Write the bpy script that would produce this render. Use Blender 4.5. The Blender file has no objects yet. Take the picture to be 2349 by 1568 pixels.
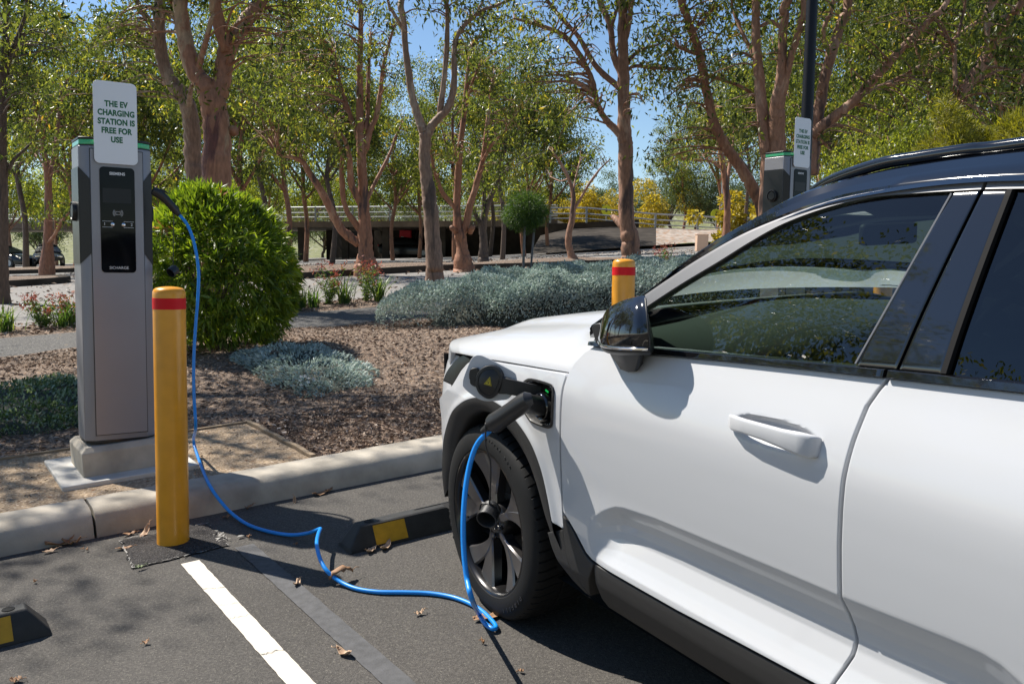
import bpy, bmesh, math, random
import numpy as np
from mathutils import Vector, Matrix

rad = math.radians
random.seed(7)
rng = np.random.default_rng(11)
SC = bpy.context.scene
COL = SC.collection

# ------------------------------------------------------------------ camera
IW, IH, FPX = 2349.0, 1568.0, 2072.0
HCAM = 1.456
_up = np.array([0.0147, -1.0, -173 / FPX]); _up /= np.linalg.norm(_up)
_fw = np.array([0, 0, 1.0]) - _up * _up[2]; _fw /= np.linalg.norm(_fw)
_rt = np.cross(_fw, _up)
if _rt[0] < 0: _rt = -_rt
RW = np.array([_rt, _fw, _up])                       # camera -> world (X right, Y away, Z up)
_v1 = RW @ np.array([-257 - IW / 2, 527 - IH / 2, FPX])
_v2 = RW @ np.array([4240 - IW / 2, 423 - IH / 2, FPX])
PN = np.cross(_v1, _v2); PN /= np.linalg.norm(PN); PN *= np.sign(PN[2])   # normal of the sloping car park
PU = _v2 / np.linalg.norm(_v2)                       # along the kerb
PV = np.cross(PN, PU)                                # from the bay towards the kerb
CAM = np.array([0, 0, HCAM / PN[2]])

cam_d = bpy.data.cameras.new("camera"); cam_d.sensor_width = 36.0
cam_d.lens = FPX / IW * 36.0; cam_d.clip_end = 2000; cam_d.clip_start = 0.05
cam = bpy.data.objects.new("camera", cam_d); COL.objects.link(cam)
M = Matrix.Identity(4)
for i in range(3):
    M[i][0] = RW[i, 0]; M[i][1] = -RW[i, 1]; M[i][2] = -RW[i, 2]; M[i][3] = CAM[i]
cam.matrix_world = M
SC.camera = cam

# ------------------------------------------------------------------ sky, sun, exposure
SUN_DIR = np.array([-0.538, 0.313, 0.7825]); SUN_DIR /= np.linalg.norm(SUN_DIR)   # towards the sun
w = bpy.data.worlds.new("World"); SC.world = w; w.use_nodes = True
nt = w.node_tree
sky = nt.nodes.new("ShaderNodeTexSky"); sky.sky_type = 'NISHITA'; sky.sun_disc = False
sky.sun_elevation = math.asin(SUN_DIR[2]); sky.sun_rotation = math.atan2(SUN_DIR[0], SUN_DIR[1])
sky.air_density = 1.0; sky.dust_density = 0.1; sky.ozone_density = 3.0; sky.altitude = 50
hs = nt.nodes.new("ShaderNodeHueSaturation"); hs.inputs["Saturation"].default_value = 1.05; nt.links.new(sky.outputs[0], hs.inputs["Color"]); nt.links.new(hs.outputs[0], nt.nodes["Background"].inputs[0])
nt.nodes["Background"].inputs[1].default_value = 0.085
sd = bpy.data.lights.new("sun", 'SUN'); sd.energy = 5.0; sd.angle = rad(0.55); sd.color = (1.0, 0.94, 0.84)
so = bpy.data.objects.new("sun", sd); COL.objects.link(so)
so.rotation_euler = Vector(-SUN_DIR).to_track_quat('-Z', 'Y').to_euler()
SC.view_settings.view_transform = 'Standard'; SC.view_settings.look = 'None'
SC.view_settings.exposure = 0.68; SC.view_settings.gamma = 1.0; SC.view_settings.use_curve_mapping = False
SC.cycles.max_bounces = 6; SC.cycles.transparent_max_bounces = 12
SC.cycles.diffuse_bounces = 3; SC.cycles.glossy_bounces = 3; SC.cycles.transmission_bounces = 4
SC.cycles.caustics_reflective = False; SC.cycles.caustics_refractive = False
SC.cycles.use_denoising = True

# ------------------------------------------------------------------ geometry of the place
def ray(x, y): return RW @ np.array([x - IW / 2, y - IH / 2, FPX])
def at(x, y, Y):
    "point seen at photo position (x, y), Y metres in front of the camera"
    d = ray(x, y); return CAM + d * (Y / d[1])
def on_h(x, y, h=0.0):
    d = ray(x, y); return CAM + d * (-(CAM @ PN - h) / (PN @ d))
def on_v(x, y, v0):
    d = ray(x, y); return CAM + d * ((v0 - CAM @ PV) / (d @ PV))
def P(u, v, h=0.0): return PU * u + PV * v + PN * h
def uvh(p): return np.array([p @ PU, p @ PV, p @ PN])
def sstep(a, b, x):
    t = np.clip((np.asarray(x, float) - a) / (b - a), 0, 1); return t * t * (3 - 2 * t)
def terrain(X, Y):
    X = np.asarray(X, float); Y = np.asarray(Y, float)
    z = 0.03753 * np.clip(X, -70, 70) + 0.055936 * np.minimum(Y, 25) + 0.0215 * np.clip(Y - 25, 0, 60)
    z = z + 0.03 * np.clip(X + 3, 0, 40) * sstep(25, 45, Y) + 9.0 * sstep(95, 190, Y)
    return z
def ground_z(X, Y): return float(terrain(X, Y))

# ------------------------------------------------------------------ object helpers
def tag(o, label=None, cat=None, group=None, kind=None):
    if label: o["label"] = label
    if cat: o["category"] = cat
    if group: o["group"] = group
    if kind: o["kind"] = kind
    return o
def empty(name, label=None, cat=None, loc=(0, 0, 0), rot=None, group=None):
    o = bpy.data.objects.new(name, None); COL.objects.link(o); o.empty_display_size = 0.2
    if rot is not None:
        m = Matrix.Identity(4)
        for i in range(3):
            for j in range(3): m[i][j] = rot[j][i]      # rot = three axis vectors
            m[i][3] = loc[i]
        o.matrix_world = m
    else:
        o.location = loc
    return tag(o, label, cat, group)
def copy_tree(o, parent=None):
    c = o.copy(); COL.objects.link(c)
    if parent is not None: c.parent = parent
    for ch in list(o.children): copy_tree(ch, c)
    return c

SHEETS = set('ground parking_bay painted_lines blacked_out_line asphalt_patch paint_remnants garden_bed gravel_strip footpath planting_strip line_cracks far_bank concrete_embankment gravel_embankment upper_terrace kerb kerb_bedding median_strip traffic_island bonnet roof windscreen roof_side rear_screen dashboard cowl'.split())
class MB:
    "collects geometry, then links it as one mesh object"
    def __init__(s): s.v = []; s.f = []; s.m = []; s.sm = []; s.n = 0
    def add(s, verts, faces, mat=0, smooth=True):
        verts = np.asarray(verts, float).reshape(-1, 3)
        s.v.append(verts); b = s.n; s.n += len(verts)
        s.f += [tuple(i + b for i in f) for f in faces]
        s.m += [mat] * len(faces); s.sm += [smooth] * len(faces); return b
    def grid(s, A, mat=0, flip=False, closed_u=False, closed_v=False, smooth=True):
        A = np.asarray(A, float); a, b = A.shape[:2]; F = []
        for i in range(a if closed_u else a - 1):
            for j in range(b if closed_v else b - 1):
                q = (i * b + j, ((i + 1) % a) * b + j, ((i + 1) % a) * b + (j + 1) % b, i * b + (j + 1) % b)
                F.append(q[::-1] if flip else q)
        return s.add(A.reshape(-1, 3), F, mat, smooth)
    def box(s, c, size, mat=0, ax=None, smooth=False):
        c = np.asarray(c, float); hx, hy, hz = [d / 2 for d in size]
        ax = np.eye(3) if ax is None else np.asarray(ax, float)
        V = [c + ax[0] * x * hx + ax[1] * y * hy + ax[2] * z * hz for x in (-1, 1) for y in (-1, 1) for z in (-1, 1)]
        F = [(0, 1, 3, 2), (4, 6, 7, 5), (0, 4, 5, 1), (2, 3, 7, 6), (0, 2, 6, 4), (1, 5, 7, 3)]
        return s.add(V, F, mat, smooth)
    def tube(s, pts, r, seg=10, mat=0, caps=True, jit=0.0):
        pts = np.asarray(pts, float); k = len(pts)
        r = np.full(k, r) if np.isscalar(r) else np.asarray(r, float)
        t = np.gradient(pts, axis=0); t /= np.linalg.norm(t, axis=1)[:, None] + 1e-12
        ref = np.array([0.31, 0.17, 0.93]) if abs(t[0] @ np.array([0.31, 0.17, 0.93])) < 0.95 else np.array([1.0, 0, 0])
        nrm = np.cross(t[0], ref); nrm /= np.linalg.norm(nrm)
        th = np.linspace(0, 2 * np.pi, seg, endpoint=False); A = np.zeros((k, seg, 3))
        for i in range(k):
            nrm = nrm - t[i] * (nrm @ t[i]); nrm /= np.linalg.norm(nrm) + 1e-12
            b = np.cross(t[i], nrm)
            rr = r[i] * (1 + (rng.normal(0, jit, seg) if jit else 0))
            A[i] = pts[i] + (np.cos(th) * rr)[:, None] * nrm + (np.sin(th) * rr)[:, None] * b
        base = s.grid(A, mat, closed_v=True)
        if caps:
            s.f.append(tuple(base + j for j in range(seg))[::-1]); s.m.append(mat); s.sm.append(True)
            o = base + (k - 1) * seg
            s.f.append(tuple(o + j for j in range(seg))); s.m.append(mat); s.sm.append(True)
        return base
    def lathe(s, prof, o=(0, 0, 0), ax=None, seg=32, mat=0, flip=False):
        "prof: (radius, height) pairs, turned about ax[2] through o"
        ax = np.eye(3) if ax is None else np.asarray(ax, float); o = np.asarray(o, float)
        th = np.linspace(0, 2 * np.pi, seg, endpoint=False)
        A = np.array([[o + ax[0] * r * math.cos(a) + ax[1] * r * math.sin(a) + ax[2] * h for a in th] for r, h in prof])
        return s.grid(A, mat, closed_v=True, flip=not flip)
    def prism(s, poly, o, ax, depth, mat=0, smooth=False):
        "poly in (ax0, ax1), extruded along ax2 from 0 to depth"
        o = np.asarray(o, float); ax = np.asarray(ax, float); k = len(poly)
        a = [o + ax[0] * p[0] + ax[1] * p[1] for p in poly]; b = [q + ax[2] * depth for q in a]
        F = [tuple(range(k))[::-1], tuple(range(k, 2 * k))] + [(i, (i + 1) % k, k + (i + 1) % k, k + i) for i in range(k)]
        if depth < 0: F = [f[::-1] for f in F]
        return s.add(a + b, F, mat, smooth)
    def build(s, name, mats, parent=None, sharp=38, bevel=0, subsurf=0, seg=2):
        me = bpy.data.meshes.new(name)
        me.from_pydata([tuple(x) for x in np.vstack(s.v)], [], s.f)
        if not isinstance(mats, (list, tuple)): mats = [mats]
        for m in mats: me.materials.append(m)
        me.polygons.foreach_set("material_index", s.m)
        me.polygons.foreach_set("use_smooth", s.sm); me.update()
        bm = bmesh.new(); bm.from_mesh(me); bmesh.ops.recalc_face_normals(bm, faces=bm.faces)
        if name in SHEETS and sum(f.normal.z * f.calc_area() for f in bm.faces) < 0: bmesh.ops.reverse_faces(bm, faces=bm.faces)
        bm.to_mesh(me); bm.free()
        if sharp: me.set_sharp_from_angle(angle=rad(sharp))
        o = bpy.data.objects.new(name, me); COL.objects.link(o)
        if parent is not None: o.parent = parent
        if bevel:
            b = o.modifiers.new("bevel", 'BEVEL'); b.width = bevel; b.segments = seg; b.limit_method = 'ANGLE'; b.angle_limit = rad(35)
        if subsurf:
            q = o.modifiers.new("sub", 'SUBSURF'); q.levels = subsurf; q.render_levels = subsurf
        return o

def rrect(w, h, r, n=5, cx=0.0, cy=0.0):
    out = []
    for sx, sy, a0 in ((1, 1, 0), (-1, 1, 90), (-1, -1, 180), (1, -1, 270)):
        for k in range(n + 1):
            a = rad(a0 + 90 * k / n)
            out.append((cx + sx * (w / 2 - r) + r * math.cos(a), cy + sy * (h / 2 - r) + r * math.sin(a)))
    return out
def smooth_path(pts, sub=6):
    "Catmull-Rom through the points (any number of columns)"
    p = np.asarray(pts, float); out = []
    q = np.vstack([2 * p[0] - p[1], p, 2 * p[-1] - p[-2]])
    for i in range(1, len(q) - 2):
        for k in range(sub):
            t = k / sub
            out.append(0.5 * (2 * q[i] + (q[i + 1] - q[i - 1]) * t + (2 * q[i - 1] - 5 * q[i] + 4 * q[i + 1] - q[i + 2]) * t * t
                              + (3 * q[i] - q[i - 1] - 3 * q[i + 1] + q[i + 2]) * t ** 3))
    out.append(p[-1]); return np.array(out)
def fast_mesh(name, V, quads, mats, attr=None, parent=None, smooth=False):
    "numpy mesh of quads; attr = one value per quad, read in the material as 'tone'"
    me = bpy.data.meshes.new(name); n, k = len(V), len(quads)
    me.vertices.add(n); me.vertices.foreach_set("co", np.ascontiguousarray(V, dtype=np.float32).ravel())
    me.loops.add(k * 4); me.loops.foreach_set("vertex_index", np.ascontiguousarray(quads, dtype=np.int32).ravel())
    me.polygons.add(k); me.polygons.foreach_set("loop_start", np.arange(0, 4 * k, 4, dtype=np.int32))
    if smooth: me.polygons.foreach_set("use_smooth", np.ones(k, bool))
    me.update(calc_edges=True)
    if attr is not None:
        a = me.attributes.new("tone", 'FLOAT', 'FACE'); a.data.foreach_set("value", np.asarray(attr, np.float32))
    for m in (mats if isinstance(mats, (list, tuple)) else [mats]): me.materials.append(m)
    o = bpy.data.objects.new(name, me); COL.objects.link(o)
    if parent is not None: o.parent = parent
    return o
def rand_dirs(n):
    d = rng.normal(size=(n, 3)); return d / np.linalg.norm(d, axis=1)[:, None]
def leaf_quads(C, D, L, W, bend=0.25):
    "leaves at C growing along D: two quads each (a folded lance shape)"
    n = len(C); D = D / (np.linalg.norm(D, axis=1)[:, None] + 1e-9)
    S = np.cross(D, rand_dirs(n)); S /= np.linalg.norm(S, axis=1)[:, None] + 1e-9
    N = np.cross(S, D); L = np.broadcast_to(L, n)[:, None]; W = np.broadcast_to(W, n)[:, None]
    b = C; m1 = C + D * L * 0.42 + S * W * 0.5 + N * W * 0.12; m2 = C + D * L * 0.42 - S * W * 0.5 + N * W * 0.12
    t = C + D * L - N * L * bend; mid = C + D * L * 0.45 - N * W * 0.05
    V = np.stack([b, m1, t, m2, mid], 1).reshape(-1, 3); i = np.arange(n)[:, None] * 5
    Q = np.concatenate([i + np.array([[0, 1, 2, 4]]), i + np.array([[0, 4, 2, 3]])], 1).reshape(-1, 4)
    return V, Q
def leaf_flat(C, D, L, W):
    n = len(C); D = D / (np.linalg.norm(D, axis=1)[:, None] + 1e-9)
    S = np.cross(D, rand_dirs(n)); S /= np.linalg.norm(S, axis=1)[:, None] + 1e-9
    L = np.broadcast_to(L, n)[:, None]; W = np.broadcast_to(W, n)[:, None]
    V = np.stack([C, C + D * L * 0.45 + S * W * 0.5, C + D * L, C + D * L * 0.45 - S * W * 0.5], 1).reshape(-1, 3)
    return V, np.arange(4 * n).reshape(-1, 4)

# ------------------------------------------------------------------ materials
def mat(name): 
    m = bpy.data.materials.new(name); m.use_nodes = True; return m, m.node_tree, m.node_tree.nodes["Principled BSDF"]
def simple(name, col, rough=0.5, metal=0.0, coat=0.0, spec=0.5, bump=0.0, bscale=200.0, var=0.0, vscale=8.0, emit=None):
    m, t, p = mat(name); N = t.nodes; Lk = t.links
    p.inputs["Base Color"].default_value = (*col, 1); p.inputs["Roughness"].default_value = rough
    p.inputs["Metallic"].default_value = metal; p.inputs["Coat Weight"].default_value = coat
    p.inputs["Coat Roughness"].default_value = 0.03; p.inputs["Specular IOR Level"].default_value = spec
    co = N.new("ShaderNodeTexCoord")
    if var:
        nz = N.new("ShaderNodeTexNoise"); nz.inputs["Scale"].default_value = vscale; nz.inputs["Detail"].default_value = 6
        Lk.new(co.outputs["Object"], nz.inputs["Vector"])
        r = N.new("ShaderNodeValToRGB"); r.color_ramp.elements[0].position = 0.3; r.color_ramp.elements[1].position = 0.7
        r.color_ramp.elements[0].color = (*[c * (1 - var) for c in col], 1); r.color_ramp.elements[1].color = (*[min(1, c * (1 + var)) for c in col], 1)
        Lk.new(nz.outputs[0], r.inputs[0]); Lk.new(r.outputs[0], p.inputs["Base Color"])
    if bump:
        nz = N.new("ShaderNodeTexNoise"); nz.inputs["Scale"].default_value = bscale; nz.inputs["Detail"].default_value = 4
        Lk.new(co.outputs["Object"], nz.inputs["Vector"])
        b = N.new("ShaderNodeBump"); b.inputs["Strength"].default_value = bump; b.inputs["Distance"].default_value = 0.002
        Lk.new(nz.outputs[0], b.inputs["Height"]); Lk.new(b.outputs[0], p.inputs["Normal"])
    if emit:
        p.inputs["Emission Color"].default_value = (*emit[0], 1); p.inputs["Emission Strength"].default_value = emit[1]
    return m
def ramp(N, stops):
    r = N.new("ShaderNodeValToRGB"); e = r.color_ramp.elements
    while len(e) < len(stops): e.new(0.5)
    for k, (p, c) in enumerate(stops): e[k].position = p; e[k].color = (*c, 1)
    return r
def leafmat(name, stops, rough=0.38, trans=0.35, tcol=None, spec=0.5):
    m, t, p = mat(name); N = t.nodes; Lk = t.links
    a = N.new("ShaderNodeAttribute"); a.attribute_name = "tone"; a.attribute_type = 'GEOMETRY'
    r = ramp(N, stops); Lk.new(a.outputs["Fac"], r.inputs[0]); Lk.new(r.outputs[0], p.inputs["Base Color"])
    p.inputs["Roughness"].default_value = rough; p.inputs["Specular IOR Level"].default_value = spec
    tr = N.new("ShaderNodeBsdfTranslucent")
    mx = N.new("ShaderNodeMix"); mx.data_type = 'RGBA'; mx.blend_type = 'MULTIPLY'; mx.inputs[0].default_value = 1.0
    Lk.new(r.outputs[0], mx.inputs[6]); mx.inputs[7].default_value = (*(tcol or (2.2, 2.2, 0.8)), 1)
    Lk.new(mx.outputs[2], tr.inputs["Color"])
    ms = N.new("ShaderNodeMixShader"); ms.inputs[0].default_value = trans
    Lk.new(p.outputs[0], ms.inputs[1]); Lk.new(tr.outputs[0], ms.inputs[2])
    Lk.new(ms.outputs[0], N["Material Output"].inputs[0]); return m
def asphalt(name, c0, c1, big=0.25, gs=260.0, bump=0.6, speck=(0.35, 0.33, 0.3), rough=0.85, litter=None):
    m, t, p = mat(name); N = t.nodes; Lk = t.links
    co = N.new("ShaderNodeTexCoord")
    n1 = N.new("ShaderNodeTexVoronoi"); n1.inputs["Scale"].default_value = gs
    n2 = N.new("ShaderNodeTexNoise"); n2.inputs["Scale"].default_value = 1.3; n2.inputs["Detail"].default_value = 8; n2.inputs["Roughness"].default_value = 0.65
    n3 = N.new("ShaderNodeTexNoise"); n3.inputs["Scale"].default_value = gs * 0.45; n3.inputs["Detail"].default_value = 5
    for q in (n1, n2, n3): Lk.new(co.outputs["Object"], q.inputs["Vector"])
    r1 = ramp(N, [(0.36, c0), (0.66, c1)]); Lk.new(n3.outputs[0], r1.inputs[0])
    r2 = ramp(N, [(0.0, (1 - big,) * 3), (1.0, (1 + big,) * 3)]); Lk.new(n2.outputs[0], r2.inputs[0])
    mx = N.new("ShaderNodeMix"); mx.data_type = 'RGBA'; mx.blend_type = 'MULTIPLY'; mx.inputs[0].default_value = 1
    Lk.new(r1.outputs[0], mx.inputs[6]); Lk.new(r2.outputs[0], mx.inputs[7])
    # pale stones
    rs = ramp(N, [(0.93, (0, 0, 0)), (0.97, (1, 1, 1))])
    sx = N.new("ShaderNodeSeparateColor"); Lk.new(n1.outputs["Color"], sx.inputs[0]); Lk.new(sx.outputs[0], rs.inputs[0])
    m2 = N.new("ShaderNodeMix"); m2.data_type = 'RGBA'; Lk.new(rs.outputs[0], m2.inputs[0]); Lk.new(mx.outputs[2], m2.inputs[6]); m2.inputs[7].default_value = (*speck, 1)
    last = m2.outputs[2]
    if litter:
        vz = N.new("ShaderNodeTexVoronoi"); vz.inputs["Scale"].default_value = litter[0]; Lk.new(co.outputs["Object"], vz.inputs["Vector"])
        rl = ramp(N, [(litter[1], (1, 1, 1)), (litter[1] + 0.04, (0, 0, 0))]); Lk.new(vz.outputs["Distance"], rl.inputs[0])
        m3 = N.new("ShaderNodeMix"); m3.data_type = 'RGBA'; Lk.new(rl.outputs[0], m3.inputs[0]); Lk.new(last, m3.inputs[6]); m3.inputs[7].default_value = (*litter[2], 1)
        last = m3.outputs[2]
    Lk.new(last, p.inputs["Base Color"]); p.inputs["Roughness"].default_value = rough; p.inputs["Specular IOR Level"].default_value = 0.3
    b = N.new("ShaderNodeBump"); b.inputs["Strength"].default_value = bump; b.inputs["Distance"].default_value = 0.006
    ad = N.new("ShaderNodeMath"); ad.operation = 'ADD'; Lk.new(n1.outputs["Distance"], ad.inputs[0]); Lk.new(n3.outputs[0], ad.inputs[1])
    Lk.new(ad.outputs[0], b.inputs["Height"]); Lk.new(b.outputs[0], p.inputs["Normal"]); return m
def bark(name, cols, sc=2.2):
    m, t, p = mat(name); N = t.nodes; Lk = t.links
    co = N.new("ShaderNodeTexCoord"); mp = N.new("ShaderNodeMapping"); mp.inputs["Scale"].default_value = (1, 1, 0.28)
    Lk.new(co.outputs["Object"], mp.inputs[0])
    n = N.new("ShaderNodeTexNoise"); n.inputs["Scale"].default_value = sc; n.inputs["Detail"].default_value = 7; n.inputs["Roughness"].default_value = 0.6; n.inputs["Distortion"].default_value = 0.8
    n2 = N.new("ShaderNodeTexNoise"); n2.inputs["Scale"].default_value = sc * 14; n2.inputs["Detail"].default_value = 6
    for q in (n, n2): Lk.new(mp.outputs[0], q.inputs["Vector"])
    r = ramp(N, [(0.36, cols[0]), (0.42, cols[1]), (0.54, cols[1]), (0.58, cols[2]), (0.64, cols[2]), (0.67, cols[3])]); Lk.new(n.outputs[0], r.inputs[0])
    r2 = ramp(N, [(0.3, (0.65,) * 3), (0.7, (1.15,) * 3)]); Lk.new(n2.outputs[0], r2.inputs[0])
    mx = N.new("ShaderNodeMix"); mx.data_type = 'RGBA'; mx.blend_type = 'MULTIPLY'; mx.inputs[0].default_value = 1
    Lk.new(r.outputs[0], mx.inputs[6]); Lk.new(r2.outputs[0], mx.inputs[7]); Lk.new(mx.outputs[2], p.inputs["Base Color"])
    p.inputs["Roughness"].default_value = 0.7
    b = N.new("ShaderNodeBump"); b.inputs["Strength"].default_value = 0.45; b.inputs["Distance"].default_value = 0.02
    Lk.new(n2.outputs[0], b.inputs["Height"]); Lk.new(b.outputs[0], p.inputs["Normal"]); return m

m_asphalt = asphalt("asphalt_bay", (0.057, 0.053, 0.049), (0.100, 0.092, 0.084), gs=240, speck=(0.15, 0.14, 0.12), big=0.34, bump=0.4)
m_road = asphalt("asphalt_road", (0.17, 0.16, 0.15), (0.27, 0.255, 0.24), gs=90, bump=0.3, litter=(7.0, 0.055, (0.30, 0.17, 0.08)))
m_path = asphalt("asphalt_path", (0.055, 0.053, 0.052), (0.12, 0.115, 0.11), gs=120, litter=(4.0, 0.05, (0.30, 0.20, 0.10)))
m_patch = asphalt("asphalt_patch", (0.022, 0.02, 0.02), (0.06, 0.055, 0.055), gs=170, bump=1.0, speck=(0.12, 0.11, 0.1))
m_concrete = simple("concrete", (0.40, 0.36, 0.30), 0.9, bump=0.6, bscale=120, var=0.30, vscale=5)
m_concrete_pale = simple("concrete_pale", (0.52, 0.50, 0.46), 0.8, bump=0.4, bscale=120, var=0.16, vscale=9)
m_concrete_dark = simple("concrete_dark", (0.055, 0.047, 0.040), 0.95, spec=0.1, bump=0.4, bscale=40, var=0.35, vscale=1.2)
m_gravel = asphalt("granite_sand", (0.24, 0.17, 0.11), (0.50, 0.38, 0.26), gs=130, bump=1.0, big=0.2, speck=(0.6, 0.5, 0.4), rough=0.95, litter=(14.0, 0.12, (0.26, 0.14, 0.07)))
m_soil = asphalt("mulch_soil", (0.06, 0.045, 0.036), (0.30, 0.225, 0.175), gs=75, bump=1.0, big=0.35, speck=(0.42, 0.30, 0.2), rough=0.95, litter=(22.0, 0.16, (0.27, 0.15, 0.085)))
m_timber = simple("timber_edging", (0.27, 0.20, 0.13), 0.8, var=0.25, vscale=14, bump=0.3)
m_whiteline = simple("line_paint", (0.64, 0.59, 0.51), 0.75, bump=0.5, bscale=90, var=0.10, vscale=22)
m_blackline = simple("blackout_paint", (0.070, 0.070, 0.074), 0.7, bump=0.5, bscale=150, var=0.25, vscale=30)
m_yellow = simple("yellow_powdercoat", (0.80, 0.335, 0.016), 0.32, coat=0.25, var=0.10, vscale=9)
m_red = simple("red_reflective_tape", (0.70, 0.008, 0.014), 0.5, spec=0.25, bump=0.4, bscale=320)
m_rubber = simple("black_rubber", (0.022, 0.022, 0.022), 0.6, var=0.3, vscale=20, bump=0.3)
m_yellow_strip = simple("yellow_strip", (0.55, 0.29, 0.01), 0.55, bump=0.4, bscale=260, var=0.12, vscale=30)
m_blue = simple("blue_cable", (0.002, 0.25, 0.78), 0.4, coat=0.15)
m_blk = simple("black_plastic", (0.018, 0.018, 0.019), 0.42, bump=0.15, bscale=500)
m_blkgloss = simple("black_gloss", (0.006, 0.006, 0.007), 0.05, coat=1.0, spec=0.6)
m_panel = simple("panel_glass", (0.004, 0.004, 0.005), 0.05, spec=0.14)
m_charger = simple("charger_grey", (0.27, 0.265, 0.285), 0.42, metal=0.35, coat=0.1, var=0.05, vscale=2)
m_charger_dk = simple("charger_dark", (0.010, 0.010, 0.012), 0.35)
m_led = simple("green_led", (0.05, 0.35, 0.16), 0.25, coat=0.4, emit=((0.05, 0.6, 0.25), 0.04))
m_led_off = simple("light_band", (0.35, 0.36, 0.4), 0.25, coat=0.4)
m_sign = simple("sign_white", (0.84, 0.85, 0.87), 0.35)
m_green = simple("sign_green", (0.012, 0.14, 0.055), 0.5)
m_white = simple("white_print", (0.75, 0.75, 0.75), 0.5)
m_grey_print = simple("grey_print", (0.20, 0.21, 0.22), 0.4)
m_chrome = simple("chrome", (0.75, 0.75, 0.76), 0.12, metal=1.0)
m_navy = simple("navy_pole", (0.004, 0.006, 0.012), 0.45, spec=0.3)
m_galv = simple("galvanised", (0.36, 0.38, 0.40), 0.45, metal=0.5, var=0.12)
m_dry = simple("dry_leaf", (0.30, 0.165, 0.085), 0.7, var=0.4, vscale=30)
m_dry2 = simple("dry_leaf_pale", (0.46, 0.31, 0.20), 0.7, var=0.25, vscale=40)
m_dryg = simple("green_leaf_fallen", (0.10, 0.14, 0.04), 0.5, var=0.2, vscale=30)
BK_RED = bark("bark_red", [(0.09, 0.05, 0.04), (0.33, 0.150, 0.085), (0.45, 0.245, 0.150), (0.43, 0.32, 0.24)])
BK_PINK = bark("bark_pink", [(0.10, 0.06, 0.05), (0.34, 0.180, 0.115), (0.46, 0.285, 0.20), (0.44, 0.35, 0.28)])
BK_GREY = bark("bark_grey", [(0.11, 0.075, 0.06), (0.31, 0.20, 0.145), (0.43, 0.32, 0.24), (0.50, 0.43, 0.36)])
BK_BIG = bark("bark_mottled", [(0.15, 0.06, 0.05), (0.39, 0.19, 0.115), (0.48, 0.33, 0.21), (0.17, 0.13, 0.125)], 1.6)
BK_DARK = bark("bark_dark", [(0.05, 0.035, 0.03), (0.12, 0.08, 0.06), (0.18, 0.12, 0.09), (0.13, 0.10, 0.09)])
GUM = [(0.0, (0.016, 0.028, 0.011)), (0.34, (0.068, 0.090, 0.028)), (0.70, (0.14, 0.155, 0.044)), (0.93, (0.26, 0.235, 0.05)), (1.0, (0.45, 0.27, 0.04))]
L_GUM = leafmat("gum_leaf", GUM, rough=0.36, trans=0.54, spec=0.45)
L_GUM2 = leafmat("gum_leaf_bright", [(0.0, (0.06, 0.085, 0.02)), (0.5, (0.16, 0.19, 0.035)), (0.9, (0.30, 0.29, 0.045)), (1.0, (0.42, 0.34, 0.05))], rough=0.4, trans=0.5)
L_BOTTLE = leafmat("narrow_leaf", [(0.0, (0.045, 0.085, 0.012)), (0.5, (0.17, 0.24, 0.028)), (0.85, (0.31, 0.37, 0.045)), (0.97, (0.42, 0.42, 0.06)), (1.0, (0.40, 0.16, 0.09))], rough=0.4, trans=0.38, tcol=(1.8, 1.9, 0.6))
L_SILVER = leafmat("silver_leaf", [(0.0, (0.14, 0.19, 0.17)), (0.5, (0.36, 0.44, 0.41)), (0.9, (0.60, 0.66, 0.62)), (0.98, (0.5, 0.55, 0.50)), (1.0, (0.25, 0.15, 0.10))], rough=0.7, trans=0.15, tcol=(1.2, 1.3, 1.1), spec=0.2)
L_PINE = leafmat("fine_needles", [(0.0, (0.02, 0.045, 0.012)), (0.6, (0.05, 0.10, 0.02)), (1.0, (0.10, 0.16, 0.03))], rough=0.5, trans=0.35)
L_GOLD = leafmat("golden_leaf", [(0.0, (0.20, 0.17, 0.015)), (0.5, (0.42, 0.34, 0.03)), (1.0, (0.62, 0.50, 0.06))], rough=0.5, trans=0.35, tcol=(1.4, 1.3, 0.6))
L_SAGE = leafmat("sage_leaf", [(0.0, (0.05, 0.075, 0.03)), (0.5, (0.11, 0.15, 0.06)), (1.0, (0.20, 0.24, 0.10))], rough=0.6, trans=0.3, tcol=(1.5, 1.5, 0.8))
L_STRAP = leafmat("strap_leaf", [(0.0, (0.03, 0.07, 0.02)), (0.6, (0.08, 0.15, 0.04)), (1.0, (0.16, 0.20, 0.06))], rough=0.4, trans=0.35)
L_RED = leafmat("red_tips", [(0.0, (0.10, 0.05, 0.02)), (0.4, (0.30, 0.09, 0.05)), (0.8, (0.48, 0.13, 0.12)), (1.0, (0.40, 0.25, 0.06))], rough=0.45, trans=0.35, tcol=(1.3, 1.0, 0.9))
L_CHIP = leafmat("wood_chips", [(0.0, (0.05, 0.038, 0.03)), (0.35, (0.18, 0.12, 0.088)), (0.7, (0.36, 0.255, 0.185)), (0.9, (0.52, 0.42, 0.34)), (1.0, (0.70, 0.63, 0.56))], rough=0.85, trans=0.0, spec=0.2)
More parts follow.
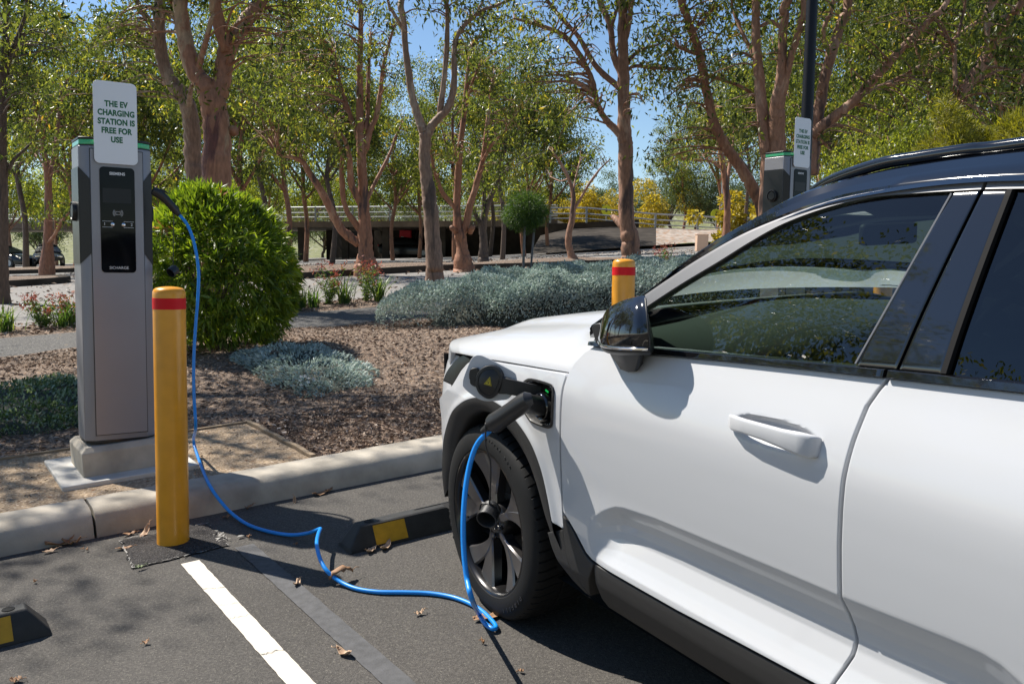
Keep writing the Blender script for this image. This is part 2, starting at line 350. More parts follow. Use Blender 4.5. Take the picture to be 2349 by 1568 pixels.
# ================================================================== THE GROUND
def axis_pts(lo, hi, near, step0, grow):
    out = [near]; s = step0; x = near
    while x < hi: x += s; s *= grow; out.append(x)
    s = step0; x = near; pre = []
    while x > lo: x -= s; s *= grow; pre.append(x)
    return np.array(pre[::-1] + out)
gx = axis_pts(-220, 220, 0, 1.5, 1.06); gy = axis_pts(-60, 420, 15, 1.5, 1.06)
GX, GY = np.meshgrid(gx, gy, indexing="ij")
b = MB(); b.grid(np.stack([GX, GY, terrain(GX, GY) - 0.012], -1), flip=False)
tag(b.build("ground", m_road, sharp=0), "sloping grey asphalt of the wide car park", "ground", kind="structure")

def sheet(us, vs, hf):
    "grid in the sloping car-park frame"
    U, V = np.meshgrid(us, vs, indexing="ij"); H = hf(U, V)
    return U[..., None] * PU + V[..., None] * PV + H[..., None] * PN
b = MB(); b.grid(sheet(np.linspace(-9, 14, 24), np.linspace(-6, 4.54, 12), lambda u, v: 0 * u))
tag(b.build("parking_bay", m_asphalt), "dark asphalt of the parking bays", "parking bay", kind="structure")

# painted lines: sheets 4 mm up, edges slightly worn
def line_sheet(u0, u1, v0, v1, h, rough=0.0009):
    vs = np.linspace(v0, v1, 160); r = np.random.default_rng(int(abs(u0) * 1000))
    e0 = u0 + r.normal(0, rough, 160); e1 = u1 + r.normal(0, rough, 160)
    return np.stack([np.array([P(a, v, h) for a, v in zip(e0, vs)]), np.array([P(a, v, h) for a, v in zip(e1, vs)])], 0)
b = MB()
for k in (-1, 0, 1, 2, 3):
    b.grid(line_sheet(0.991 + 2.7 * k, 1.068 + 2.7 * k, -1.2, 3.93, 0.004))
tag(b.build("painted_lines", m_whiteline), "white painted bay lines", "bay line", kind="structure")
b = MB()
for k in (0, 1):
    b.grid(line_sheet(1.238 + 2.7 * k, 1.325 + 2.7 * k, -1.2, 3.98, 0.004))
tag(b.build("blacked_out_line", m_blackline), "dark grey painted-over bay line", "bay line", kind="structure")
# repair patch round the bollard, with remnants of white paint at its edge
pc = [uvh(on_h(x, y)) for x, y in ((277, 1241), (478, 1202), (524, 1253), (306, 1304))]
def patch_pts(off, r, n=14):
    out = []
    for i in range(4):
        a, c = pc[i][:2], pc[(i + 1) % 4][:2]
        for k in range(n): out.append(a + (c - a) * k / n + r.normal(0, off, 2))
    return np.array(out)
ctr = np.mean([q[:2] for q in pc], 0)
for k in (0, 1, 2):
    r = np.random.default_rng(5 + k); pp = patch_pts(0.007, r); d = np.array([2.7 * k, 0])
    b = MB(); c0 = ctr + d
    b.add([P(*c0, 0.016)] + [P(*(c0 + (q - ctr) * 0.8), 0.012) for q in pp] + [P(*(q + d), 0.005) for q in pp],
          [(0, 1 + i, 1 + (i + 1) % len(pp)) for i in range(len(pp))] +
          [(1 + i, 1 + len(pp) + i, 1 + len(pp) + (i + 1) % len(pp), 1 + (i + 1) % len(pp)) for i in range(len(pp))])
    tag(b.build("asphalt_patch", m_patch), "fresh black asphalt patch round a bollard foot", "asphalt patch", kind="structure")
b = MB(); r = np.random.default_rng(3); pp = patch_pts(0.004, r, 26)
for i in range(len(pp)):
    if r.random() < (0.3 if 26 <= i < 60 else 0.8):
        a, c = pp[i], pp[(i + 1) % len(pp)]; n2 = (a - ctr) / np.linalg.norm(a - ctr)
        w0, w1 = r.uniform(0.001, 0.011, 2); g = r.uniform(-0.004, 0.003)
        b.add([P(*(a + n2 * g), 0.0085), P(*(c + n2 * g), 0.0085), P(*(c + n2 * (g + w1)), 0.0085), P(*(a + n2 * (g + w0)), 0.0085)], [(3, 2, 1, 0)])
for i in range(12):
    q = np.array([1.235 + r.normal(0, .028), 4.13 + r.normal(0, .05)]); k = [q + r.normal(0, .011, 2) for _ in range(4)]
    a = np.argsort([math.atan2(*(z - q)[::-1]) for z in k]); b.add([P(*k[j], 0.0095 + i * 3e-4) for j in a], [(0, 1, 2, 3)])
tag(b.build("paint_remnants", simple("old_paint", (.27, .26, .245), .85, var=.35, vscale=40)), "flaking white paint at the edge of the patch", "paint marks", kind="structure")

# kerb: sections with open joints
KV0, KV1, KH = 4.525, 4.765, 0.13
kprof = [(KV0, -0.03), (KV0 + 0.006, 0.05), (KV0 + 0.020, 0.095), (KV0 + 0.045, 0.122), (KV0 + 0.085, KH), (KV1, KH + 0.004), (KV1 + 0.004, -0.03)]
kj = uvh(on_h(218, 1230))[0]
joints = [kj + d for d in (-7.4, -5.0, -2.4, 0, 2.41, 4.8, 7.2, 9.6, 12.0)]
for i in range(len(joints) - 1):
    b = MB(); us = np.linspace(joints[i] + 0.006, joints[i + 1] - 0.006, 30)
    rr = np.random.default_rng(50 + i)
    A = np.array([[P(u, v + rr.normal(0, .0012), h + rr.normal(0, .0008)) for v, h in kprof] for u in us]); b.grid(A, flip=True)
    for e, fl in ((0, True), (-1, False)):
        b.add(A[e], [tuple(range(len(kprof)))[::(1 if fl else -1)]], smooth=False)
    tag(b.build("kerb", m_concrete, sharp=50), "pale concrete kerb along the bays", "kerb", kind="structure")
b = MB(); b.grid(sheet(np.linspace(joints[0], joints[-1], 12), np.array([KV0 + 0.03, KV1 - 0.02]), lambda u, v: 0 * u + 0.05))
tag(b.build("kerb_bedding", m_soil), "dark bedding seen in the kerb joints", "kerb", kind="structure")

# garden bed behind the kerb
def bed_h(u, v):
    u = np.asarray(u, float); v = np.asarray(v, float)
    mound = 0.10 * np.exp(-((v - 8.6) / 1.5) ** 2) + 0.05 * np.exp(-(((u - 2.6) / 1.2) ** 2 + ((v - 8.0) / 1.2) ** 2))
    return 0.118 + mound * sstep(6.0, 7.5, v) + 0.012 * np.sin(u * 3.1 + v * 2) * sstep(5.9, 6.6, v) + 0.008 * np.sin(u * 7 - v * 5) * sstep(5.9, 6.6, v)
b = MB(); b.grid(sheet(np.linspace(-9, 14, 120), np.linspace(KV1 - 0.01, 10.72, 60), bed_h))
tag(b.build("garden_bed", m_soil, sharp=0), "bark-mulched garden bed behind the kerb", "garden bed", kind="structure")
b = MB(); b.grid(sheet(np.linspace(-6, 1.93, 60), np.linspace(KV1 + 0.004, 5.90, 20), lambda u, v: 0.126 + 0 * u))
tag(b.build("gravel_strip", m_gravel), "tan granite sand strip along the kerb", "gravel", kind="structure")
b = MB(); b.grid(sheet(np.linspace(-12, 20, 30), np.linspace(10.72, 12.62, 6), lambda u, v: 0 * u + 0.112))
tag(b.build("footpath", m_path), "narrow dark asphalt footpath beyond the garden bed", "path", kind="structure")
b = MB(); b.grid(sheet(np.linspace(-14, 22, 60), np.linspace(12.62, 14.05, 8), lambda u, v: 0.10 + 0.02 * np.sin(u * 2.3) + 0.03 * np.sin((v - 12.62) / 1.43 * np.pi)))
tag(b.build("planting_strip", m_soil), "mulched planting strip beside the footpath", "garden bed", kind="structure")

def strip_box(name, a, c, w, h0, h1, m, label, cat="edging"):
    "long low board between two points of the car-park frame"
    a = np.array(a, float); c = np.array(c, float); d = (c - a) / np.linalg.norm(c - a); n = np.array([-d[1], d[0]])
    b = MB(); k = 12; A = []
    for i in range(k + 1):
        q = a + (c - a) * i / k + n * 0.006 * math.sin(i * 1.7)
        A.append([P(*(q + n * w / 2), h0), P(*(q + n * w / 2), h1), P(*(q - n * w / 2), h1), P(*(q - n * w / 2), h0)])
    b.grid(np.array(A), smooth=False); b.add(A[0], [(0, 1, 2, 3)], smooth=False); b.add(A[-1], [(3, 2, 1, 0)], smooth=False)
    return tag(b.build(name, m, sharp=30), label, cat)
strip_box("timber_edging", (-5.5, 5.915), (1.97, 5.915), 0.022, 0.08, 0.139, m_timber, "long timber edging board between gravel and mulch")
strip_box("timber_edging", (1.955, 4.80), (1.955, 5.90), 0.028, 0.08, 0.141, m_timber, "short timber edging board running from the kerb")

# wood chips and leaf litter lying over the mulch
def chips(n, uf, name, label, lmin, lmax, hoff=0.006, m=None, tones=None):
    uv = uf(n); h = bed_h(uv[:, 0], uv[:, 1]) + hoff
    C = uv[:, :1] * PU + uv[:, 1:2] * PV + h[:, None] * PN
    a = rng.uniform(0, 2 * np.pi, n); D = np.cos(a)[:, None] * PU + np.sin(a)[:, None] * PV + PN * rng.normal(0.12, 0.28, n)[:, None]
    L = rng.uniform(lmin, lmax, n); V, Q = leaf_quads(C - D * L[:, None] * 0.4 + PN * 0.004, D, L, L * rng.uniform(0.16, 0.42, n), 0.10)
    t = rng.beta(1.5, 1.7, n) if tones is None else tones(n)
    return tag(fast_mesh(name, V, Q, m or L_CHIP, np.repeat(t, 2)), label, "mulch", kind="stuff")
def bed_area(n):
    v = 5.95 + (10.6 - 5.95) * rng.random(n) ** 1.15; u = rng.uniform(-1.5, 7.5, n)
    k = rng.random(n) < 0.24; v[k] = rng.uniform(4.80, 5.95, k.sum()); u[k] = rng.uniform(1.98, 4.6, k.sum())
    return np.stack([u, v], 1)
chips(62000, bed_area, "bark_mulch", "brown bark chips and dry leaves covering the garden bed", 0.012, 0.052)
def sand_area(n): return np.stack([rng.uniform(-1.5, 1.9, n), rng.uniform(4.8, 5.9, n)], 1)
chips(1500, sand_area, "sand_litter", "bark crumbs scattered on the granite sand", 0.006, 0.022, 0.012)
def strip_area(n): return np.stack([rng.uniform(-1, 12, n), rng.uniform(12.7, 14.0, n)], 1)
chips(5000, strip_area, "strip_litter", "dry leaves on the planting strip", 0.03, 0.10, 0.02)
# leaf litter of the far car park: lies on the asphalt in drifts under the trees
def ground_litter(n):
    X = rng.uniform(-16, 9, n); Y = rng.uniform(15.5, 42, n); Z = terrain(X, Y) + 0.02
    C = np.stack([X, Y, Z], 1); a = rng.uniform(0, 6.28, n); D = np.stack([np.cos(a), np.sin(a), rng.normal(0.1, 0.2, n)], 1)
    L = rng.uniform(0.06, 0.16, n); V, Q = leaf_quads(C, D, L, L * 0.4, 0.1)
    return tag(fast_mesh("leaf_litter", V, Q, L_CHIP, np.repeat(rng.beta(2.2, 1.4, n), 2)), "fallen leaves scattered over the far car park", "leaf litter", kind="stuff")
ground_litter(5200)

# traffic islands under the far trees: dark kerb and mulch mound
def island(cx, cy, hw, hd, ang, label):
    b = MB(); n = 44; ca, sa = math.cos(ang), math.sin(ang)
    def q(r, k, dz):
        t = 2 * math.pi * k / n; c, s_ = math.cos(t), math.sin(t)
        x = hw * r * np.sign(c) * abs(c) ** 0.5; y = hd * r * np.sign(s_) * abs(s_) ** 0.5
        X, Y = cx + x * ca - y * sa, cy + x * sa + y * ca
        return (X, Y, ground_z(X, Y) + dz)
    A = [[q(r, k, dz) for k in range(n)] for r, dz in ((1.0, -0.05), (1.0, 0.12), (0.995, 0.15), (0.94, 0.15))]
    b.grid(np.array(A), 0, closed_v=True)
    B = [[q(r, k, dz) for k in range(n)] for r, dz in ((0.94, 0.14), (0.7, 0.19), (0.35, 0.23), (0.02, 0.24))]
    b.grid(np.array(B), 1, closed_v=True)
    return tag(b.build("traffic_island", [m_concrete_dark, m_soil], sharp=40), label, "traffic island", kind="structure")
ANGK = math.atan2(PU[1], PU[0])
island(-4.8, 24.6, 5.2, 1.1, ANGK, "low kerbed island under the red-limbed tree")
island(1.2, 27.2, 3.2, 1.0, ANGK, "low kerbed island under the small bent tree")
island(-15.5, 21.5, 4.5, 1.1, ANGK, "low kerbed island at the far left")
island(-19.0, 37.0, 5.5, 1.2, ANGK, "kerbed island beyond the charger")

# ================================================================== NEAR OBJECTS
UPW = np.array([0, 0, 1.0])
def bollard(k, label):
    base = P(1.03 + 2.7 * k, 4.215, 0); t = empty("bollard", label, "bollard", base, group="yellow bollards along the kerb")
    R, H = 0.0705, 1.175; b = MB()
    pr = [(R, -0.03), (R, 0.3), (R, 0.7), (R, 1.078)]
    b.lathe(pr, seg=48)
    b.build("post", m_yellow, t)
    b = MB(); b.lathe([(R, 1.078), (R + .0012, 1.0781), (R + .0012, 1.1279), (R, 1.128)], seg=48)
    z = 0.62; b.box((R * math.cos(z) * 1.02, R * math.sin(z) * 1.02, 1.103), (0.002, 0.004, 0.049), ax=[[math.cos(z), math.sin(z), 0], [-math.sin(z), math.cos(z), 0], [0, 0, 1]])
    b.build("reflective_band", m_red, t)
    b = MB(); b.lathe([(R, 1.128), (R, 1.146), (R * .985, 1.156), (R * .93, 1.165), (R * .80, 1.172), (R * .5, 1.177), (R * .2, 1.179), (0.0004, 1.1795)], seg=48)
    b.build("cap", m_yellow, t)
    return t
bollard(0, "nearest yellow bollard, beside the blue cable and white bay line")
bollard(1, "yellow bollard standing behind the car bonnet and wing mirror")
bollard(2, "yellow bollard seen dimly through the car windows")

def wheel_stop(u0, label, v0=3.585):
    t = empty("wheel_stop", label, "wheel stop", P(u0, v0, 0), rot=(PU, PV, PN), group="rubber wheel stops in the bays")
    L, D, H = 1.65, 0.15, 0.105
    b = MB(); S = []
    for x, e in ((0, 0), (0.065, 1), (L - 0.065, 1), (L, 0)):
        S.append([(x - (0.012 if e == 0 and x == 0 else 0), 0, 0), (x, 0.0, 0.008), (x, 0.044 if e else 0.02, H if e else 0.018), (x, 0.106 if e else 0.125, H if e else 0.018), (x, D, 0.008), (x, D, 0)])
    S = np.array(S); b.grid(S, smooth=False, flip=True); b.add(S[0], [(5, 4, 3, 2, 1, 0)]); b.add(S[-1], [(0, 1, 2, 3, 4, 5)])
    b.build("stop_body", m_rubber, t, bevel=0.006)
    sl = np.array([0, 0.044, 0.097]); sl /= np.linalg.norm(sl); nn = np.array([0, -sl[2], sl[1]])
    for x in (0.20, 0.60, 1.05, 1.453):
        b = MB(); c = np.array([x, 0.0, 0.008]) + sl * 0.050 + nn * 0.0015; b.box(c, (0.158, 0.088, 0.004), ax=[[1, 0, 0], sl, nn]); b.build("reflective_strip", m_yellow_strip, t)
    for x in (0.12, L - 0.12):
        b = MB(); b.lathe([(0.0003, H + 0.0005), (0.0175, H + 0.0008)], o=(x, 0.075, 0), seg=20); b.lathe([(0.0175, H + 0.0008), (0.021, H + .0022), (0.023, H - 0.002)], o=(x, 0.073, 0), seg=20); b.build("bolt_hole", m_blkgloss if False else simple("hole_dark", (0.004, 0.004, 0.004), 0.9), t)
    for x in (0.47, 0.90): b = MB(); b.box((x, 0.086, H + 0.001), (0.22, 0.006, 0.004)); b.build("moulded_rib", m_rubber, t)
    return t
wheel_stop(1.632, "black and yellow wheel stop in front of the car wheel")
wheel_stop(-1.217, "black and yellow wheel stop cut by the left picture edge", 3.525)

# ---- text as real lettering
def text_obj(name, body, size, loc, ax, m, parent, bold=0.0, align='CENTER', spacing=1.0, line=1.0, depth=0.0006, sx=1.0, width=None):
    c = bpy.data.curves.new(name, 'FONT'); c.body = body; c.size = size; c.align_x = align; c.align_y = 'CENTER'
    c.offset = bold; c.space_character = spacing; c.space_line = line; c.extrude = depth; c.materials.append(m)
    o = bpy.data.objects.new(name, c); COL.objects.link(o); o.parent = parent
    if width: bpy.context.view_layer.update(); sx = width / o.dimensions[0]
    Mx = Matrix.Identity(4)
    for i in range(3):
        Mx[i][0] = ax[0][i] * sx; Mx[i][1] = ax[1][i]; Mx[i][2] = ax[2][i]; Mx[i][3] = loc[i]
    o.matrix_local = Mx; return o

UH = np.array([PU[0], PU[1], 0]); UH /= np.linalg.norm(UH); VH = np.cross(UPW, UH)    # level axes along and away from the kerb
def charger(k, du, label, sign_label):
    "k-th pillar; local x along the kerb, y away from the bay, z up; front at y = 0"
    o = P(1.018 + du, 5.135, 0.305 + 0.04 * k)
    # concrete footing and pad
    pad = empty("charger_footing", ["chamfered concrete footing under the charger by the nearest bollard", "chamfered concrete footing under the farther charger"][k], "concrete footing", P(1.03 + du, 5.3, 0.12), rot=(PU, PV, PN))
    b = MB(); b.box((0.0, 0.01, 0.012), (0.68, 0.66, 0.034)); b.build("pad", m_concrete_pale, pad, bevel=0.006)
    b = MB(); hx, y0, y1 = 0.222, -0.205, 0.185
    A = [[(-hx + i, y0 + i, z), (hx - i, y0 + i, z), (hx - i, y1 - i, z), (-hx + i, y1 - i, z)] for i, z in ((0, 0.02), (0, 0.155), (0.024, 0.180))]
    b.grid(np.array(A), closed_v=True, smooth=False); b.add(A[-1], [(0, 1, 2, 3)], smooth=False); b.build("plinth", m_concrete, pad, bevel=0.005)
    t = empty("ev_charger", label, "EV charger", o, rot=(UH, VH, UPW), group="EV charging pillars")
    HW, D, H, ch, cy = 0.178, 0.27, 1.60, 0.048, 0.034
    sec = [(-HW + ch, 0), (HW - ch, 0), (HW, cy), (HW, D - cy), (HW - ch, D), (-HW + ch, D), (-HW, D - cy), (-HW, cy)]
    def body(z0, z1, inset, m, name, bev=0.004, zs=None):
        b = MB(); s = [(x * (1 - inset / HW), D / 2 + (y - D / 2) * (1 - inset / (D / 2))) for x, y in sec]
        b.prism(s, (0, 0, z0), np.eye(3), z1 - z0); return b.build(name, m, t, bevel=bev)
    body(0.012, 1.552, 0, m_charger, "cabinet"); body(0.0, 0.013, 0.006, m_charger_dk, "foot_gap", 0)
    body(1.552, 1.560, 0.004, m_charger_dk, "top_seam", 0); body(1.585, 1.598, 0.001, m_charger_dk, "lid", 0.003)
    lb = body(1.560, 1.585, 0.004, m_led if True else m_led_off, "light_band", 0.002)
    # front door leaf, standing 4 mm proud inside a dark joint
    b = MB(); b.box((0, -0.0006, 0.79), (0.262, 0.003, 1.50)); b.build("door_joint", m_charger_dk, t)
    b = MB(); b.box((0, -0.003, 0.79), (0.255, 0.008, 1.492)); d = b.build("front_panel", m_charger, t, bevel=0.0015)
    # dark cheeks on both sides with slanted ends
    for sx in (-1, 1):
        b = MB(); e = np.array([ch, -cy, 0]); L = math.hypot(ch, cy); e = np.array([-ch * sx, -cy, 0]) / L
        nrm = np.array([-e[1] * -1, 0, 0]); outn = np.array([sx * cy, -ch, 0]) / L
        p0 = np.array([sx * HW, cy, 0])
        poly = [(0.0, 0.945), (L * .98, 1.0), (L * .98, 1.385), (0.0, 1.445)]
        ax = [e, UPW, outn] if sx < 0 else [e, UPW, outn]
        q = [p0 + e * a + UPW * z + outn * 0.003 for a, z in poly]
        side = [(D - 0.03, 0.945), (cy, 0.945), (cy, 1.445), (D - 0.03, 1.445)]
        q2 = [np.array([sx * (HW + 0.003), y, z]) for y, z in side]
        f1, f2 = (0, 1, 2, 3), (0, 1, 2, 3)
        b.add(q, [f1 if sx > 0 else f1[::-1]], smooth=False); b.add(q2, [f2[::-1] if sx > 0 else f2], smooth=False)
        b.build("side_cheek", m_charger_dk, t)
        b = MB(); axx = [np.array([0, 1.0, 0]), UPW, np.array([sx * 1.0, 0, 0])]
        b.lathe([(0.0, 0.020), (0.034, 0.020), (0.040, 0.012), (0.044, 0.022), (0.050, 0.020), (0.052, 0.0)], o=(sx * (HW + 0.002), D / 2, 1.22), ax=axx, seg=28, flip=(sx < 0))
        b.build("socket", m_blk, t)
    # black glass display panel
    gp = MB(); gp.prism(rrect(0.171, 0.548, 0.02, cy=1.175), (0, -0.0065, 0), [np.array([1.0, 0, 0]), UPW, np.array([0, -1.0, 0])], 0.004); g = gp.build("display_panel", m_panel, t, bevel=0.001)
    fx = [np.array([1.0, 0, 0]), UPW, np.array([0, -1.0, 0])]
    text_obj("maker_lettering", "SIEMENS", 0.0205, (0, -0.0112, 1.415), fx, m_white, g, bold=0.0006)
    text_obj("maker_lettering", "SICHARGE", 0.0205, (0, -0.0112, 0.926), fx, m_grey_print if False else m_white, g)
    b = MB(); b.box((-0.003, -0.0109, 1.302), (0.140, 0.0008, 0.075)); s = b.build("screen", simple("screen_off", (0.022, 0.024, 0.027), 0.25, spec=.2), g)
    text_obj("socket_number", "1", 0.021, (-0.066, -0.0112, 1.153), fx, m_white, g); text_obj("socket_number", "2", 0.021, (0.066, -0.0112, 1.153), fx, m_white, g)
    b = MB()
    for z in (1.138, 1.1685): b.box((-0.052, -0.0110, z), (0.050, 0.0006, 0.0015)); b.box((0.052, -0.0110, z), (0.050, 0.0006, 0.0015))
    for r in (0.019, 0.024):
        for sx in (-1, 1):
            a = np.linspace(-0.75, 0.75, 9); b.tube([(sx * r * math.cos(x), -0.0108, 1.212 + r * math.sin(x)) for x in a], 0.0008, 4)
    for q in ((0, 0.0075, 0.022, 0.0014), (0, -0.0075, 0.022, 0.0014)): b.box((q[0], -0.0110, 1.212 + q[1]), (q[2], 0.0006, q[3]))
    for sx in (-1, 1): b.box((sx * 0.011, -0.0110, 1.212), (0.0014, 0.0006, 0.016))
    b.build("card_reader_mark", m_white, g)
    for sx in (-1, 1):
        b = MB(); b.lathe([(0.0, 0.0050), (0.006, 0.0045), (0.0095, 0.002), (0.0105, 0.0)], o=(sx * 0.027, -0.0108, 1.153), ax=[np.array([1.0, 0, 0]), np.array([0, 0, 1.0]), np.array([0, -1.0, 0])], seg=20, flip=True); b.build("push_button", m_chrome, g)
    # free-use sign fixed to the top of the pillar
    sg = empty("information_sign", sign_label, "sign", o + UPW * 1.675 + UH * 0.0, rot=(UH, VH, UPW), group="white free charging signs")
    b = MB(); b.prism(rrect(0.212, 0.420, 0.026, 7), (-0.004, -0.016, 0), fx, 0.003); b.build("sign_plate", m_sign, sg, bevel=0.0008)
    text_obj("lettering", "THE EV\nCHARGING\nSTATION IS\nFREE FOR\nUSE", 0.0405, (0.0, -0.0195, 0.004), fx, m_green, sg, bold=0.0017, line=1.12, spacing=1.05, width=0.180)
    
    for z in (-.10, -.17): b = MB(); b.box((0, -0.010, z), (0.03, 0.012, 0.03)); b.build("fixing", m_charger_dk, sg)
    return t
charger(0, 0.0, "grey charging pillar on concrete footing, nearest one with the blue cable", "white sign with green lettering on the charger with the blue cable")
charger(1, 5.53, "farther grey charging pillar rising behind the car roof", "small white sign with green lettering on the charger behind the car roof")

# fine cracks across the white line
b = MB()
for y0, y1, wq in ((1352.5, 1349, .0016), (1421, 1411, .0008), (1503, 1492, .0018), (1390, 1384, .0006)):
    a, c = uvh(on_h(415.5 + (y0 - 1295) / 1.135, y0)), uvh(on_h(458.2 + (y1 - 1286.4) / 1.0667, y1)); r = np.random.default_rng(int(y0)); A = []
    for i in range(15):
        q = a[:2] + (c[:2] - a[:2]) * i / 14 + np.array([0, r.normal(0, .004)]); w_ = wq * r.uniform(.4, 1.6); A.append([P(q[0], q[1] - w_, .0062), P(q[0], q[1] + w_, .0062)])
    b.grid(np.array(A))
tag(b.build("line_cracks", m_patch, sharp=0), "fine cracks across the white line", "crack", kind="structure")
# ================================================================== TREES
def leaves_in(centres, radii, dens, L, rs, droop=0.7, flat=0.75):
    Cs, Ds, Ls, Ts = [], [], [], []
    for c, r in zip(centres, radii):
        m = max(4, int(9 * r ** 1.6 + 4)); n = int(dens * r * r) // m + 1
        sub = rs.normal(0, 1, (m, 3)) * np.array([r * .52, r * .52, r * .52 * flat]); st = rs.normal(0, .12, m)
        for q, s in zip(sub, st):
            k = rs.normal(0, 0.13 + 0.09 * r, (n, 3)) * np.array([1, 1, .8])
            Cs.append(c + q + k); d = rs.normal(0, .6, (n, 3)); d[:, 2] -= droop; Ds.append(d)
            Ls.append(rs.uniform(.75, 1.25, n) * L); Ts.append(np.clip(rs.beta(2, 2.6, n) + s, 0, .96 if rs.random() > .06 else 1))
    return np.vstack(Cs), np.vstack(Ds), np.concatenate(Ls), np.concatenate(Ts)

def tree(name, label, Y, limbs, clumps, bk, seed, leaf=None, L=0.115, dens=760, up=1.0, flare=1.5, wid=0.30, fillk=1, cat="tree", group=None):
    rs = np.random.default_rng(seed); leaf = leaf or L_GUM
    lines = []
    for k, lb in enumerate(limbs):
        d1 = 0 if k == 0 else rs.uniform(-.09, .09) * Y * 0.6
        pts = []
        for i, q in enumerate(lb):
            f = i / max(1, len(lb) - 1); dy = (q[3] if len(q) > 3 else 0) + d1 * f
            p = at(q[0], q[1], Y + dy); pts.append([*p, q[2] * (Y + dy) / FPX])
        pts = np.array(pts)
        if k == 0:
            g = ground_z(pts[0, 0], pts[0, 1]); dz = pts[0, 2] - g
            base = np.array([pts[0, 0] + .02, pts[0, 1], g - 0.12, pts[0, 3] * flare])
            if dz > 0.35:
                mid = pts[0].copy(); mid[2] = g + min(.45, dz * .5); mid[3] *= 1.0 + (flare - 1) * .25
                pts = np.vstack([base, mid, pts])
            else:
                pts[0, 3] *= 1.0 + (flare - 1) * .6; pts = np.vstack([base, pts])
            root = pts[0, :3].copy()
        if lb[-1][1] <= 12:                                  # limb leaves the picture: let it grow on
            e = pts[-1].copy(); d = pts[-1, :3] - pts[-2, :3]; d /= np.linalg.norm(d); d[2] += .25
            for j in range(2):
                d = d + rs.normal(0, .22, 3); d /= np.linalg.norm(d); e = e.copy(); e[:3] += d * 1.3 * up; e[3] *= .62; pts = np.vstack([pts, e])
        s = smooth_path(pts, 6); s[:, 3] = np.maximum(s[:, 3], .006)
        s[1:, :3] += np.cumsum(rs.normal(0, 1, (len(s) - 1, 3)), 0) * 0.0 + rs.normal(0, .05, (len(s) - 1, 3)) * s[1:, 3:4] * .8
        lines.append(s)
    o = empty(name, label, cat, root, group=group)
    T = MB()
    for k, s in enumerate(lines):
        T.tube(s[:, :3] - root, s[:, 3] * (1 + rs.normal(0, .025, len(s))), seg=16 if k == 0 else 9, jit=0.022)
    allp = np.vstack([s[len(s) // 3 if k == 0 else 2:] for k, s in enumerate(lines)])
    cen, rd = [], []
    fill = [(q[0] + rs.normal(0, .8) * q[2], q[1] + rs.normal(0, .7) * q[2], q[2] * rs.uniform(.55, .9)) for q in clumps for _ in range(fillk)]
    for q in list(clumps) + [f for f in fill if f[1] < 400]:
        c = at(q[0], q[1], Y + (q[3] if len(q) > 3 else rs.uniform(-.07, .07) * Y)); cen.append(c); rd.append(q[2] * c[1] / FPX)
    for s, lb in zip(lines, limbs):                          # foliage on what rises out of the picture
        if lb[-1][1] <= 12:
            for f in (3, 8):
                c = s[-f, :3] + rs.normal(0, .5, 3) * np.array([1, 1, .5]) + np.array([0, 0, .3]); cen.append(c); rd.append(rs.uniform(.7, 1.15) * up)
    for k, (s, lb) in enumerate(zip(lines, limbs)):          # no bare limb ends inside the picture
        if lb[-1][1] > 12 and lb[-1][2] <= 4.5 and fillk:
            for f in (1, 5):
                cen.append(s[-f, :3] + rs.normal(0, .15, 3) + np.array([0, 0, .12])); rd.append(rs.uniform(.35, .6))
    for c, r in zip(cen, rd):                                # twigs that carry the clumps
        for _ in range(3):
            e = c + rs.normal(0, .45, 3) * r
            dd = np.linalg.norm((allp[:, :3] - e) * np.array([1, 1, 1.2]), axis=1) + 0.8 * np.maximum(0, allp[:, 2] - e[2])
            a = allp[np.argmin(dd)]; v = e - a[:3]; ln = np.linalg.norm(v)
            if ln < .15 or ln > 6: continue
            m1 = a[:3] + v * .4 + np.array([0, 0, .12 * ln]) + rs.normal(0, .07, 3) * ln
            r0 = min(a[3] * .45, .012 + .009 * ln)
            T.tube(smooth_path(np.array([a[:3], m1, e]), 4) - root, np.linspace(r0, .004, 9), seg=5, caps=False)
    T.build("trunk", bk, o, sharp=0)
    C, D, Ln, tn = leaves_in(cen, rd, dens, L, rs)
    V, Q = leaf_quads(C - root, D, Ln, Ln * wid * rs.uniform(.8, 1.2, len(Ln)), .18)
    fast_mesh("crown", V, Q, leaf, np.repeat(tn, 2), o)
    return o

tree("gum_tree", "big mottled gum tree forking right behind the clipped green bush", 14.0,
 [[(497, 425, 33), (497, 330, 30), (495, 285, 29), (487, 235, 28), (470, 195, 21), (446, 165, 19), (428, 108, 18), (417, 42, 16), (413, -10, 15)],
  [(490, 250, 20), (505, 200, 21), (512, 165, 20), (522, 115, 20), (540, 85, 18), (560, 55, 17), (582, 25, 16), (603, -10, 14)],
  [(520, 118, 12), (508, 75, 15), (498, 30, 14), (495, -10, 13)],
  [(452, 170, 8), (462, 130, 7), (474, 90, 6), (486, 40, 5)], [(535, 300, 12), (541, 305, 7)]],
 [(330, -70, 110), (460, -110, 120), (610, -70, 100), (560, 35, 38), (640, 55, 48), (655, 10, 45), (250, 15, 60), (700, 90, 35), (590, 110, 30)], BK_BIG, 1)
tree("gum_tree", "slim pale gum trunk beside the big mottled gum tree", 14.8,
 [[(448, 430, 20), (443, 370, 19), (440, 300, 19), (434, 255, 18), (424, 226, 17), (405, 203, 16), (389, 180, 15), (376, 150, 14), (366, 88, 13), (366, 0, 11)],
  [(365, 82, 9), (350, 60, 8), (329, 30, 7), (312, 0, 6)], [(432, 250, 8), (436, 215, 6), (440, 195, 4)], [(383, 186, 6), (376, 192, 5)]],
 [(330, 40, 35), (290, 90, 40), (260, 50, 45), (390, -60, 90), (300, -60, 100), (240, 110, 45), (280, 165, 40)], BK_GREY, 2)
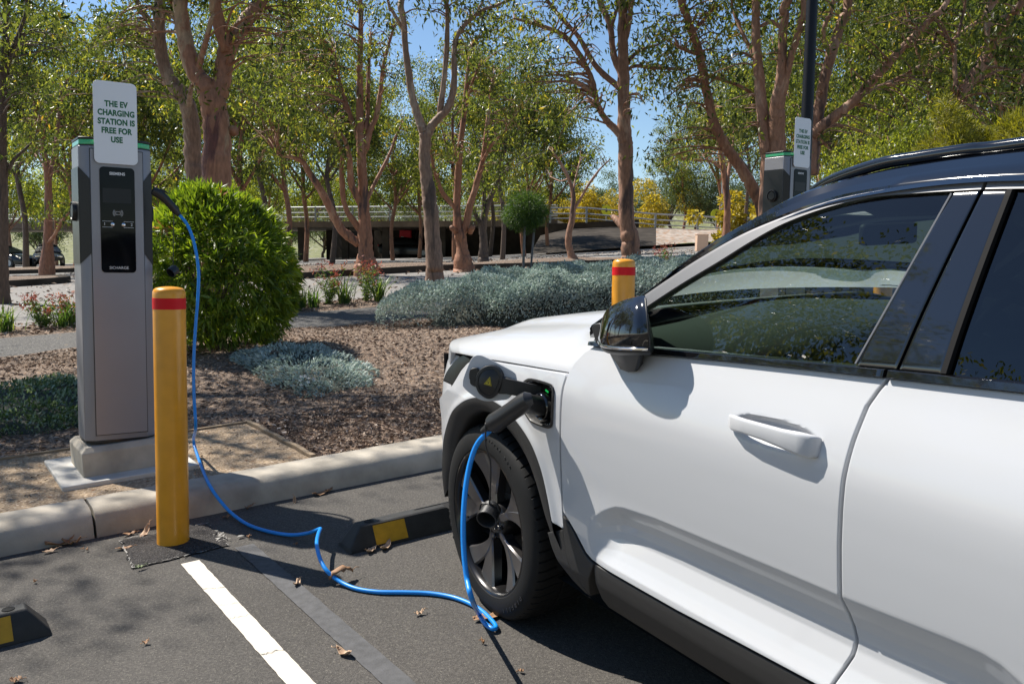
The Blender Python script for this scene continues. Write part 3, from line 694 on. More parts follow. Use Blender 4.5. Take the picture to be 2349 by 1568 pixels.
tree("gum_tree", "dark gum trunk at the far left picture edge", 17.5,
 [[(5, 655, 11), (7, 560, 11), (8, 450, 10), (6, 330, 9), (6, 200, 9), (12, 100, 8), (16, 0, 7)],
  [(8, 420, 5), (30, 370, 4), (55, 345, 3), (80, 320, 2)], [(8, 190, 5), (30, 110, 5), (50, 60, 4), (60, 0, 4)]],
 [(50, 155, 62), (10, 60, 60), (112, 165, 50), (60, 215, 38), (-60, 100, 90), (-40, 250, 60), (-100, 0, 100), (85, 10, 60), (130, 100, 40), (-30, 340, 50)], BK_DARK, 3)
tree("gum_tree", "slender reddish gum left of the charger, black car behind it", 26.0,
 [[(108, 618, 13), (110, 560, 11), (111, 505, 9), (111, 440, 8), (108, 390, 7), (98, 330, 5), (84, 280, 4), (78, 230, 3)],
  [(111, 420, 6), (125, 350, 5), (134, 280, 4), (140, 200, 3)], [(108, 560, 4), (125, 540, 4), (140, 510, 3), (168, 478, 2)], [(110, 400, 4), (95, 370, 3), (70, 345, 2)]],
 [(90, 300, 38), (150, 265, 45), (55, 330, 40), (175, 195, 50), (125, 345, 35), (25, 300, 35), (155, 385, 38), (60, 395, 30), (130, 225, 40), (80, 250, 35)], BK_RED, 4, L=.135, dens=560)
tree("gum_tree", "many-limbed red gum on the traffic island, long limb reaching left", 23.5,
 [[(840, 610, 20), (839, 580, 17), (838, 547, 17), (836, 500, 14), (834, 463, 13), (831, 400, 11), (829, 357, 11), (826, 273, 9), (825, 168, 7), (827, 84, 6), (826, 0, 5)],
  [(824, 560, 10), (800, 541, 11), (785, 528, 10), (768, 500, 10), (756, 475, 9), (742, 447, 9), (726, 421, 8), (708, 393, 7), (693, 370, 6), (665, 360, 4), (640, 357, 3)],
  [(830, 535, 7), (810, 505, 7), (796, 484, 6), (787, 450, 6), (785, 421, 6), (783, 385, 5), (785, 355, 5), (770, 310, 3)],
  [(831, 478, 8), (818, 450, 8), (806, 421, 8), (803, 390, 7), (802, 362, 6), (790, 320, 4), (768, 290, 3)],
  [(833, 350, 8), (840, 336, 8), (848, 300, 7), (861, 273, 6), (868, 240, 6), (874, 202, 5), (880, 147, 4), (903, 63, 3)],
  [(838, 300, 6), (843, 265, 5), (844, 210, 5), (846, 150, 4), (850, 80, 3)], [(824, 330, 6), (815, 295, 6), (806, 273, 5), (795, 240, 5), (785, 210, 4), (768, 126, 3)],
  [(840, 463, 5), (860, 420, 4), (882, 378, 4), (897, 345, 3), (907, 315, 3), (925, 280, 2)]],
 [(700, 330, 48), (650, 270, 50), (700, 220, 55), (615, 200, 55), (760, 165, 48), (660, 130, 55), (740, 85, 48), (800, 110, 38), (872, 120, 36), (893, 55, 32), (905, 170, 20), (725, 285, 42), (595, 320, 40),
  (780, 275, 30), (850, 25, 42), (780, 15, 48), (700, 25, 48), (620, 60, 48), (560, 130, 50), (590, 260, 38), (860, 230, 22), (560, 200, 40), (640, 340, 30)], BK_RED, 5, dens=560, L=.14)
tree("gum_tree", "smooth grey gum with a bent trunk behind the silver shrub", 15.5,
 [[(997, 628, 21), (995, 590, 19), (991, 526, 17), (988, 480, 17), (983, 442, 16), (977, 400, 14), (974, 360, 13), (976, 320, 13), (972, 300, 12), (965, 285, 10), (957, 262, 9), (946, 222, 8), (938, 170, 8), (931, 118, 7), (925, 42, 7), (922, 0, 7)],
  [(976, 318, 11), (990, 290, 10), (1008, 269, 9), (1026, 250, 9), (1038, 215, 8), (1042, 170, 7), (1044, 97, 6), (1068, 55, 5), (1110, 22, 4), (1150, 8, 3)],
  [(1008, 268, 6), (1012, 235, 7), (1017, 195, 6), (1024, 126, 6), (1026, 50, 5), (1022, 0, 5)], [(932, 75, 4), (920, 60, 4), (900, 25, 4), (890, 0, 3)]],
 [(1040, 35, 42), (1085, 0, 50), (930, -70, 80), (1065, 110, 28), (1010, -60, 80), (1150, -20, 60), (1090, 80, 30), (1120, 40, 35), (985, 15, 28)], BK_GREY, 6)
tree("gum_tree", "twin-stemmed red gum with a knobbly fork right of the grey gum", 24.5,
 [[(1063, 600, 17), (1060, 570, 13), (1056, 540, 14), (1050, 520, 11), (1048, 463, 8), (1051, 400, 8), (1055, 350, 7), (1063, 273, 6), (1071, 200, 6), (1076, 150, 5), (1085, 100, 4)],
  [(1060, 535, 10), (1070, 510, 8), (1078, 470, 8), (1088, 440, 7), (1097, 405, 7), (1107, 370, 6), (1116, 300, 5), (1124, 230, 4), (1130, 180, 3)],
  [(1047, 480, 5), (1030, 460, 5), (1014, 440, 5), (1003, 410, 5), (995, 385, 4), (988, 340, 3)], [(1045, 530, 7), (1036, 522, 6)], [(1078, 532, 7), (1085, 520, 6)],
  [(1053, 380, 4), (1040, 330, 3), (1038, 270, 3)], [(1107, 370, 4), (1130, 330, 3), (1160, 300, 2)], [(1063, 270, 4), (1080, 200, 3), (1100, 150, 3)]],
 [(1120, 130, 42), (1152, 200, 45), (1112, 250, 38), (1072, 150, 32), (1162, 280, 42), (1100, 320, 36), (1045, 325, 25), (1185, 335, 42), (1140, 380, 38), (1135, 60, 50), (1195, 240, 38), (1020, 340, 25), (1010, 390, 22), (1090, 205, 30)], BK_RED, 7, dens=560, L=.14)
tree("gum_tree", "low dark gum before the bridge wall, left of the ball tree", 33.0,
 [[(1109, 580, 11), (1109, 550, 9), (1108, 520, 9), (1112, 490, 8), (1120, 465, 7), (1135, 430, 5), (1150, 400, 4)], [(1106, 522, 6), (1094, 498, 5), (1086, 478, 4), (1080, 440, 3)], [(1110, 490, 5), (1110, 440, 4), (1105, 400, 3)]],
 [(1100, 430, 32), (1150, 415, 38), (1178, 455, 34), (1085, 395, 32), (1212, 385, 38), (1130, 375, 34), (1060, 430, 26)], BK_DARK, 8, L=.16, dens=420)
tree("gum_tree", "straight pink-barked gum behind the bollard by the bonnet", 16.0,
 [[(1448, 610, 25), (1448, 575, 22), (1443, 540, 20), (1437, 500, 17), (1436, 421, 17), (1435, 340, 16.5), (1433, 310, 16), (1431, 235, 14), (1430, 147, 13), (1428, 63, 11), (1426, 0, 10)],
  [(1434, 525, 10), (1420, 510, 8), (1410, 500, 7), (1405, 497, 6)],
  [(1430, 318, 9), (1415, 300, 9), (1398, 284, 8), (1386, 269, 7), (1372, 245, 6), (1366, 215, 6), (1356, 177, 6), (1340, 145, 6), (1327, 122, 6), (1302, 90, 6), (1282, 75, 5), (1251, 63, 5), (1215, 52, 4), (1180, 42, 3)],
  [(1428, 208, 8), (1410, 192, 7), (1386, 172, 7), (1362, 145, 6), (1345, 115, 6), (1327, 84, 5), (1305, 60, 5), (1285, 38, 5), (1262, 10, 4)],
  [(1428, 172, 9), (1412, 140, 8), (1405, 109, 7), (1400, 60, 7), (1388, 30, 7), (1376, 0, 7)], [(1430, 105, 8), (1440, 63, 7), (1446, 35, 6), (1451, 0, 6)],
  [(1440, 145, 5), (1449, 132, 4), (1465, 118, 4), (1487, 109, 3), (1512, 103, 2)], [(1436, 165, 4), (1455, 152, 4), (1490, 155, 4), (1530, 157, 4), (1570, 160, 3)], [(1404, 58, 4), (1412, 30, 4), (1416, 0, 4)]],
 [(1250, 72, 46), (1200, 35, 40), (1290, 150, 40), (1312, 205, 34), (1265, 205, 38), (1340, 60, 42), (1362, 235, 24), (1390, 215, 24), (1320, 15, 42), (1245, 140, 40), (1215, 165, 35), (1492, 130, 30), (1478, 190, 22), (1452, 235, 18),
  (1500, 75, 20), (1400, -80, 90), (1480, -90, 70), (1300, -70, 90), (1335, 250, 20), (1295, 255, 20), (1375, 130, 22)], BK_PINK, 9)
tree("young_tree", "small bent young tree with thin pale branches and sparse leaves", 27.0,
 [[(1315, 598, 10), (1309, 580, 8), (1304, 555, 8), (1306, 530, 7), (1312, 505, 7), (1315, 470, 6), (1314, 440, 5), (1305, 410, 4), (1293, 387, 4), (1280, 365, 3), (1268, 349, 2)],
  [(1317, 480, 4), (1332, 455, 3), (1352, 421, 3), (1365, 403, 3), (1377, 387, 2), (1400, 365, 1.5)], [(1314, 445, 3), (1320, 410, 2), (1330, 370, 1.5)], [(1303, 410, 2), (1285, 415, 1.5), (1262, 405, 1.2)]],
 [(1282, 340, 20), (1335, 362, 24), (1352, 335, 20), (1302, 385, 18), (1372, 370, 14), (1262, 400, 14), (1330, 405, 14), (1262, 350, 14)], BK_PINK, 10, leaf=L_GUM2, dens=200, L=.15, fillk=0)
tree("gum_tree", "red gum leaning left across the sky, left of the farther charger", 14.5,
 [[(1752, 520, 17), (1748, 475, 15), (1728, 435, 14), (1710, 402, 13), (1688, 370, 12), (1669, 342, 12), (1655, 317, 11), (1641, 291, 11), (1632, 260, 10), (1625, 228, 10), (1617, 195, 10), (1612, 160, 10), (1602, 115, 9), (1588, 75, 9), (1575, 35, 8), (1562, 0, 8)],
  [(1612, 175, 5), (1640, 178, 4), (1669, 187, 4), (1701, 199, 4), (1729, 218, 4)], [(1602, 125, 4), (1580, 118, 4), (1555, 108, 3)], [(1590, 75, 5), (1615, 45, 4), (1640, 20, 3)]],
 [(1560, 60, 36), (1530, 120, 34), (1605, 30, 42), (1640, 100, 40), (1665, 25, 48), (1560, 195, 32), (1600, 225, 36), (1552, 265, 40), (1525, 315, 36), (1582, 330, 38), (1650, 150, 36), (1505, 50, 26), (1530, -30, 50), (1610, -60, 80), (1545, 215, 30)], BK_RED, 11)
tree("gum_tree", "dark many-trunked gum directly behind the farther charger", 13.2,
 [[(1762, 400, 18), (1758, 339, 15), (1752, 290, 14), (1748, 250, 13), (1742, 190, 12), (1738, 140, 11), (1735, 95, 10), (1734, 45, 9), (1734, 0, 9)],
  [(1784, 395, 22), (1783, 332, 19), (1783, 280, 18), (1783, 237, 16), (1788, 200, 12), (1793, 150, 10), (1796, 79, 10), (1802, 35, 9), (1808, 0, 9)],
  [(1776, 330, 9), (1782, 280, 9), (1790, 245, 9), (1797, 215, 8), (1805, 175, 8), (1812, 140, 8), (1825, 98, 8), (1835, 55, 7), (1843, 0, 6)],
  [(1862, 400, 16), (1866, 340, 14), (1872, 290, 13), (1881, 240, 13), (1888, 200, 12), (1897, 158, 12), (1908, 120, 12), (1920, 85, 11), (1933, 45, 11), (1945, 0, 10)],
  [(1862, 312, 12), (1885, 290, 12), (1912, 270, 12), (1935, 252, 11), (1957, 234, 11), (1980, 210, 10), (2001, 187, 10), (2024, 160, 10), (2049, 133, 9), (2075, 105, 8), (2099, 82, 8), (2122, 58, 7), (2144, 35, 7), (2175, 0, 6)],
  [(1975, 218, 6), (2000, 206, 6), (2022, 198, 5), (2050, 185, 5), (2080, 171, 5), (2110, 153, 5), (2144, 133, 5), (2191, 89, 5), (2220, 65, 4), (2254, 44, 4)],
  [(1905, 125, 6), (1893, 98, 6), (1889, 75, 5), (1897, 45, 5), (1910, 10, 4)], [(1739, 150, 5), (1720, 110, 5), (1700, 70, 4), (1680, 20, 4)], [(1745, 60, 4), (1770, 50, 5), (1790, 62, 5)]],
 [(1700, 60, 55), (1705, 150, 45), (1775, 105, 36), (1862, 55, 45), (1845, 185, 34), (1955, 95, 55), (2000, 55, 65), (2055, 45, 60), (2105, 120, 55), (2020, 135, 45), (2155, 180, 55), (1985, 300, 34), (1900, -60, 100), (2050, -70, 110), (1750, -70, 100), (2065, 255, 46), (1930, 330, 30), (1690, 250, 34), (1720, 290, 28)], BK_PINK, 12)
tree("gum_tree", "pink gum trunk leaning right above the car roof", 12.8,
 [[(2125, 400, 15), (2150, 330, 14), (2172, 270, 14), (2201, 215, 13), (2222, 190, 13), (2239, 168, 14), (2256, 140, 13), (2270, 114, 11), (2268, 85, 9), (2268, 50, 9), (2280, 0, 9)],
  [(2268, 118, 10), (2285, 90, 9), (2302, 63, 9), (2325, 30, 8), (2347, 0, 8)], [(2188, 225, 5), (2192, 200, 5), (2190, 150, 5), (2194, 95, 4), (2205, 50, 3), (2215, 0, 3)]],
 [(2235, 70, 55), (2185, 110, 55), (2305, 120, 65), (2335, 35, 65), (2255, -30, 80), (2205, 185, 46), (2305, 205, 55), (2125, 50, 55), (2350, 150, 60), (2400, 80, 80), (2340, 255, 45), (2120, 130, 45)], BK_PINK, 13)
tree("gum_tree", "thin dark red gum beside the grey lamp post", 24.0,
 [[(1665, 545, 9), (1668, 500, 7.5), (1668, 455, 7.5), (1661, 400, 7), (1652, 345, 5), (1640, 290, 4), (1632, 250, 3)], [(1666, 440, 5), (1672, 390, 4), (1680, 340, 3), (1684, 290, 2)], [(1655, 385, 4), (1630, 370, 3), (1600, 368, 3), (1565, 365, 2)]],
 [(1620, 290, 34), (1672, 300, 32), (1690, 345, 30), (1600, 330, 32), (1640, 250, 34), (1560, 350, 28), (1690, 400, 24)], BK_RED, 14, L=.13, dens=560)

tree("gum_tree", "gum standing left of the view whose boughs hang over the garden bed", 8.2,
 [[(-520, 780, 36), (-520, 500, 32), (-500, 200, 30), (-470, -20, 26), (-430, -250, 20), (-400, -420, 14)],
  [(-490, 100, 20), (-330, -60, 17), (-120, -140, 13), (90, -180, 9), (300, -220, 6), (470, -235, 3)], [(-470, -20, 16), (-300, -230, 12), (-60, -330, 8), (200, -360, 4)], [(-500, 250, 14), (-640, 60, 12), (-760, -150, 8)]],
 [(170, -150, 160), (40, -150, 160), (470, -215, 140), (620, -230, 140), (-150, -170, 200), (-350, -230, 220), (320, -235, 130), (-60, -350, 200), (200, -380, 180), (-420, -450, 240), (-780, -200, 220), (-620, -350, 220)], BK_GREY, 15, dens=900, fillk=0)
# ---- generic far trees: a few kinds, each grown once, then copied one by one
def far_tree(seed, H, spread, leaf, n, L, trunk_h, bk, nlimb=6):
    rs = np.random.default_rng(seed); o = empty("far_tree", None, None)
    T = MB(); cen, rd = [], []
    tr = np.array([[0, 0, -.3, .17], [rs.normal(0, .1), rs.normal(0, .1), trunk_h * .5, .13], [rs.normal(0, .2), rs.normal(0, .2), trunk_h, .12], [rs.normal(0, .3), rs.normal(0, .3), H * .62, .07], [rs.normal(0, .4), rs.normal(0, .4), H * .93, .02]])
    s = smooth_path(tr, 5); T.tube(s[:, :3], s[:, 3], seg=8)
    for k in range(nlimb):
        a = 2 * math.pi * k / nlimb + rs.normal(0, .4); z0 = trunk_h * rs.uniform(.75, 1.5); ln = spread * rs.uniform(.7, 1.1)
        i = np.argmin(abs(s[:, 2] - z0)); p0 = s[i, :3]; zz = rs.uniform(.25, .6) * H
        pts = np.array([[*p0, .075], [p0[0] + math.cos(a) * ln * .45, p0[1] + math.sin(a) * ln * .45, p0[2] + zz * .45, .055], [p0[0] + math.cos(a) * ln * .8, p0[1] + math.sin(a) * ln * .8, p0[2] + zz, .025]])
        q = smooth_path(pts, 5); T.tube(q[:, :3], q[:, 3], seg=6)
        for f in (5, 8, 10): cen.append(q[min(f, len(q) - 1), :3] + rs.normal(0, .4, 3)); rd.append(spread * rs.uniform(.26, .42))
    for f in (.6, .72, .85, .97): cen.append(np.array([rs.normal(0, .5), rs.normal(0, .5), H * f])); rd.append(spread * rs.uniform(.28, .42))
    T.build("trunk", bk, o, sharp=0)
    C, D, Ln, tn = leaves_in(cen, rd, n, L, rs)
    V, Q = leaf_flat(C, D, Ln, Ln * .42); fast_mesh("crown", V, Q, leaf, tn, o); return o
KINDS = [(far_tree(101, 11.5, 3.6, L_GUM, 420, .185, 4.3, BK_RED), "open-crowned dark gum tree in the grove beyond the car park"),
         (far_tree(102, 13.0, 3.8, L_GUM, 420, .185, 5.2, BK_DARK), "tall dark-trunked gum tree in the grove beyond the car park"),
         (far_tree(103, 9.0, 3.0, L_GUM2, 420, .18, 2.6, BK_PINK), "bright green tree in the sunlit grove beyond the car park"),
         (far_tree(104, 7.0, 3.1, L_SAGE, 380, .18, 1.0, BK_DARK, 7), "rounded sage-green tree beyond the bridge")]
used = [False] * 4
def put_far(kind, px, Y, s=1.0, rz=None, X=None, label=None):
    o, lab = KINDS[kind]
    if used[kind]: o = copy_tree(o)
    used[kind] = True
    X = (px - IW / 2) / FPX * Y if X is None else X
    z0 = 4.4 if (px > 1262 and Y > 62) else ground_z(X, Y)
    o.location = (X, Y, z0); o.rotation_euler = (0, 0, random.uniform(0, 6.28) if rz is None else rz); o.scale = (s, s, s * random.uniform(.93, 1.08))
    tag(o, label or lab, "tree", ["open dark gums of the far grove", "tall gums of the far grove", "bright green trees of the far grove", "sage green trees beyond the bridge"][kind]); return o
FAR = [(1, -150, 80, 1.1), (0, 20, 90, 1.0), (3, 90, 92, 1.1), (2, 180, 95, 1.1), (3, 280, 98, 1.2), (1, 360, 90, 1.0), (3, 450, 100, 1.2), (2, 560, 96, 1.1), (3, 650, 96, 1.1), (3, 740, 102, 1.2), (2, 840, 98, 1.0), (3, 930, 100, 1.1), (3, 1020, 104, 1.1), (2, 1110, 100, .9),(0, -60, 33, 1.0), (1, 60, 44, .95), (0, 175, 38, .95), (1, 255, 50, 1.0), (0, 330, 40, .9), (1, 400, 56, 1.05), (0, 560, 33, .85), (1, 600, 46, 1.0), (0, 655, 36, .85), (0, 700, 54, 1.0), (1, 760, 44, .85),
       (0, 900, 52, .85), (1, 830, 60, .9), (0, 960, 58, .8), (0, 1040, 46, .72), (1, 1120, 56, .95), (0, 1200, 48, .8), (0, 1255, 52, .78), (1, 1150, 40, .72),
       (2, 30, 60, 1.0), (2, 130, 66, 1.0), (2, 220, 58, .9), (2, 310, 70, 1.1), (2, 400, 64, .9), (2, 520, 72, 1.1), (2, 610, 62, .9), (2, 700, 76, 1.0), (2, 770, 80, 1.0), (2, 880, 78, 1.0), (2, 960, 74, .9), (2, 1060, 80, 1.0), (2, 1150, 74, .9), (2, 1240, 78, .8),
       (0, 1560, 72, .75), (0, 1640, 66, .9), (1, 1700, 60, .95), (1, 1760, 46, .85), (0, 1830, 38, .85), (1, 1900, 44, .95), (0, 1960, 34, .8), (1, 2040, 38, .95), (0, 2110, 30, .85), (1, 2190, 34, .95), (0, 2270, 28, .85), (1, 2350, 30, .95), (0, 2450, 26, .9),
       (2, 1870, 52, 1.0), (2, 1950, 48, .9), (2, 2030, 50, 1.0), (2, 2120, 46, .9), (2, 2210, 44, .9), (2, 2310, 40, .9), (2, 1980, 30, .6), (2, 2080, 28, .55),
       (3, 1320, 92, .95), (3, 1390, 98, 1.0), (3, 1450, 88, .8), (3, 1530, 76, .85), (3, 1590, 72, .8), (3, 1640, 80, .9), (3, 1270, 84, .8), (3, 1480, 100, .9), (3, 1720, 78, .8), (3, 1350, 80, .5), (3, 1210, 90, 1.0)]
for q in FAR: put_far(*q)
# trees to the left of the view: they shade the kerb and show in the car's glass
KINDS.append((far_tree(105, 10.5, 3.3, L_GUM, 620, .13, 3.6, BK_RED), "tree")); used.append(False)
for i, (X, Y, s) in enumerate(((-8.4, 6.5, .78), (-13.5, 10.8, .92), (-16.0, 4.5, .9), (-7.0, -12.0, 1.0), (0.5, -15.0, 1.1), (7.0, -13.0, .95), (13.5, -16.0, 1.1), (-13.0, -9.0, 1.0), (19.0, -10.0, 1.0))):
    o = KINDS[4][0] if i == 0 else copy_tree(KINDS[4][0]); o.location = (X, Y, ground_z(X, Y)); o.rotation_euler = (0, 0, i * 1.3); o.scale = (s, s, s); o.name = "shade_tree"
    tag(o, "leafy gum tree at the edge of the bays, outside the photographed view", "tree", "gum trees around the bays")

# ---- golden bushes, ball tree, clipped bush, silver shrubs
def bush(name, label, loc, blobs, leaf, n, L, wid, cat="bush", outward=.7, droop=.2, seed=0, stem=None, group=None, flat=False):
    rs = np.random.default_rng(seed); o = empty(name, label, cat, loc, group=group); Cs, Ds, Ts = [], [], []
    tot = sum(r[3] ** 2 for r in blobs)
    for x, y, z, r, *sq in blobs:
        k = max(20, int(n * r * r / tot)); d = rs.normal(size=(k, 3)); d /= np.linalg.norm(d, axis=1)[:, None]
        q = d * (r * np.clip(rs.normal(.92, .13, k), .3, 1.15))[:, None]; q[:, 2] *= (sq[0] if sq else 1)
        Cs.append(np.array([x, y, z]) + q); dd = d * outward + rs.normal(0, .45, (k, 3)); dd[:, 2] -= droop; Ds.append(dd); Ts.append(np.clip(rs.beta(2, 2, k) + rs.normal(0, .1), 0, 1))
    C, D, T = np.vstack(Cs), np.vstack(Ds), np.concatenate(Ts); Ln = L * rs.uniform(.7, 1.25, len(C))
    V, Q = (leaf_flat if flat else leaf_quads)(C, D, Ln, Ln * wid); fast_mesh("foliage", V, Q, leaf, np.repeat(T, 1 if flat else 2), o)
    if stem:
        b = MB(); [b.tube(s, r, 7) for s, r in stem]; b.build("stem", BK_DARK, o)
    return o
def blobs(rs, n, w, h, r0, r1): return [(rs.normal(0, w), rs.normal(0, w * .7), abs(rs.normal(h * .5, h * .28)), rs.uniform(r0, r1), .85) for _ in range(n)]
for i, (px, Y, z, s, lb) in enumerate([(1325, 74, 4.5, 1.0, "bright golden bush behind the railing, left of the small bent tree"), (1385, 76, 4.5, 1.1, "bright golden bush behind the railing, right of the small bent tree"), (1495, 70, 4.5, 1.1, "golden bush behind the railing, right of the pink gum"),
        (1700, 40, None, .62, "small golden bush at the foot of the leaning red gum"), (1270, 78, 4.5, .9, "golden bush above the round ball tree"), (1165, 86, 4.2, 1.2, "golden bush beyond the bridge near the twin-stemmed gum")]):
    X = (px - IW / 2) / FPX * Y; rs = np.random.default_rng(300 + i)
    bush("golden_bush", lb, (X, Y, z or ground_z(X, Y)), [(a * s, b_ * s, c * s, d * s, e) for a, b_, c, d, e in blobs(rs, 16, 1.1, 3.2, .5, .9)], L_GOLD, 3600, .22, .5, seed=300 + i, flat=True, group="golden bushes", stem=[(np.array([[0, 0, -.3], [0, 0, 1.2]]), .08)])
rs = np.random.default_rng(71); c = at(2235, 330, 9.6); g = ground_z(c[0], c[1])
GB = []
for px, py, r in ((2172, 262, 24), (2190, 292, 30), (2215, 322, 36), (2255, 340, 36), (2325, 300, 32), (2350, 325, 46), (2150, 340, 28), (2200, 350, 44), (2290, 350, 44), (2168, 235, 12), (2120, 348, 18), (2345, 275, 18)):
    q = at(px, py, 9.6 + rs.uniform(-.4, .4)) - np.array([c[0], c[1], g]); GB.append((*q, r * 9.6 / FPX))
bush("golden_conifer", "feathery yellow-green conifer just above the car roof", (c[0], c[1], g), GB, leafmat("conifer_leaf", [(0, (.06, .07, .012)), (.5, (.17, .17, .02)), (1, (.34, .31, .04))], .6, .3), 11000, .085, .13, cat="shrub", outward=.5, droop=-.25, seed=72,
     stem=[(np.array([[0, 0, -.2], [0, 0, 1.4]]), .05)], flat=True)
# ball-shaped standard on a staked stem
Yb = 11.6; c = at(1203, 483, Yb); q = at(1199, 632, Yb); g = ground_z(q[0], q[1]) + .15; rs = np.random.default_rng(8)
BB = [(c[0] - q[0], c[1] - q[1], c[2] - g, .22, .9)]
for _ in range(30):
    d = rs.normal(size=3); d /= np.linalg.norm(d); d[2] *= .72; BB.append((c[0] - q[0] + d[0] * .2, c[1] - q[1] + d[1] * .2, c[2] - g + d[2] * .2 + .0, rs.uniform(.08, .13)))
bush("ball_tree", "small round clipped tree on a staked stem in the silver shrub", (q[0], q[1], g), BB, L_PINE, 15000, .055, .10, cat="tree", outward=.8, droop=.35, seed=9,
     stem=[(np.array([[0, 0, -.2], [0.0, 0, .5], [c[0] - q[0], c[1] - q[1], c[2] - g - .1]]), .013)], flat=True)
for i, (a, e, lb) in enumerate((((1198, 628), (1204, 520), "grey timber stake holding the stem of the ball tree"), ((1208, 628), (1226, 518), "leaning grey timber stake right of the ball tree stem"))):
    p0 = at(*a, Yb - .05 + .1 * i); p0[2] = ground_z(p0[0], p0[1]); p1 = at(*e, Yb - .05 + .1 * i); b = MB(); b.tube(np.array([[0, 0, 0], p1 - p0]), .017, 4)
    o = b.build("stake", simple("stake_grey", (.13, .13, .14), .8, var=.3), None, bevel=.002); o.location = p0; tag(o, lb, "stake")

# the clipped bush of lance leaves behind the bollard
c0 = P(2.55, 8.78, .2); rs = np.random.default_rng(21); NW = 2700
d = rand_dirs(NW); d = d[d[:, 2] > -.75]; NW = len(d)
px_ = np.sign(d) * np.abs(d) ** 1.0; rr = np.array([.76, .72, .80]); lump = 1 + .07 * np.sin(d[:, 0] * 5 + 1) * np.sin(d[:, 1] * 4 + d[:, 2] * 5) + rs.normal(0, .035, NW)
tz = np.clip(d[:, 2], -1, 1); px_[:, :2] *= (1 - np.where(tz > 0, .30, .26) * tz ** 2)[:, None]
Wc = px_ * rr * lump[:, None] * np.where(rs.random(NW) < .3, rs.uniform(.7, .95, NW), 1)[:, None] * np.stack([1 - .14 * np.clip(d[:, 2], 0, 1) ** 2, 1 - .14 * np.clip(d[:, 2], 0, 1) ** 2, np.ones(NW)], 1) + np.array([0, 0, .76])
k = 9; C = np.repeat(Wc, k, 0) + rs.normal(0, .012, (NW * k, 3)); n0 = np.repeat(d, k, 0)
D = n0 * .75 + rs.normal(0, .55, (NW * k, 3)); D[:, 2] += np.where(n0[:, 2] > .55, .25, -.45); Ln = rs.uniform(.08, .135, NW * k)
T = np.clip(np.repeat(rs.beta(2.2, 2.6, NW), k) + rs.normal(0, .10, NW * k), 0, .96); T[np.repeat((rs.random(NW) < .012) & (d[:, 2] > .45), k)] = 1.0
V, Q = leaf_quads(C, D, Ln, Ln * .205, .24)
ob = empty("clipped_bush", "big rounded bright green bush with narrow leaves behind the bollard", "bush", c0)
fast_mesh("foliage", V, Q, L_BOTTLE, np.repeat(T, 2), ob)
b = MB()
for i in range(16):
    a = rs.uniform(0, 6.28); e = np.array([math.cos(a) * rs.uniform(.2, .6), math.sin(a) * rs.uniform(.2, .6), rs.uniform(.5, 1.4)]); b.tube(smooth_path(np.array([[0, 0, -.15], e * np.array([.35, .35, .5]), e]), 4), np.linspace(.02, .006, 9), 6)
b.build("stems", BK_DARK, ob)

# silver shrubs and ground covers: mounds of small felted leaves
def mound(name, label, cu, cv, hu, hv, H, n, L, leaf, seed, cat="shrub", wid=.5, base=bed_h, pw=.5, wav=.06):
    rs = np.random.default_rng(seed); a = rs.uniform(0, 2 * np.pi, n); q = np.sqrt(rs.random(n)) ** .82
    edge = 1 + .09 * np.sin(3 * a + seed) + .06 * np.sin(7 * a + 2 * seed)
    du = np.sign(np.cos(a)) * np.abs(np.cos(a)) ** .75 * hu * q * edge; dv = np.sign(np.sin(a)) * np.abs(np.sin(a)) ** .75 * hv * q * edge
    U, Vv = cu + du, cv + dv; hh = H * (1 - q ** 3.2) ** pw + wav * np.sin(U * 5.3 + seed) * np.sin(Vv * 6.1) * (1 - q ** 4) + .04 * np.sin(U * 13) * np.sin(Vv * 15 + 1) * (1 - q ** 4)
    hh = np.where(rs.random(n) < .35, hh * rs.random(n) ** .4, hh) + rs.normal(0, .012, n)
    h0 = base(U, Vv); C = U[:, None] * PU + Vv[:, None] * PV + (h0 + np.maximum(hh, .01))[:, None] * PN
    out = (du / hu ** 2 * .8)[:, None] * PU + (dv / hv ** 2 * .8)[:, None] * PV + .65 * PN; D = out + rs.normal(0, .5, (n, 3))
    tone = np.clip(rs.beta(2.4, 2.2, n) + .10 * np.sin(U * 9) * np.sin(Vv * 8), 0, .985); tone[rs.random(n) < .004] = 1
    o = empty(name, label, cat, P(cu, cv, float(base(cu, cv)))); V, Q = leaf_quads(C - P(cu, cv, float(base(cu, cv))), D, L * rs.uniform(.6, 1.3, n), L * wid, .15)
    fast_mesh("foliage", V, Q, leaf, np.repeat(tone, 2), o)
    b = MB(); us = np.linspace(-1, 1, 26)
    A = np.array([[P(cu + hu * .93 * x * math.sqrt(max(0, 1 - .5 * y * y)), cv + hv * .93 * y * math.sqrt(max(0, 1 - .5 * x * x)), float(base(cu + hu * x, cv + hv * y)) + H * .78 * max(0, 1 - max(x * x, y * y) ** 2) ** .6 - .02) - P(cu, cv, float(base(cu, cv))) for y in us] for x in us])
    b.grid(A); b.build("inner_twigs", simple("twig_mass", (.045, .05, .04), .95, bump=.6, bscale=60, var=.5, vscale=25), o, sharp=0); return o
mound("silver_shrub", "wide low silver-grey shrub beyond the car bonnet", 8.0, 9.10, 3.05, 1.12, .57, 115000, .034, L_SILVER, 31, pw=.26)
mound("silver_ground_cover", "patch of silver ground cover with tiny white flowers, right of the bollard", 2.90, 7.30, .46, .85, .09, 5200, .034, L_SILVER, 33, cat="ground cover", wid=.4, wav=.02)
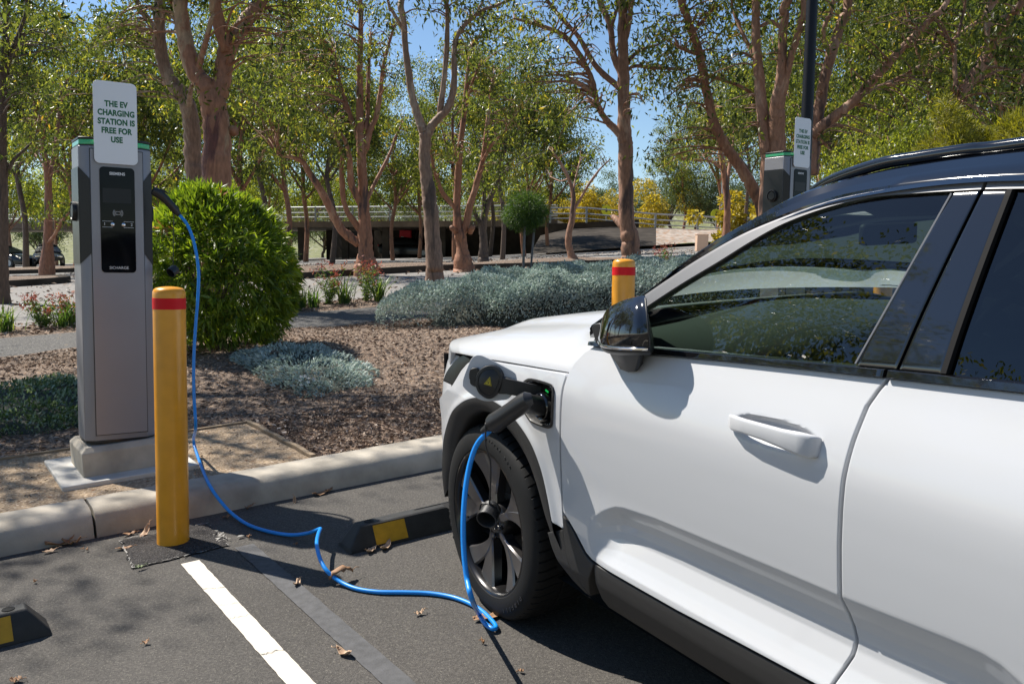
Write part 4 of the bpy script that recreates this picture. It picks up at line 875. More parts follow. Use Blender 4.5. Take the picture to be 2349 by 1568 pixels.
mound("green_ground_cover", "patch of green and silver ground cover left of the charger", 0.70, 7.25, .68, .80, .09, 7000, .034, leafmat("cover_mix", [(0, (.03, .06, .02)), (.45, (.07, .12, .04)), (.6, (.16, .22, .16)), (1, (.34, .42, .36))], .7, .2), 35, cat="ground cover", wid=.45, wav=.02)
fl = MB(); rs = np.random.default_rng(4)
for _ in range(9):
    q = uvh(on_h(705 + rs.normal(0, 9), 862 + rs.normal(0, 9), .30)); c = P(q[0], q[1], .30)
    for k in range(5):
        a = 1.257 * k; d1 = math.cos(a) * PU + math.sin(a) * (PV * .6 + PN * .4); d2 = math.cos(a + .5) * PU + math.sin(a + .5) * (PV * .6 + PN * .4)
        fl.add([c, c + d1 * .009, c + (d1 + d2) * .009, c + d2 * .009], [(0, 1, 2, 3)])
o = fl.build("white_flowers", m_white, bpy.data.objects["silver_ground_cover"], sharp=0); o.matrix_parent_inverse = Matrix.Translation(-Vector(bpy.data.objects["silver_ground_cover"].location))

# strap-leaved clumps and red-tipped shrubs along the far side of the path
def strap_clump(px, py, H, label, seed, v0=13.2):
    rs = np.random.default_rng(seed); p = on_v(px, py, v0); q = uvh(p); base = P(q[0], v0, .10); n = 70
    b = MB(); o = empty("strap_grass", label, "plant", base, group="strap-leaved clumps along the path")
    for i in range(n):
        a = rs.uniform(0, 6.28); l = H * rs.uniform(.6, 1.25); sp = rs.uniform(.15, .75); c = rs.normal(0, .05, 3) * np.array([1, 1, 0])
        pts = [c + np.array([math.cos(a) * sp * l * t ** 1.6, math.sin(a) * sp * l * t ** 1.6, l * (t - .45 * sp * t * t)]) for t in (0, .35, .7, 1)]
        s = np.array([-math.sin(a), math.cos(a), 0]); w_ = [.006, .008, .006, .0008]
        b.grid(np.array([[p_ - s * w for p_, w in zip(pts, w_)], [p_ + s * w for p_, w in zip(pts, w_)]]))
    m = b.build("blades", L_STRAP, o, sharp=0); at_ = m.data.attributes.new("tone", 'FLOAT', 'FACE'); at_.data.foreach_set("value", np.repeat(rs.random(n), 3).astype(np.float32)); return o
for i, (px, py, H, lb) in enumerate([(14, 768, .42, "strap-leaved clump at the left picture edge"), (150, 770, .34, "strap-leaved clump right beside the charger"), (665, 716, .40, "strap-leaved clump just right of the clipped bush"), (718, 700, .36, "strap-leaved clump left of the first red-tipped shrub"), (790, 700, .52, "strap-leaved clump between the two red-tipped shrubs"),
        (868, 692, .5, "strap-leaved clump touching the silver shrub"), (1500, 640, .5, "strap-leaved clump right of the bollard by the bonnet"), (690, 712, .34, "strap-leaved clump in front of the path's planting strip")]):
    strap_clump(px, py, H, lb, 400 + i)
for i, (px, py, lb) in enumerate([(100, 765, "red-tipped shrub between strap clumps, far left"), (168, 755, "red-tipped shrub close to the left side of the charger"), (755, 706, "red-tipped shrub nearer the clipped bush"), (842, 698, "red-tipped shrub nearer the silver shrub"), (1522, 636, "red-tipped shrub behind the windscreen pillar")]):
    v0 = 13.4; q = uvh(on_v(px, py, v0)); rs = np.random.default_rng(500 + i); H = .42 if i < 2 else .66
    o = empty("red_tipped_shrub", lb, "shrub", P(q[0], v0, .1), group="red-tipped shrubs along the path"); Cs, Ds, Ts = [], [], []
    for s in range(30):
        a = rs.uniform(0, 6.28); top = np.array([math.cos(a) * rs.uniform(.02, .3), math.sin(a) * rs.uniform(.02, .3), H * rs.uniform(.5, 1.15)]); k = 34; f = rs.random(k) ** .7
        Cs.append(top * f[:, None] + rs.normal(0, .015, (k, 3))); dd = rs.normal(0, .6, (k, 3)); dd[:, 2] += .35; Ds.append(dd); Ts.append(f)
    C, D, T = np.vstack(Cs), np.vstack(Ds), np.concatenate(Ts); V, Q = leaf_quads(C, D, rs.uniform(.04, .08, len(C)), .017, .15)
    red = T > .84; QQ = Q.reshape(-1, 2, 4)
    m = fast_mesh("foliage", V, QQ[~red].reshape(-1, 4), L_STRAP, np.repeat(rs.random((~red).sum()), 2), o); fast_mesh("red_tips", V, QQ[red].reshape(-1, 4), L_RED, np.repeat(rs.random(red.sum()), 2), o)

# ================================================================== BACKGROUND BUILDINGS AND CARS
def seg_box(b, a, c, w, z0a, z0c, h, mat_=0):
    "long box from a to c (xy), bottom z0 at both ends"
    a = np.array(a, float); c = np.array(c, float); d = (c - a) / np.linalg.norm(c - a); n = np.array([-d[1], d[0]]) * w / 2
    V = []
    for q, z in ((a, z0a), (c, z0c)):
        V += [(*(q - n), z), (*(q + n), z), (*(q + n), z + h), (*(q - n), z + h)]
    b.add(V, [(0, 1, 2, 3)[::-1], (4, 5, 6, 7), (0, 4, 7, 3)[::-1] if False else (0, 4, 7, 3), (1, 2, 6, 5), (3, 7, 6, 2), (0, 1, 5, 4)], mat_, smooth=False)
BA, BC = np.array([-52.0, 71.5]), np.array([3.0, 62.0]); BD = (BC - BA) / np.linalg.norm(BC - BA); BN = np.array([-BD[1], BD[0]])
def bz(f): return 3.62 + .62 * f
br = empty("road_bridge", "low concrete road bridge crossing behind the trees", "bridge", (*BA, 0)); o3 = np.array([*BA, 0])
def rel(b): b.v = [x - o3 for x in b.v]; return b
b = MB(); seg_box(b, BA + BN * 4, BC + BN * 4, 8.4, bz(0) + .06, bz(1) + .06, .34); rel(b).build("deck", m_concrete, br)
b = MB(); seg_box(b, BA - BN * .25, BC - BN * .25, .5, bz(0) - .02, bz(1) - .02, .40); rel(b).build("edge_beam", simple("beam_brown", (.16, .12, .09), .9, var=.3, vscale=1.5), br)
ncol = 0
for px in (-60, 150, 300, 440, 560, 690, 793, 886, 1014, 1120):
    x = (px - IW / 2) / FPX * 66; f = (x - BA[0]) / (BC - BA)[0]; q = BA + (BC - BA) * f + BN * .6
    for dd in (0, 5.5):
        p = q + BN * dd; b = MB(); z0 = ground_z(*p) - .2; b.box((p[0], p[1], (z0 + bz(f)) / 2), (.46, .46, bz(f) - z0 + .08)); rel(b).build("column", m_concrete_dark, br)
rl = empty("bridge_railing", "grey steel railing with posts along the bridge edge", "railing", (*BA, 0))
b = MB()
for h, r in ((1.0, .045), (.62, .03), (.30, .03)):
    b.tube([(*(BA - BN * .2), bz(0) + .40 + h), (*(BC - BN * .2), bz(1) + .40 + h)], r, 6)
rel(b).build("rail", m_galv, rl)
k = 0
for f in np.linspace(0.0, .985, 21):
    p = BA + (BC - BA) * f - BN * .2; b = MB(); b.box((p[0], p[1], bz(f) + .40 + .5), (.10, .10, 1.06)); rel(b).build("post", m_galv, rl)
mesh_m, mt_, mp_ = mat("railing_mesh"); tr = mt_.nodes.new("ShaderNodeBsdfTransparent"); mxs = mt_.nodes.new("ShaderNodeMixShader"); mxs.inputs[0].default_value = .38
mp_.inputs["Base Color"].default_value = (.35, .36, .36, 1); mt_.links.new(tr.outputs[0], mxs.inputs[1]); mt_.links.new(mp_.outputs[0], mxs.inputs[2]); mt_.links.new(mxs.outputs[0], mt_.nodes["Material Output"].inputs[0])
b = MB(); q0, q1 = BA - BN * .15, BC - BN * .15
b.add([(*q0, bz(0) + .45), (*q1, bz(1) + .45), (*q1, bz(1) + 1.35), (*q0, bz(0) + 1.35)], [(0, 1, 2, 3)]); rel(b).build("wire_mesh", mesh_m, rl)
w0 = MB()
def wall_x(px, Y): return (px - IW / 2) / FPX * Y
a, c = np.array([wall_x(770, 76), 76.0]), np.array([wall_x(1262, 63), 63.0])
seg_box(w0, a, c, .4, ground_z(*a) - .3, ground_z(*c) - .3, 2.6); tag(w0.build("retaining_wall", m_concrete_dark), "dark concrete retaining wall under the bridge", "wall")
w0 = MB(); a, c = np.array([wall_x(938, 71.0), 71.0]), np.array([wall_x(1002, 69.5), 69.5]); seg_box(w0, a, c, .3, ground_z(*a) - .3, ground_z(*c) - .3, 2.6); tag(w0.build("pale_wall", m_concrete_pale), "short pale concrete wall beside the red cabinet", "wall")
Yv = 69.0; xv = wall_x(929, Yv); cb = empty("red_cabinet", "tall red cabinet standing under the bridge", "cabinet", (xv, Yv, ground_z(xv, Yv)))
b = MB(); b.box((0, 0, 1.45), (.86, .7, 1.15)); b.build("cabinet_body", simple("cabinet_red", (.80, .03, .07), .5), cb, bevel=.03)
b = MB(); b.box((-.22, -.36, 1.3), (.2, .02, .5)); b.build("cabinet_label", m_white, cb); b = MB(); b.box((0, 0, .44), (.80, .6, .90)); b.build("cabinet_base", m_blk, cb)
bc = MB()
for dx in (.65, .85, 1.1): bc.tube([(dx, -.1, .9), (dx + .25, -.1, 2.05)], .03, 5)
bc.tube([(.9, -.1, 2.05), (1.35, -.1, 2.05)], .03, 5); o = bc.build("rack_frame", m_blk, None); o.location = (xv, Yv, ground_z(xv, Yv)); tag(o, "thin black leaning rack frame beside the red cabinet", "rack")

# embankment and terrace right of the bridge
st = [(1218, 578, 48.5), (1300, 571.5, 50), (1400, 564.5, 51), (1505, 558, 52), (1600, 551, 53.5), (1760, 540, 55), (2100, 520, 57), (2600, 500, 60)]
tp = [(1240, 540, 61), (1300, 526, 61), (1400, 521, 61), (1505, 522, 61), (1600, 526, 61), (1760, 524, 62), (2100, 500, 64), (2600, 480, 66)]
B0 = np.array([at(*q) for q in st]); B1 = np.array([at(*q) for q in tp])
def slope(i0, i1, m, name, label):
    b = MB(); A = []
    for f in np.linspace(-.06, 1, 9):
        A.append([B0[i] + (B1[i] - B0[i]) * f - np.array([0, 0, .05 if f < 0 else 0]) for i in range(i0, i1 + 1)])
    b.grid(np.array(A)); o = b.build(name, m, sharp=0); return tag(o, label, "embankment", kind="structure")
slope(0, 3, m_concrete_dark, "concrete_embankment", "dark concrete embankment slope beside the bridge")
slope(3, 7, asphalt("gravel_slope", (.22, .17, .13), (.44, .37, .32), gs=6, bump=.6, litter=(2.2, .22, (.34, .17, .08))), "gravel_embankment", "pale gravel slope right of the concrete embankment")
b = MB(); A = [[p for p in B1], [p + np.array([0, 6, .1]) for p in B1], [p + np.array([p[0] * .3, 34, .3]) for p in B1]]; b.grid(np.array(A)); tag(b.build("upper_terrace", asphalt("terrace_earth", (.20, .15, .10), (.38, .29, .20), gs=8, litter=(3, .2, (.3, .2, .08)))), "dry earth terrace above the embankment", "terrace", kind="structure")
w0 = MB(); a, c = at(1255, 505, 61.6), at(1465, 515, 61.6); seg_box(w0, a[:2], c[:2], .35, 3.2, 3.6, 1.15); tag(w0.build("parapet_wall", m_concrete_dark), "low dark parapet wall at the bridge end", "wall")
rr_ = empty("ramp_railing", "grey metal railing descending right from the bridge end", "railing", at(1262, 508, 60.9))
ra = [at(1262, 508, 60.9), at(1345, 508, 60.9), at(1503, 522, 60.9), at(1600, 527, 60.9), at(1660, 530, 60.9), at(1760, 532, 60.9)]; o3 = ra[0]
b = MB()
for h, r in ((.9, .055), (.52, .05), (.2, .04)): b.tube([p + UPW * h for p in ra], r, 6)
rel(b).build("rail", m_galv, rr_)
for p in ra: b = MB(); b.box(p + UPW * .42, (.13, .13, 1.02)); rel(b).build("post", m_galv, rr_)
# lamp post, signs, shelter, pit box
p = at(1655, 556, 50); lp = empty("lamp_post", "slim grey lamp post beside the thin dark red gum", "lamp post", p); b = MB(); b.tube([(0, 0, -.5), (0, 0, 8.2)], [.12, .07], 10); b.build("pole", m_galv, lp); b = MB(); b.box((0, 0, .2), (.36, .36, .5)); b.build("pole_base", m_concrete, lp)
b = MB(); b.tube([(0, 0, 8.1), (.5, 0, 8.35), (1.1, 0, 8.4)], .04, 6); b.box((1.2, 0, 8.38), (.5, .2, .1)); b.build("lamp_head", m_galv, lp)
p = P(9.0, 7.0, .12); np_ = empty("lamp_post", "tall dark navy lamp post directly behind the farther charger", "lamp post", p)
b = MB(); b.tube([(0, 0, -.3), (0, 0, 1.2), (.02, 0, 7.5)], [.080, .074, .05], 20); b.build("pole", m_navy, np_); b = MB(); b.box((0, 0, .04), (.34, .34, .06)); b.build("base_plate", m_navy, np_, bevel=.01)
b = MB(); b.tube([(.02, 0, 7.4), (.3, 0, 7.9), (1.0, 0, 8.0)], .03, 8); b.box((1.2, 0, 7.98), (.55, .22, .09)); b.build("lamp_head", m_navy, np_)
p = at(1396, 500, 80); bs = empty("blue_shelter", "small bright blue shelter behind the railing", "shelter", p); mb_ = simple("shelter_blue", (.02, .33, .62), .5)
b = MB(); b.box((0, 0, 1.45), (1.7, 1.4, .16)); b.box((0, .65, .75), (1.6, .06, 1.4)); b.build("shelter_shell", mb_, bs); b = MB(); b.box((-.2, -.2, .5), (.7, .6, .7)); b.build("machine", m_charger_dk, bs)
for q in (-.78, .78): b = MB(); b.box((q, -.6, .65), (.08, .08, 1.5)); b.build("post", mb_, bs)
m_flu = simple("sign_fluoro", (.55, .60, .02), .5)
for px, py, Y, lb in ((1391, 482, 70, "yellow-green crossing sign near the blue shelter"), (1643, 492, 64, "yellow-green crossing sign beside the sage-green trees")):
    p = at(px, py, Y); sg = empty("crossing_sign", lb, "sign", p, group="yellow-green crossing signs"); b = MB(); b.lathe([(0, .02), (.38, .02), (.38, -.02), (0, -.02)], ax=[np.array([1., 0, 0]), np.array([0, 0, 1.]), np.array([0, -1., 0])], seg=24); b.build("sign_plate", m_flu, sg)
    b = MB(); b.tube([(0, .04, -1.6), (0, .04, .1)], .035, 6); b.build("post", m_galv, sg); b = MB(); b.box((0, -.03, .13), (.08, .01, .08)); b.box((0, -.03, -.04), (.14, .01, .2)); b.build("walker_mark", m_blk, sg)
p = at(1609, 573, 34); b = MB(); b.box((0, 0, .25), (.42, .4, .62)); b.box((0, 0, .57), (.46, .44, .04)); o = b.build("marker_block", simple("block_sand", (.55, .38, .28), .8), bevel=.02); o.location = p; tag(o, "small sandy block at the road edge left of the windscreen pillar", "block")
gvx = np.linspace(-160, 160, 60); gvy = np.linspace(96, 260, 30); VX, VY = np.meshgrid(gvx, gvy, indexing='ij'); b = MB(); b.grid(np.stack([VX, VY, terrain(VX, VY) + .05], -1))
tag(b.build('far_bank', asphalt('bank_grass', (.10, .11, .04), (.22, .22, .09), gs=3, bump=.8, big=.5), sharp=0), 'dry grassy bank far behind the bridge', 'bank', kind='structure')
# the pale median strip on the far road
b = MB(); A = []
for px, y0, y1 in ((1330, 600, 594), (1450, 589, 583), (1580, 585, 578), (1700, 580, 572)):
    A.append([at(px, y0, 31.5) * np.array([1, 1, 0]) + UPW * (ground_z(*at(px, y0, 31.5)[:2]) + h) + np.array([0, d, 0]) for d, h in ((0, -.05), (.02, .13), (1.8, .16), (1.85, -.05))])
b.grid(np.array(A)); tag(b.build("median_strip", m_concrete_pale, sharp=40), "pale concrete median on the far road", "median", kind="structure")

def small_car(name, label, loc, heading, paint):
    "parked car far away: lower body, cabin, glass, wheels, lamps"
    o = empty(name, label, "car", loc, rot=[np.array([math.cos(heading), math.sin(heading), 0]), np.array([-math.sin(heading), math.cos(heading), 0]), UPW], group="dark cars parked under the bridge")
    m = simple("far_car_paint", paint, .3, coat=.2); b = MB(); A = []
    for x, w_, z0, z1 in ((-2.25, .62, .45, .85), (-2.18, .80, .25, .98), (-1.5, .90, .22, 1.02), (0, .92, .2, .98), (1.2, .90, .22, .92), (2.05, .82, .25, .78), (2.28, .62, .38, .62)):
        A.append([(x, -w_, z0), (x, -w_ * 1.02, (z0 + z1) / 2), (x, -w_ * .94, z1), (x, 0, z1 + .05), (x, w_ * .94, z1), (x, w_ * 1.02, (z0 + z1) / 2), (x, w_, z0)])
    A = np.array(A); b.grid(A, flip=True); b.add(A[0], [tuple(range(7))[::-1]]); b.add(A[-1], [tuple(range(7))]); b.build("body", m, o, subsurf=2)
    b = MB(); A = []
    for x, w_, z in ((-2.0, .74, .98), (-1.25, .66, 1.36), (-.4, .64, 1.46), (.35, .64, 1.40), (1.15, .76, .96)): A.append([(x, -w_ - .06, .93), (x, -w_, z), (x, 0, z + .03), (x, w_, z), (x, w_ + .06, .93)])
    b.grid(np.array(A), flip=True); b.build("cabin", simple('far_glass', (.01, .01, .012), .35, spec=.3), o, subsurf=2)
    b = MB(); b.grid(np.array([[(-1.3, -.60, 1.40), (-1.3, 0, 1.43), (-1.3, .60, 1.40)], [(-.4, -.60, 1.475), (-.4, 0, 1.505), (-.4, .60, 1.475)], [(.4, -.58, 1.42), (.4, 0, 1.45), (.4, .58, 1.42)]]), flip=True); b.build("roof", m, o, subsurf=1)
    for x in (-1.35, 1.38):
        for y in (-.80, .80):
            b = MB(); b.lathe([(.14, -.1), (.20, -.11), (.31, -.10), (.33, -.05), (.33, .05), (.31, .10), (.20, .11), (.14, .1)], o=(x, y, .33), ax=[np.array([1., 0, 0]), np.array([0, 0, 1.]), np.array([0, -1., 0])], seg=24); wh = b.build("wheel", m_rubber, o)
            b = MB(); b.lathe([(0, .105), (.05, .10), (.19, .112)], o=(x, y, .33), ax=[np.array([1., 0, 0]), np.array([0, 0, 1.]), np.array([0, -1. if y < 0 else 1., 0])], seg=10); b.build("rim", m_galv, wh)
    for y in (-.62, .62):
        b = MB(); b.box((-2.2, y, .85), (.10, .30, .13)); b.build("tail_lamp", simple("lamp_red", (.35, .01, .01), .2), o, bevel=.02); b = MB(); b.box((2.13, y, .66), (.14, .30, .12)); b.build("headlamp", m_chrome, o, bevel=.02)
    return o
Yc = 67.0; x = wall_x(938, Yc); small_car("parked_car", "black saloon parked under the bridge by the red cabinet", (x, Yc, ground_z(x, Yc)), rad(-14), (.006, .006, .008))
Yc = 58.0; x = wall_x(112, Yc); small_car("parked_car", "black car parked beneath the trees left of the charger", (x, Yc, ground_z(x, Yc)), rad(-62), (.008, .008, .009))
Yc = 57.0; x = wall_x(12, Yc); small_car("parked_car", "black car at the left picture edge, beyond the dark trunk", (x, Yc, ground_z(x, Yc)), rad(-20), (.008, .008, .009))
# ================================================================== THE WHITE CAR
YAW = rad(5.2)
CF = PV * math.cos(YAW) + PU * math.sin(YAW); CL = -PU * math.cos(YAW) + PV * math.sin(YAW)
CO = P(1.797, 2.718, 0) - CL * 0.88                     # ground under the middle of the front axle
car = empty("car", "white electric crossover with black roof, plugged in at its front wing", "car", CO, rot=(CF, CL, PN))
def car_un(x, y, lat):
    d = ray(x, y); t = ((CO - CAM) @ CL + lat) / (d @ CL); p = CAM + t * d - CO
    return np.array([p @ CF, p @ CL, p @ PN])
def c2w(p): return CO + CF * p[0] + CL * p[1] + PN * p[2]

m_paint = simple("white_paint", (0.54, 0.55, 0.575), 0.33, coat=0.6, spec=0.3)
m_paintb = simple("black_paint", (0.004, 0.005, 0.008), 0.06, coat=1.0, spec=0.6)
m_clad = simple("cladding", (0.020, 0.0195, 0.020), 0.55, bump=0.25, bscale=900)
m_trim = simple("satin_trim", (0.22, 0.22, 0.23), 0.38, metal=0.3)
m_run = simple("satin_dark", (0.014, 0.014, 0.015), 0.7, spec=0.1)
m_dark = simple("underbody", (0.006, 0.006, 0.007), 0.9)
m_seal = simple("door_seal", (0.012, 0.012, 0.014), 0.5)
m_tyre = simple("tyre", (0.009, 0.009, 0.0095), 0.7, spec=0.3, bump=0.2, bscale=300)
m_rim = simple("rim_dark", (0.03, 0.029, 0.03), 0.28, metal=0.75, coat=0.4)
m_rimcut = simple("rim_cut", (0.17, 0.16, 0.16), 0.30, metal=0.85, coat=0.3)
m_inner = simple("interior_pale", (0.15, 0.157, 0.145), 0.7)
m_innerd = simple("interior_dark", (0.015, 0.015, 0.017), 0.6)
def glass(name, tint, refl=1.0):
    m, t, p = mat(name); N = t.nodes; Lk = t.links
    tr = N.new("ShaderNodeBsdfTransparent"); tr.inputs[0].default_value = (*tint, 1)
    gl = N.new("ShaderNodeBsdfGlossy"); gl.inputs["Roughness"].default_value = 0.0
    fr = N.new("ShaderNodeFresnel"); fr.inputs[0].default_value = 1.5
    ml = N.new("ShaderNodeMath"); ml.operation = 'MULTIPLY_ADD'; ml.inputs[1].default_value = 1.5; ml.inputs[2].default_value = 0.01; Lk.new(fr.outputs[0], ml.inputs[0])
    ms = N.new("ShaderNodeMixShader"); Lk.new(ml.outputs[0], ms.inputs[0]); Lk.new(tr.outputs[0], ms.inputs[1]); Lk.new(gl.outputs[0], ms.inputs[2])
    Lk.new(ms.outputs[0], N["Material Output"].inputs[0]); return m
m_glass = glass("tinted_glass", (0.36, 0.44, 0.40)); m_priv = glass("privacy_glass", (0.02, 0.025, 0.03)); m_lampglass = simple("lamp_glass", (0.010, 0.010, 0.012), 0.25, spec=0.12)

# ---- side surface of the body: y as a function of (x, z)
ZB = [.20, .33, .43, .468, .50, .55, .60, .668, .72, .80, .88, .94, 1.0, 1.05, 1.10, 1.15]
YB = [.875, .905, .915, .917, .917, .9175, .918, .920, .9245, .929, .9305, .9265, .910, .890, .868, .85]
TX = [-3.55, -3.45, -3.25, -2.9, -.45, -.2, 0, .2, .35, .45, .55, .65, .72, .78, .82]
TY = [.28, .20, .09, .0, 0, -.004, -.010, -.022, -.036, -.055, -.095, -.17, -.27, -.40, -.54]
CRX = [-.50, -.66, -.70, -.745, -.781, -.82, -.846, -.887, -1.021, -1.438, -1.622, -1.77, -1.867, -1.928, -1.963, -2.0, -2.06, -2.3]
CRZ = [.58, .565, .575, .597, .619, .638, .649, .657, .667, .6755, .678, .684, .688, .688, .682, .666, .625, .60]
zf = np.linspace(.2, 1.15, 200); yf = np.interp(zf, ZB, YB); ker = np.ones(13) / 13
yf = np.convolve(np.pad(yf, 6, mode="edge"), ker, mode="valid")
def crease_z(x): return np.interp(-np.asarray(x), [-a for a in CRX], CRZ)
def taper(x):
    x = np.asarray(x, float); return np.where(x < -2, -np.interp(x, TX, [abs(t) for t in TY]), np.interp(x, TX, TY))
def S(x, z, scallop=True):
    x = np.asarray(x, float); z = np.asarray(z, float); y = np.interp(z, zf, yf) + taper(x)
    y = y - .30 * np.maximum(0, z - .80) * sstep(-.1, .35, x)
    if scallop:
        zc = crease_z(x); A = .033 * sstep(-.70, -.84, x) * (1 - sstep(-1.93, -2.12, x))
        wv = (zc - z) / np.maximum(zc - .468, .02)
        bump = np.interp(wv, [-.001, 0, .08, .20, .32, .44, .56, .75, .90, 1.0, 1.3], [0, 0, .24, .62, .90, 1.0, .95, .60, .22, 0, 0])
        y = y - A * bump + A * .18 * sstep(.85, 1.1, wv)
    return y
def G(z, x=None):
    z = np.asarray(z, float); return .868 - .40 * np.maximum(0, z - 1.1) - .15 * np.maximum(0, z - 1.2) ** 1.5
def un(x, y, f):
    lat = .9
    for _ in range(80):
        c = car_un(x, y, lat); lat = .85 * lat + .15 * float(f(min(c[0], .5), c[2]))
    return c
def unS(pts): return np.array([un(x, y, lambda a, z: S(a, z, False)) for x, y in pts])[:, [0, 2]]
def unG(pts): return np.array([un(x, y, lambda a, z: G(z)) for x, y in pts])[:, [0, 2]]

def edged(n, e=.004):
    a = np.linspace(0, 1, n); return np.concatenate([[0, e * .35, e], a[1:-1], [1 - e, 1 - e * .35, 1]])
def panel(name, fn, ns, nt, surf, m, parent, side=1, es=.004, et=.004, skirt=.034, off=0.0, hole=None, sharp=42, round_=.0025):
    "curved sheet-metal panel: fn(s, t) -> x, z; rounded edges turn inwards; side = 1 left, -1 right"
    ss, tt = edged(ns, es), edged(nt, et); s_, t_ = np.meshgrid(ss, tt, indexing="ij")
    X, Z = fn(s_, t_); Y = surf(X, Z) + off
    d = np.zeros(len(ss)); d[[0, -1]] = round_; d[[1, -2]] = round_ * .3
    e = np.zeros(len(tt)); e[[0, -1]] = round_; e[[1, -2]] = round_ * .3
    Y = Y - np.maximum(d[:, None], e[None, :])
    A = np.stack([X, Y * side, Z], -1)
    B = np.zeros((A.shape[0] + 2, A.shape[1] + 2, 3)); B[1:-1, 1:-1] = A; B[0, 1:-1] = A[0]; B[-1, 1:-1] = A[-1]; B[:, 0] = B[:, 1]; B[:, -1] = B[:, -2]
    B[0, :, 1] -= skirt * side; B[-1, :, 1] -= skirt * side; B[1:-1, 0, 1] -= skirt * side; B[1:-1, -1, 1] -= skirt * side
    b = MB(); b.grid(B, flip=(side < 0))
    if hole is not None:
        keep = [k for k, f in enumerate(b.f) if not hole(*(np.mean(b.v[0][list(f)], 0)[[0, 2]]))]
        b.f = [b.f[k] for k in keep]; b.m = [b.m[k] for k in keep]; b.sm = [b.sm[k] for k in keep]
    o = b.build(name, m, parent, sharp=sharp)
    if sum(p.normal.y * p.area for p in o.data.polygons) * side < 0: o.data.flip_normals()
    return o
def resample(poly, n):
    p = np.asarray(poly, float); l = np.concatenate([[0], np.cumsum(np.linalg.norm(np.diff(p, axis=0), axis=1))]); t = np.linspace(0, l[-1], n)
    return np.stack([np.interp(t, l, p[:, i]) for i in range(p.shape[1])], 1)
def curve_f(poly, sub=8):
    q = smooth_path(np.asarray(poly, float), sub); l = np.concatenate([[0], np.cumsum(np.linalg.norm(np.diff(q, axis=0), axis=1))]); l /= l[-1]
    return lambda t: np.stack([np.interp(t, l, q[:, i]) for i in range(q.shape[1])], -1)
def ruled(c0, c1):
    "panel parametrisation between two curves (x, z): s along, t across"
    f0, f1 = (curve_f(c0) if not callable(c0) else c0), (curve_f(c1) if not callable(c1) else c1)
    def fn(s, t):
        a, b_ = f0(s), f1(s); q = a * (1 - t)[..., None] + b_ * t[..., None]; return q[..., 0], q[..., 1]
    return fn
def interp_fn(tab, key, val):
    k = np.array([r[key] for r in tab]); v = np.array([r[val] for r in tab]); o = np.argsort(k); return lambda q: np.interp(q, k[o], v[o])

# door gaps and edges (x, z), measured on the body
GAP_F = [(-.700, 1.085), (-.672, 1.070), (-.646, 1.055), (-.615, 1.024), (-.597, .99), (-.588, .95), (-.580, .85), (-.569, .74), (-.562, .656), (-.563, .58), (-.568, .52), (-.585, .44)]
GAP_B = [(-1.672, 1.128), (-1.655, 1.101), (-1.641, 1.069), (-1.633, 1.0), (-1.628, .922), (-1.6235, .787), (-1.6225, .675), (-1.629, .62), (-1.637, .578), (-1.632, .545), (-1.623, .524), (-1.609, .49), (-1.598, .458)]
GAP_R = [(-2.56, 1.165), (-2.54, 1.05), (-2.50, .95), (-2.40, .86), (-2.31, .74), (-2.25, .60), (-2.22, .45)]
SEAM = [(-.40, .62), (-.568, .555), (-.60, .535), (-.638, .508), (-.692, .462), (-.72, .451), (-.77, .447), (-.939, .446), (-1.111, .446), (-1.316, .452), (-1.6, .458), (-2.0, .462), (-2.3, .47)]
BELT = [(-.60, 1.075), (-.70, 1.078), (-.94, 1.085), (-1.229, 1.104), (-1.449, 1.116), (-1.67, 1.127), (-1.935, 1.140), (-2.3, 1.155), (-2.6, 1.175)]
xF, xB, xR = interp_fn(GAP_F, 1, 0), interp_fn(GAP_B, 1, 0), interp_fn(GAP_R, 1, 0)
zS, zT = interp_fn(SEAM, 0, 1), interp_fn(BELT, 0, 1)
def door_fn(x0, x1, g=.0042):
    def fn(s, t):
        z = np.full_like(s, .75); x = np.full_like(s, -1.0)
        for _ in range(7):
            a, b_ = x0(z) - g, x1(z) + g; x = a + (b_ - a) * s
            zb, zt, zc = zS(x) + .004, zT(x) - .002, crease_z(x); zc = np.clip(zc, zb + .03, .70)
            z = np.where(t < .4, zb + (zc - zb) * t / .4, zc + (zt - zc) * (t - .4) / .6)
        return x, z
    return fn
def cup(x, z, side=1):
    "shallow dish behind each door handle"
    out = 0
    for cx_, cz_ in ((-1.425, .975), (-2.34, .995)):
        dx = (np.asarray(x) - cx_) / .125; dz = (np.asarray(z) - cz_) / .031; r = np.abs(dx) ** 2.6 + np.abs(dz) ** 2.6
        out = out + .024 * (1 - sstep(.10, 1.05, r))
    return out
Sdoor = lambda x, z: S(x, z) - cup(x, z)
doors = []
for side in (1, -1):
    d1 = panel("door", door_fn(xF, xB), 230, 180, Sdoor, m_paint, car, side, es=.003, et=.004); d1["label"] = "front passenger door" if side > 0 else "front driver door"
    d2 = panel("door", door_fn(xB, xR), 150, 130, Sdoor, m_paint, car, side, es=.003, et=.004); d2["label"] = "rear passenger door"
    doors.append((d1, d2))

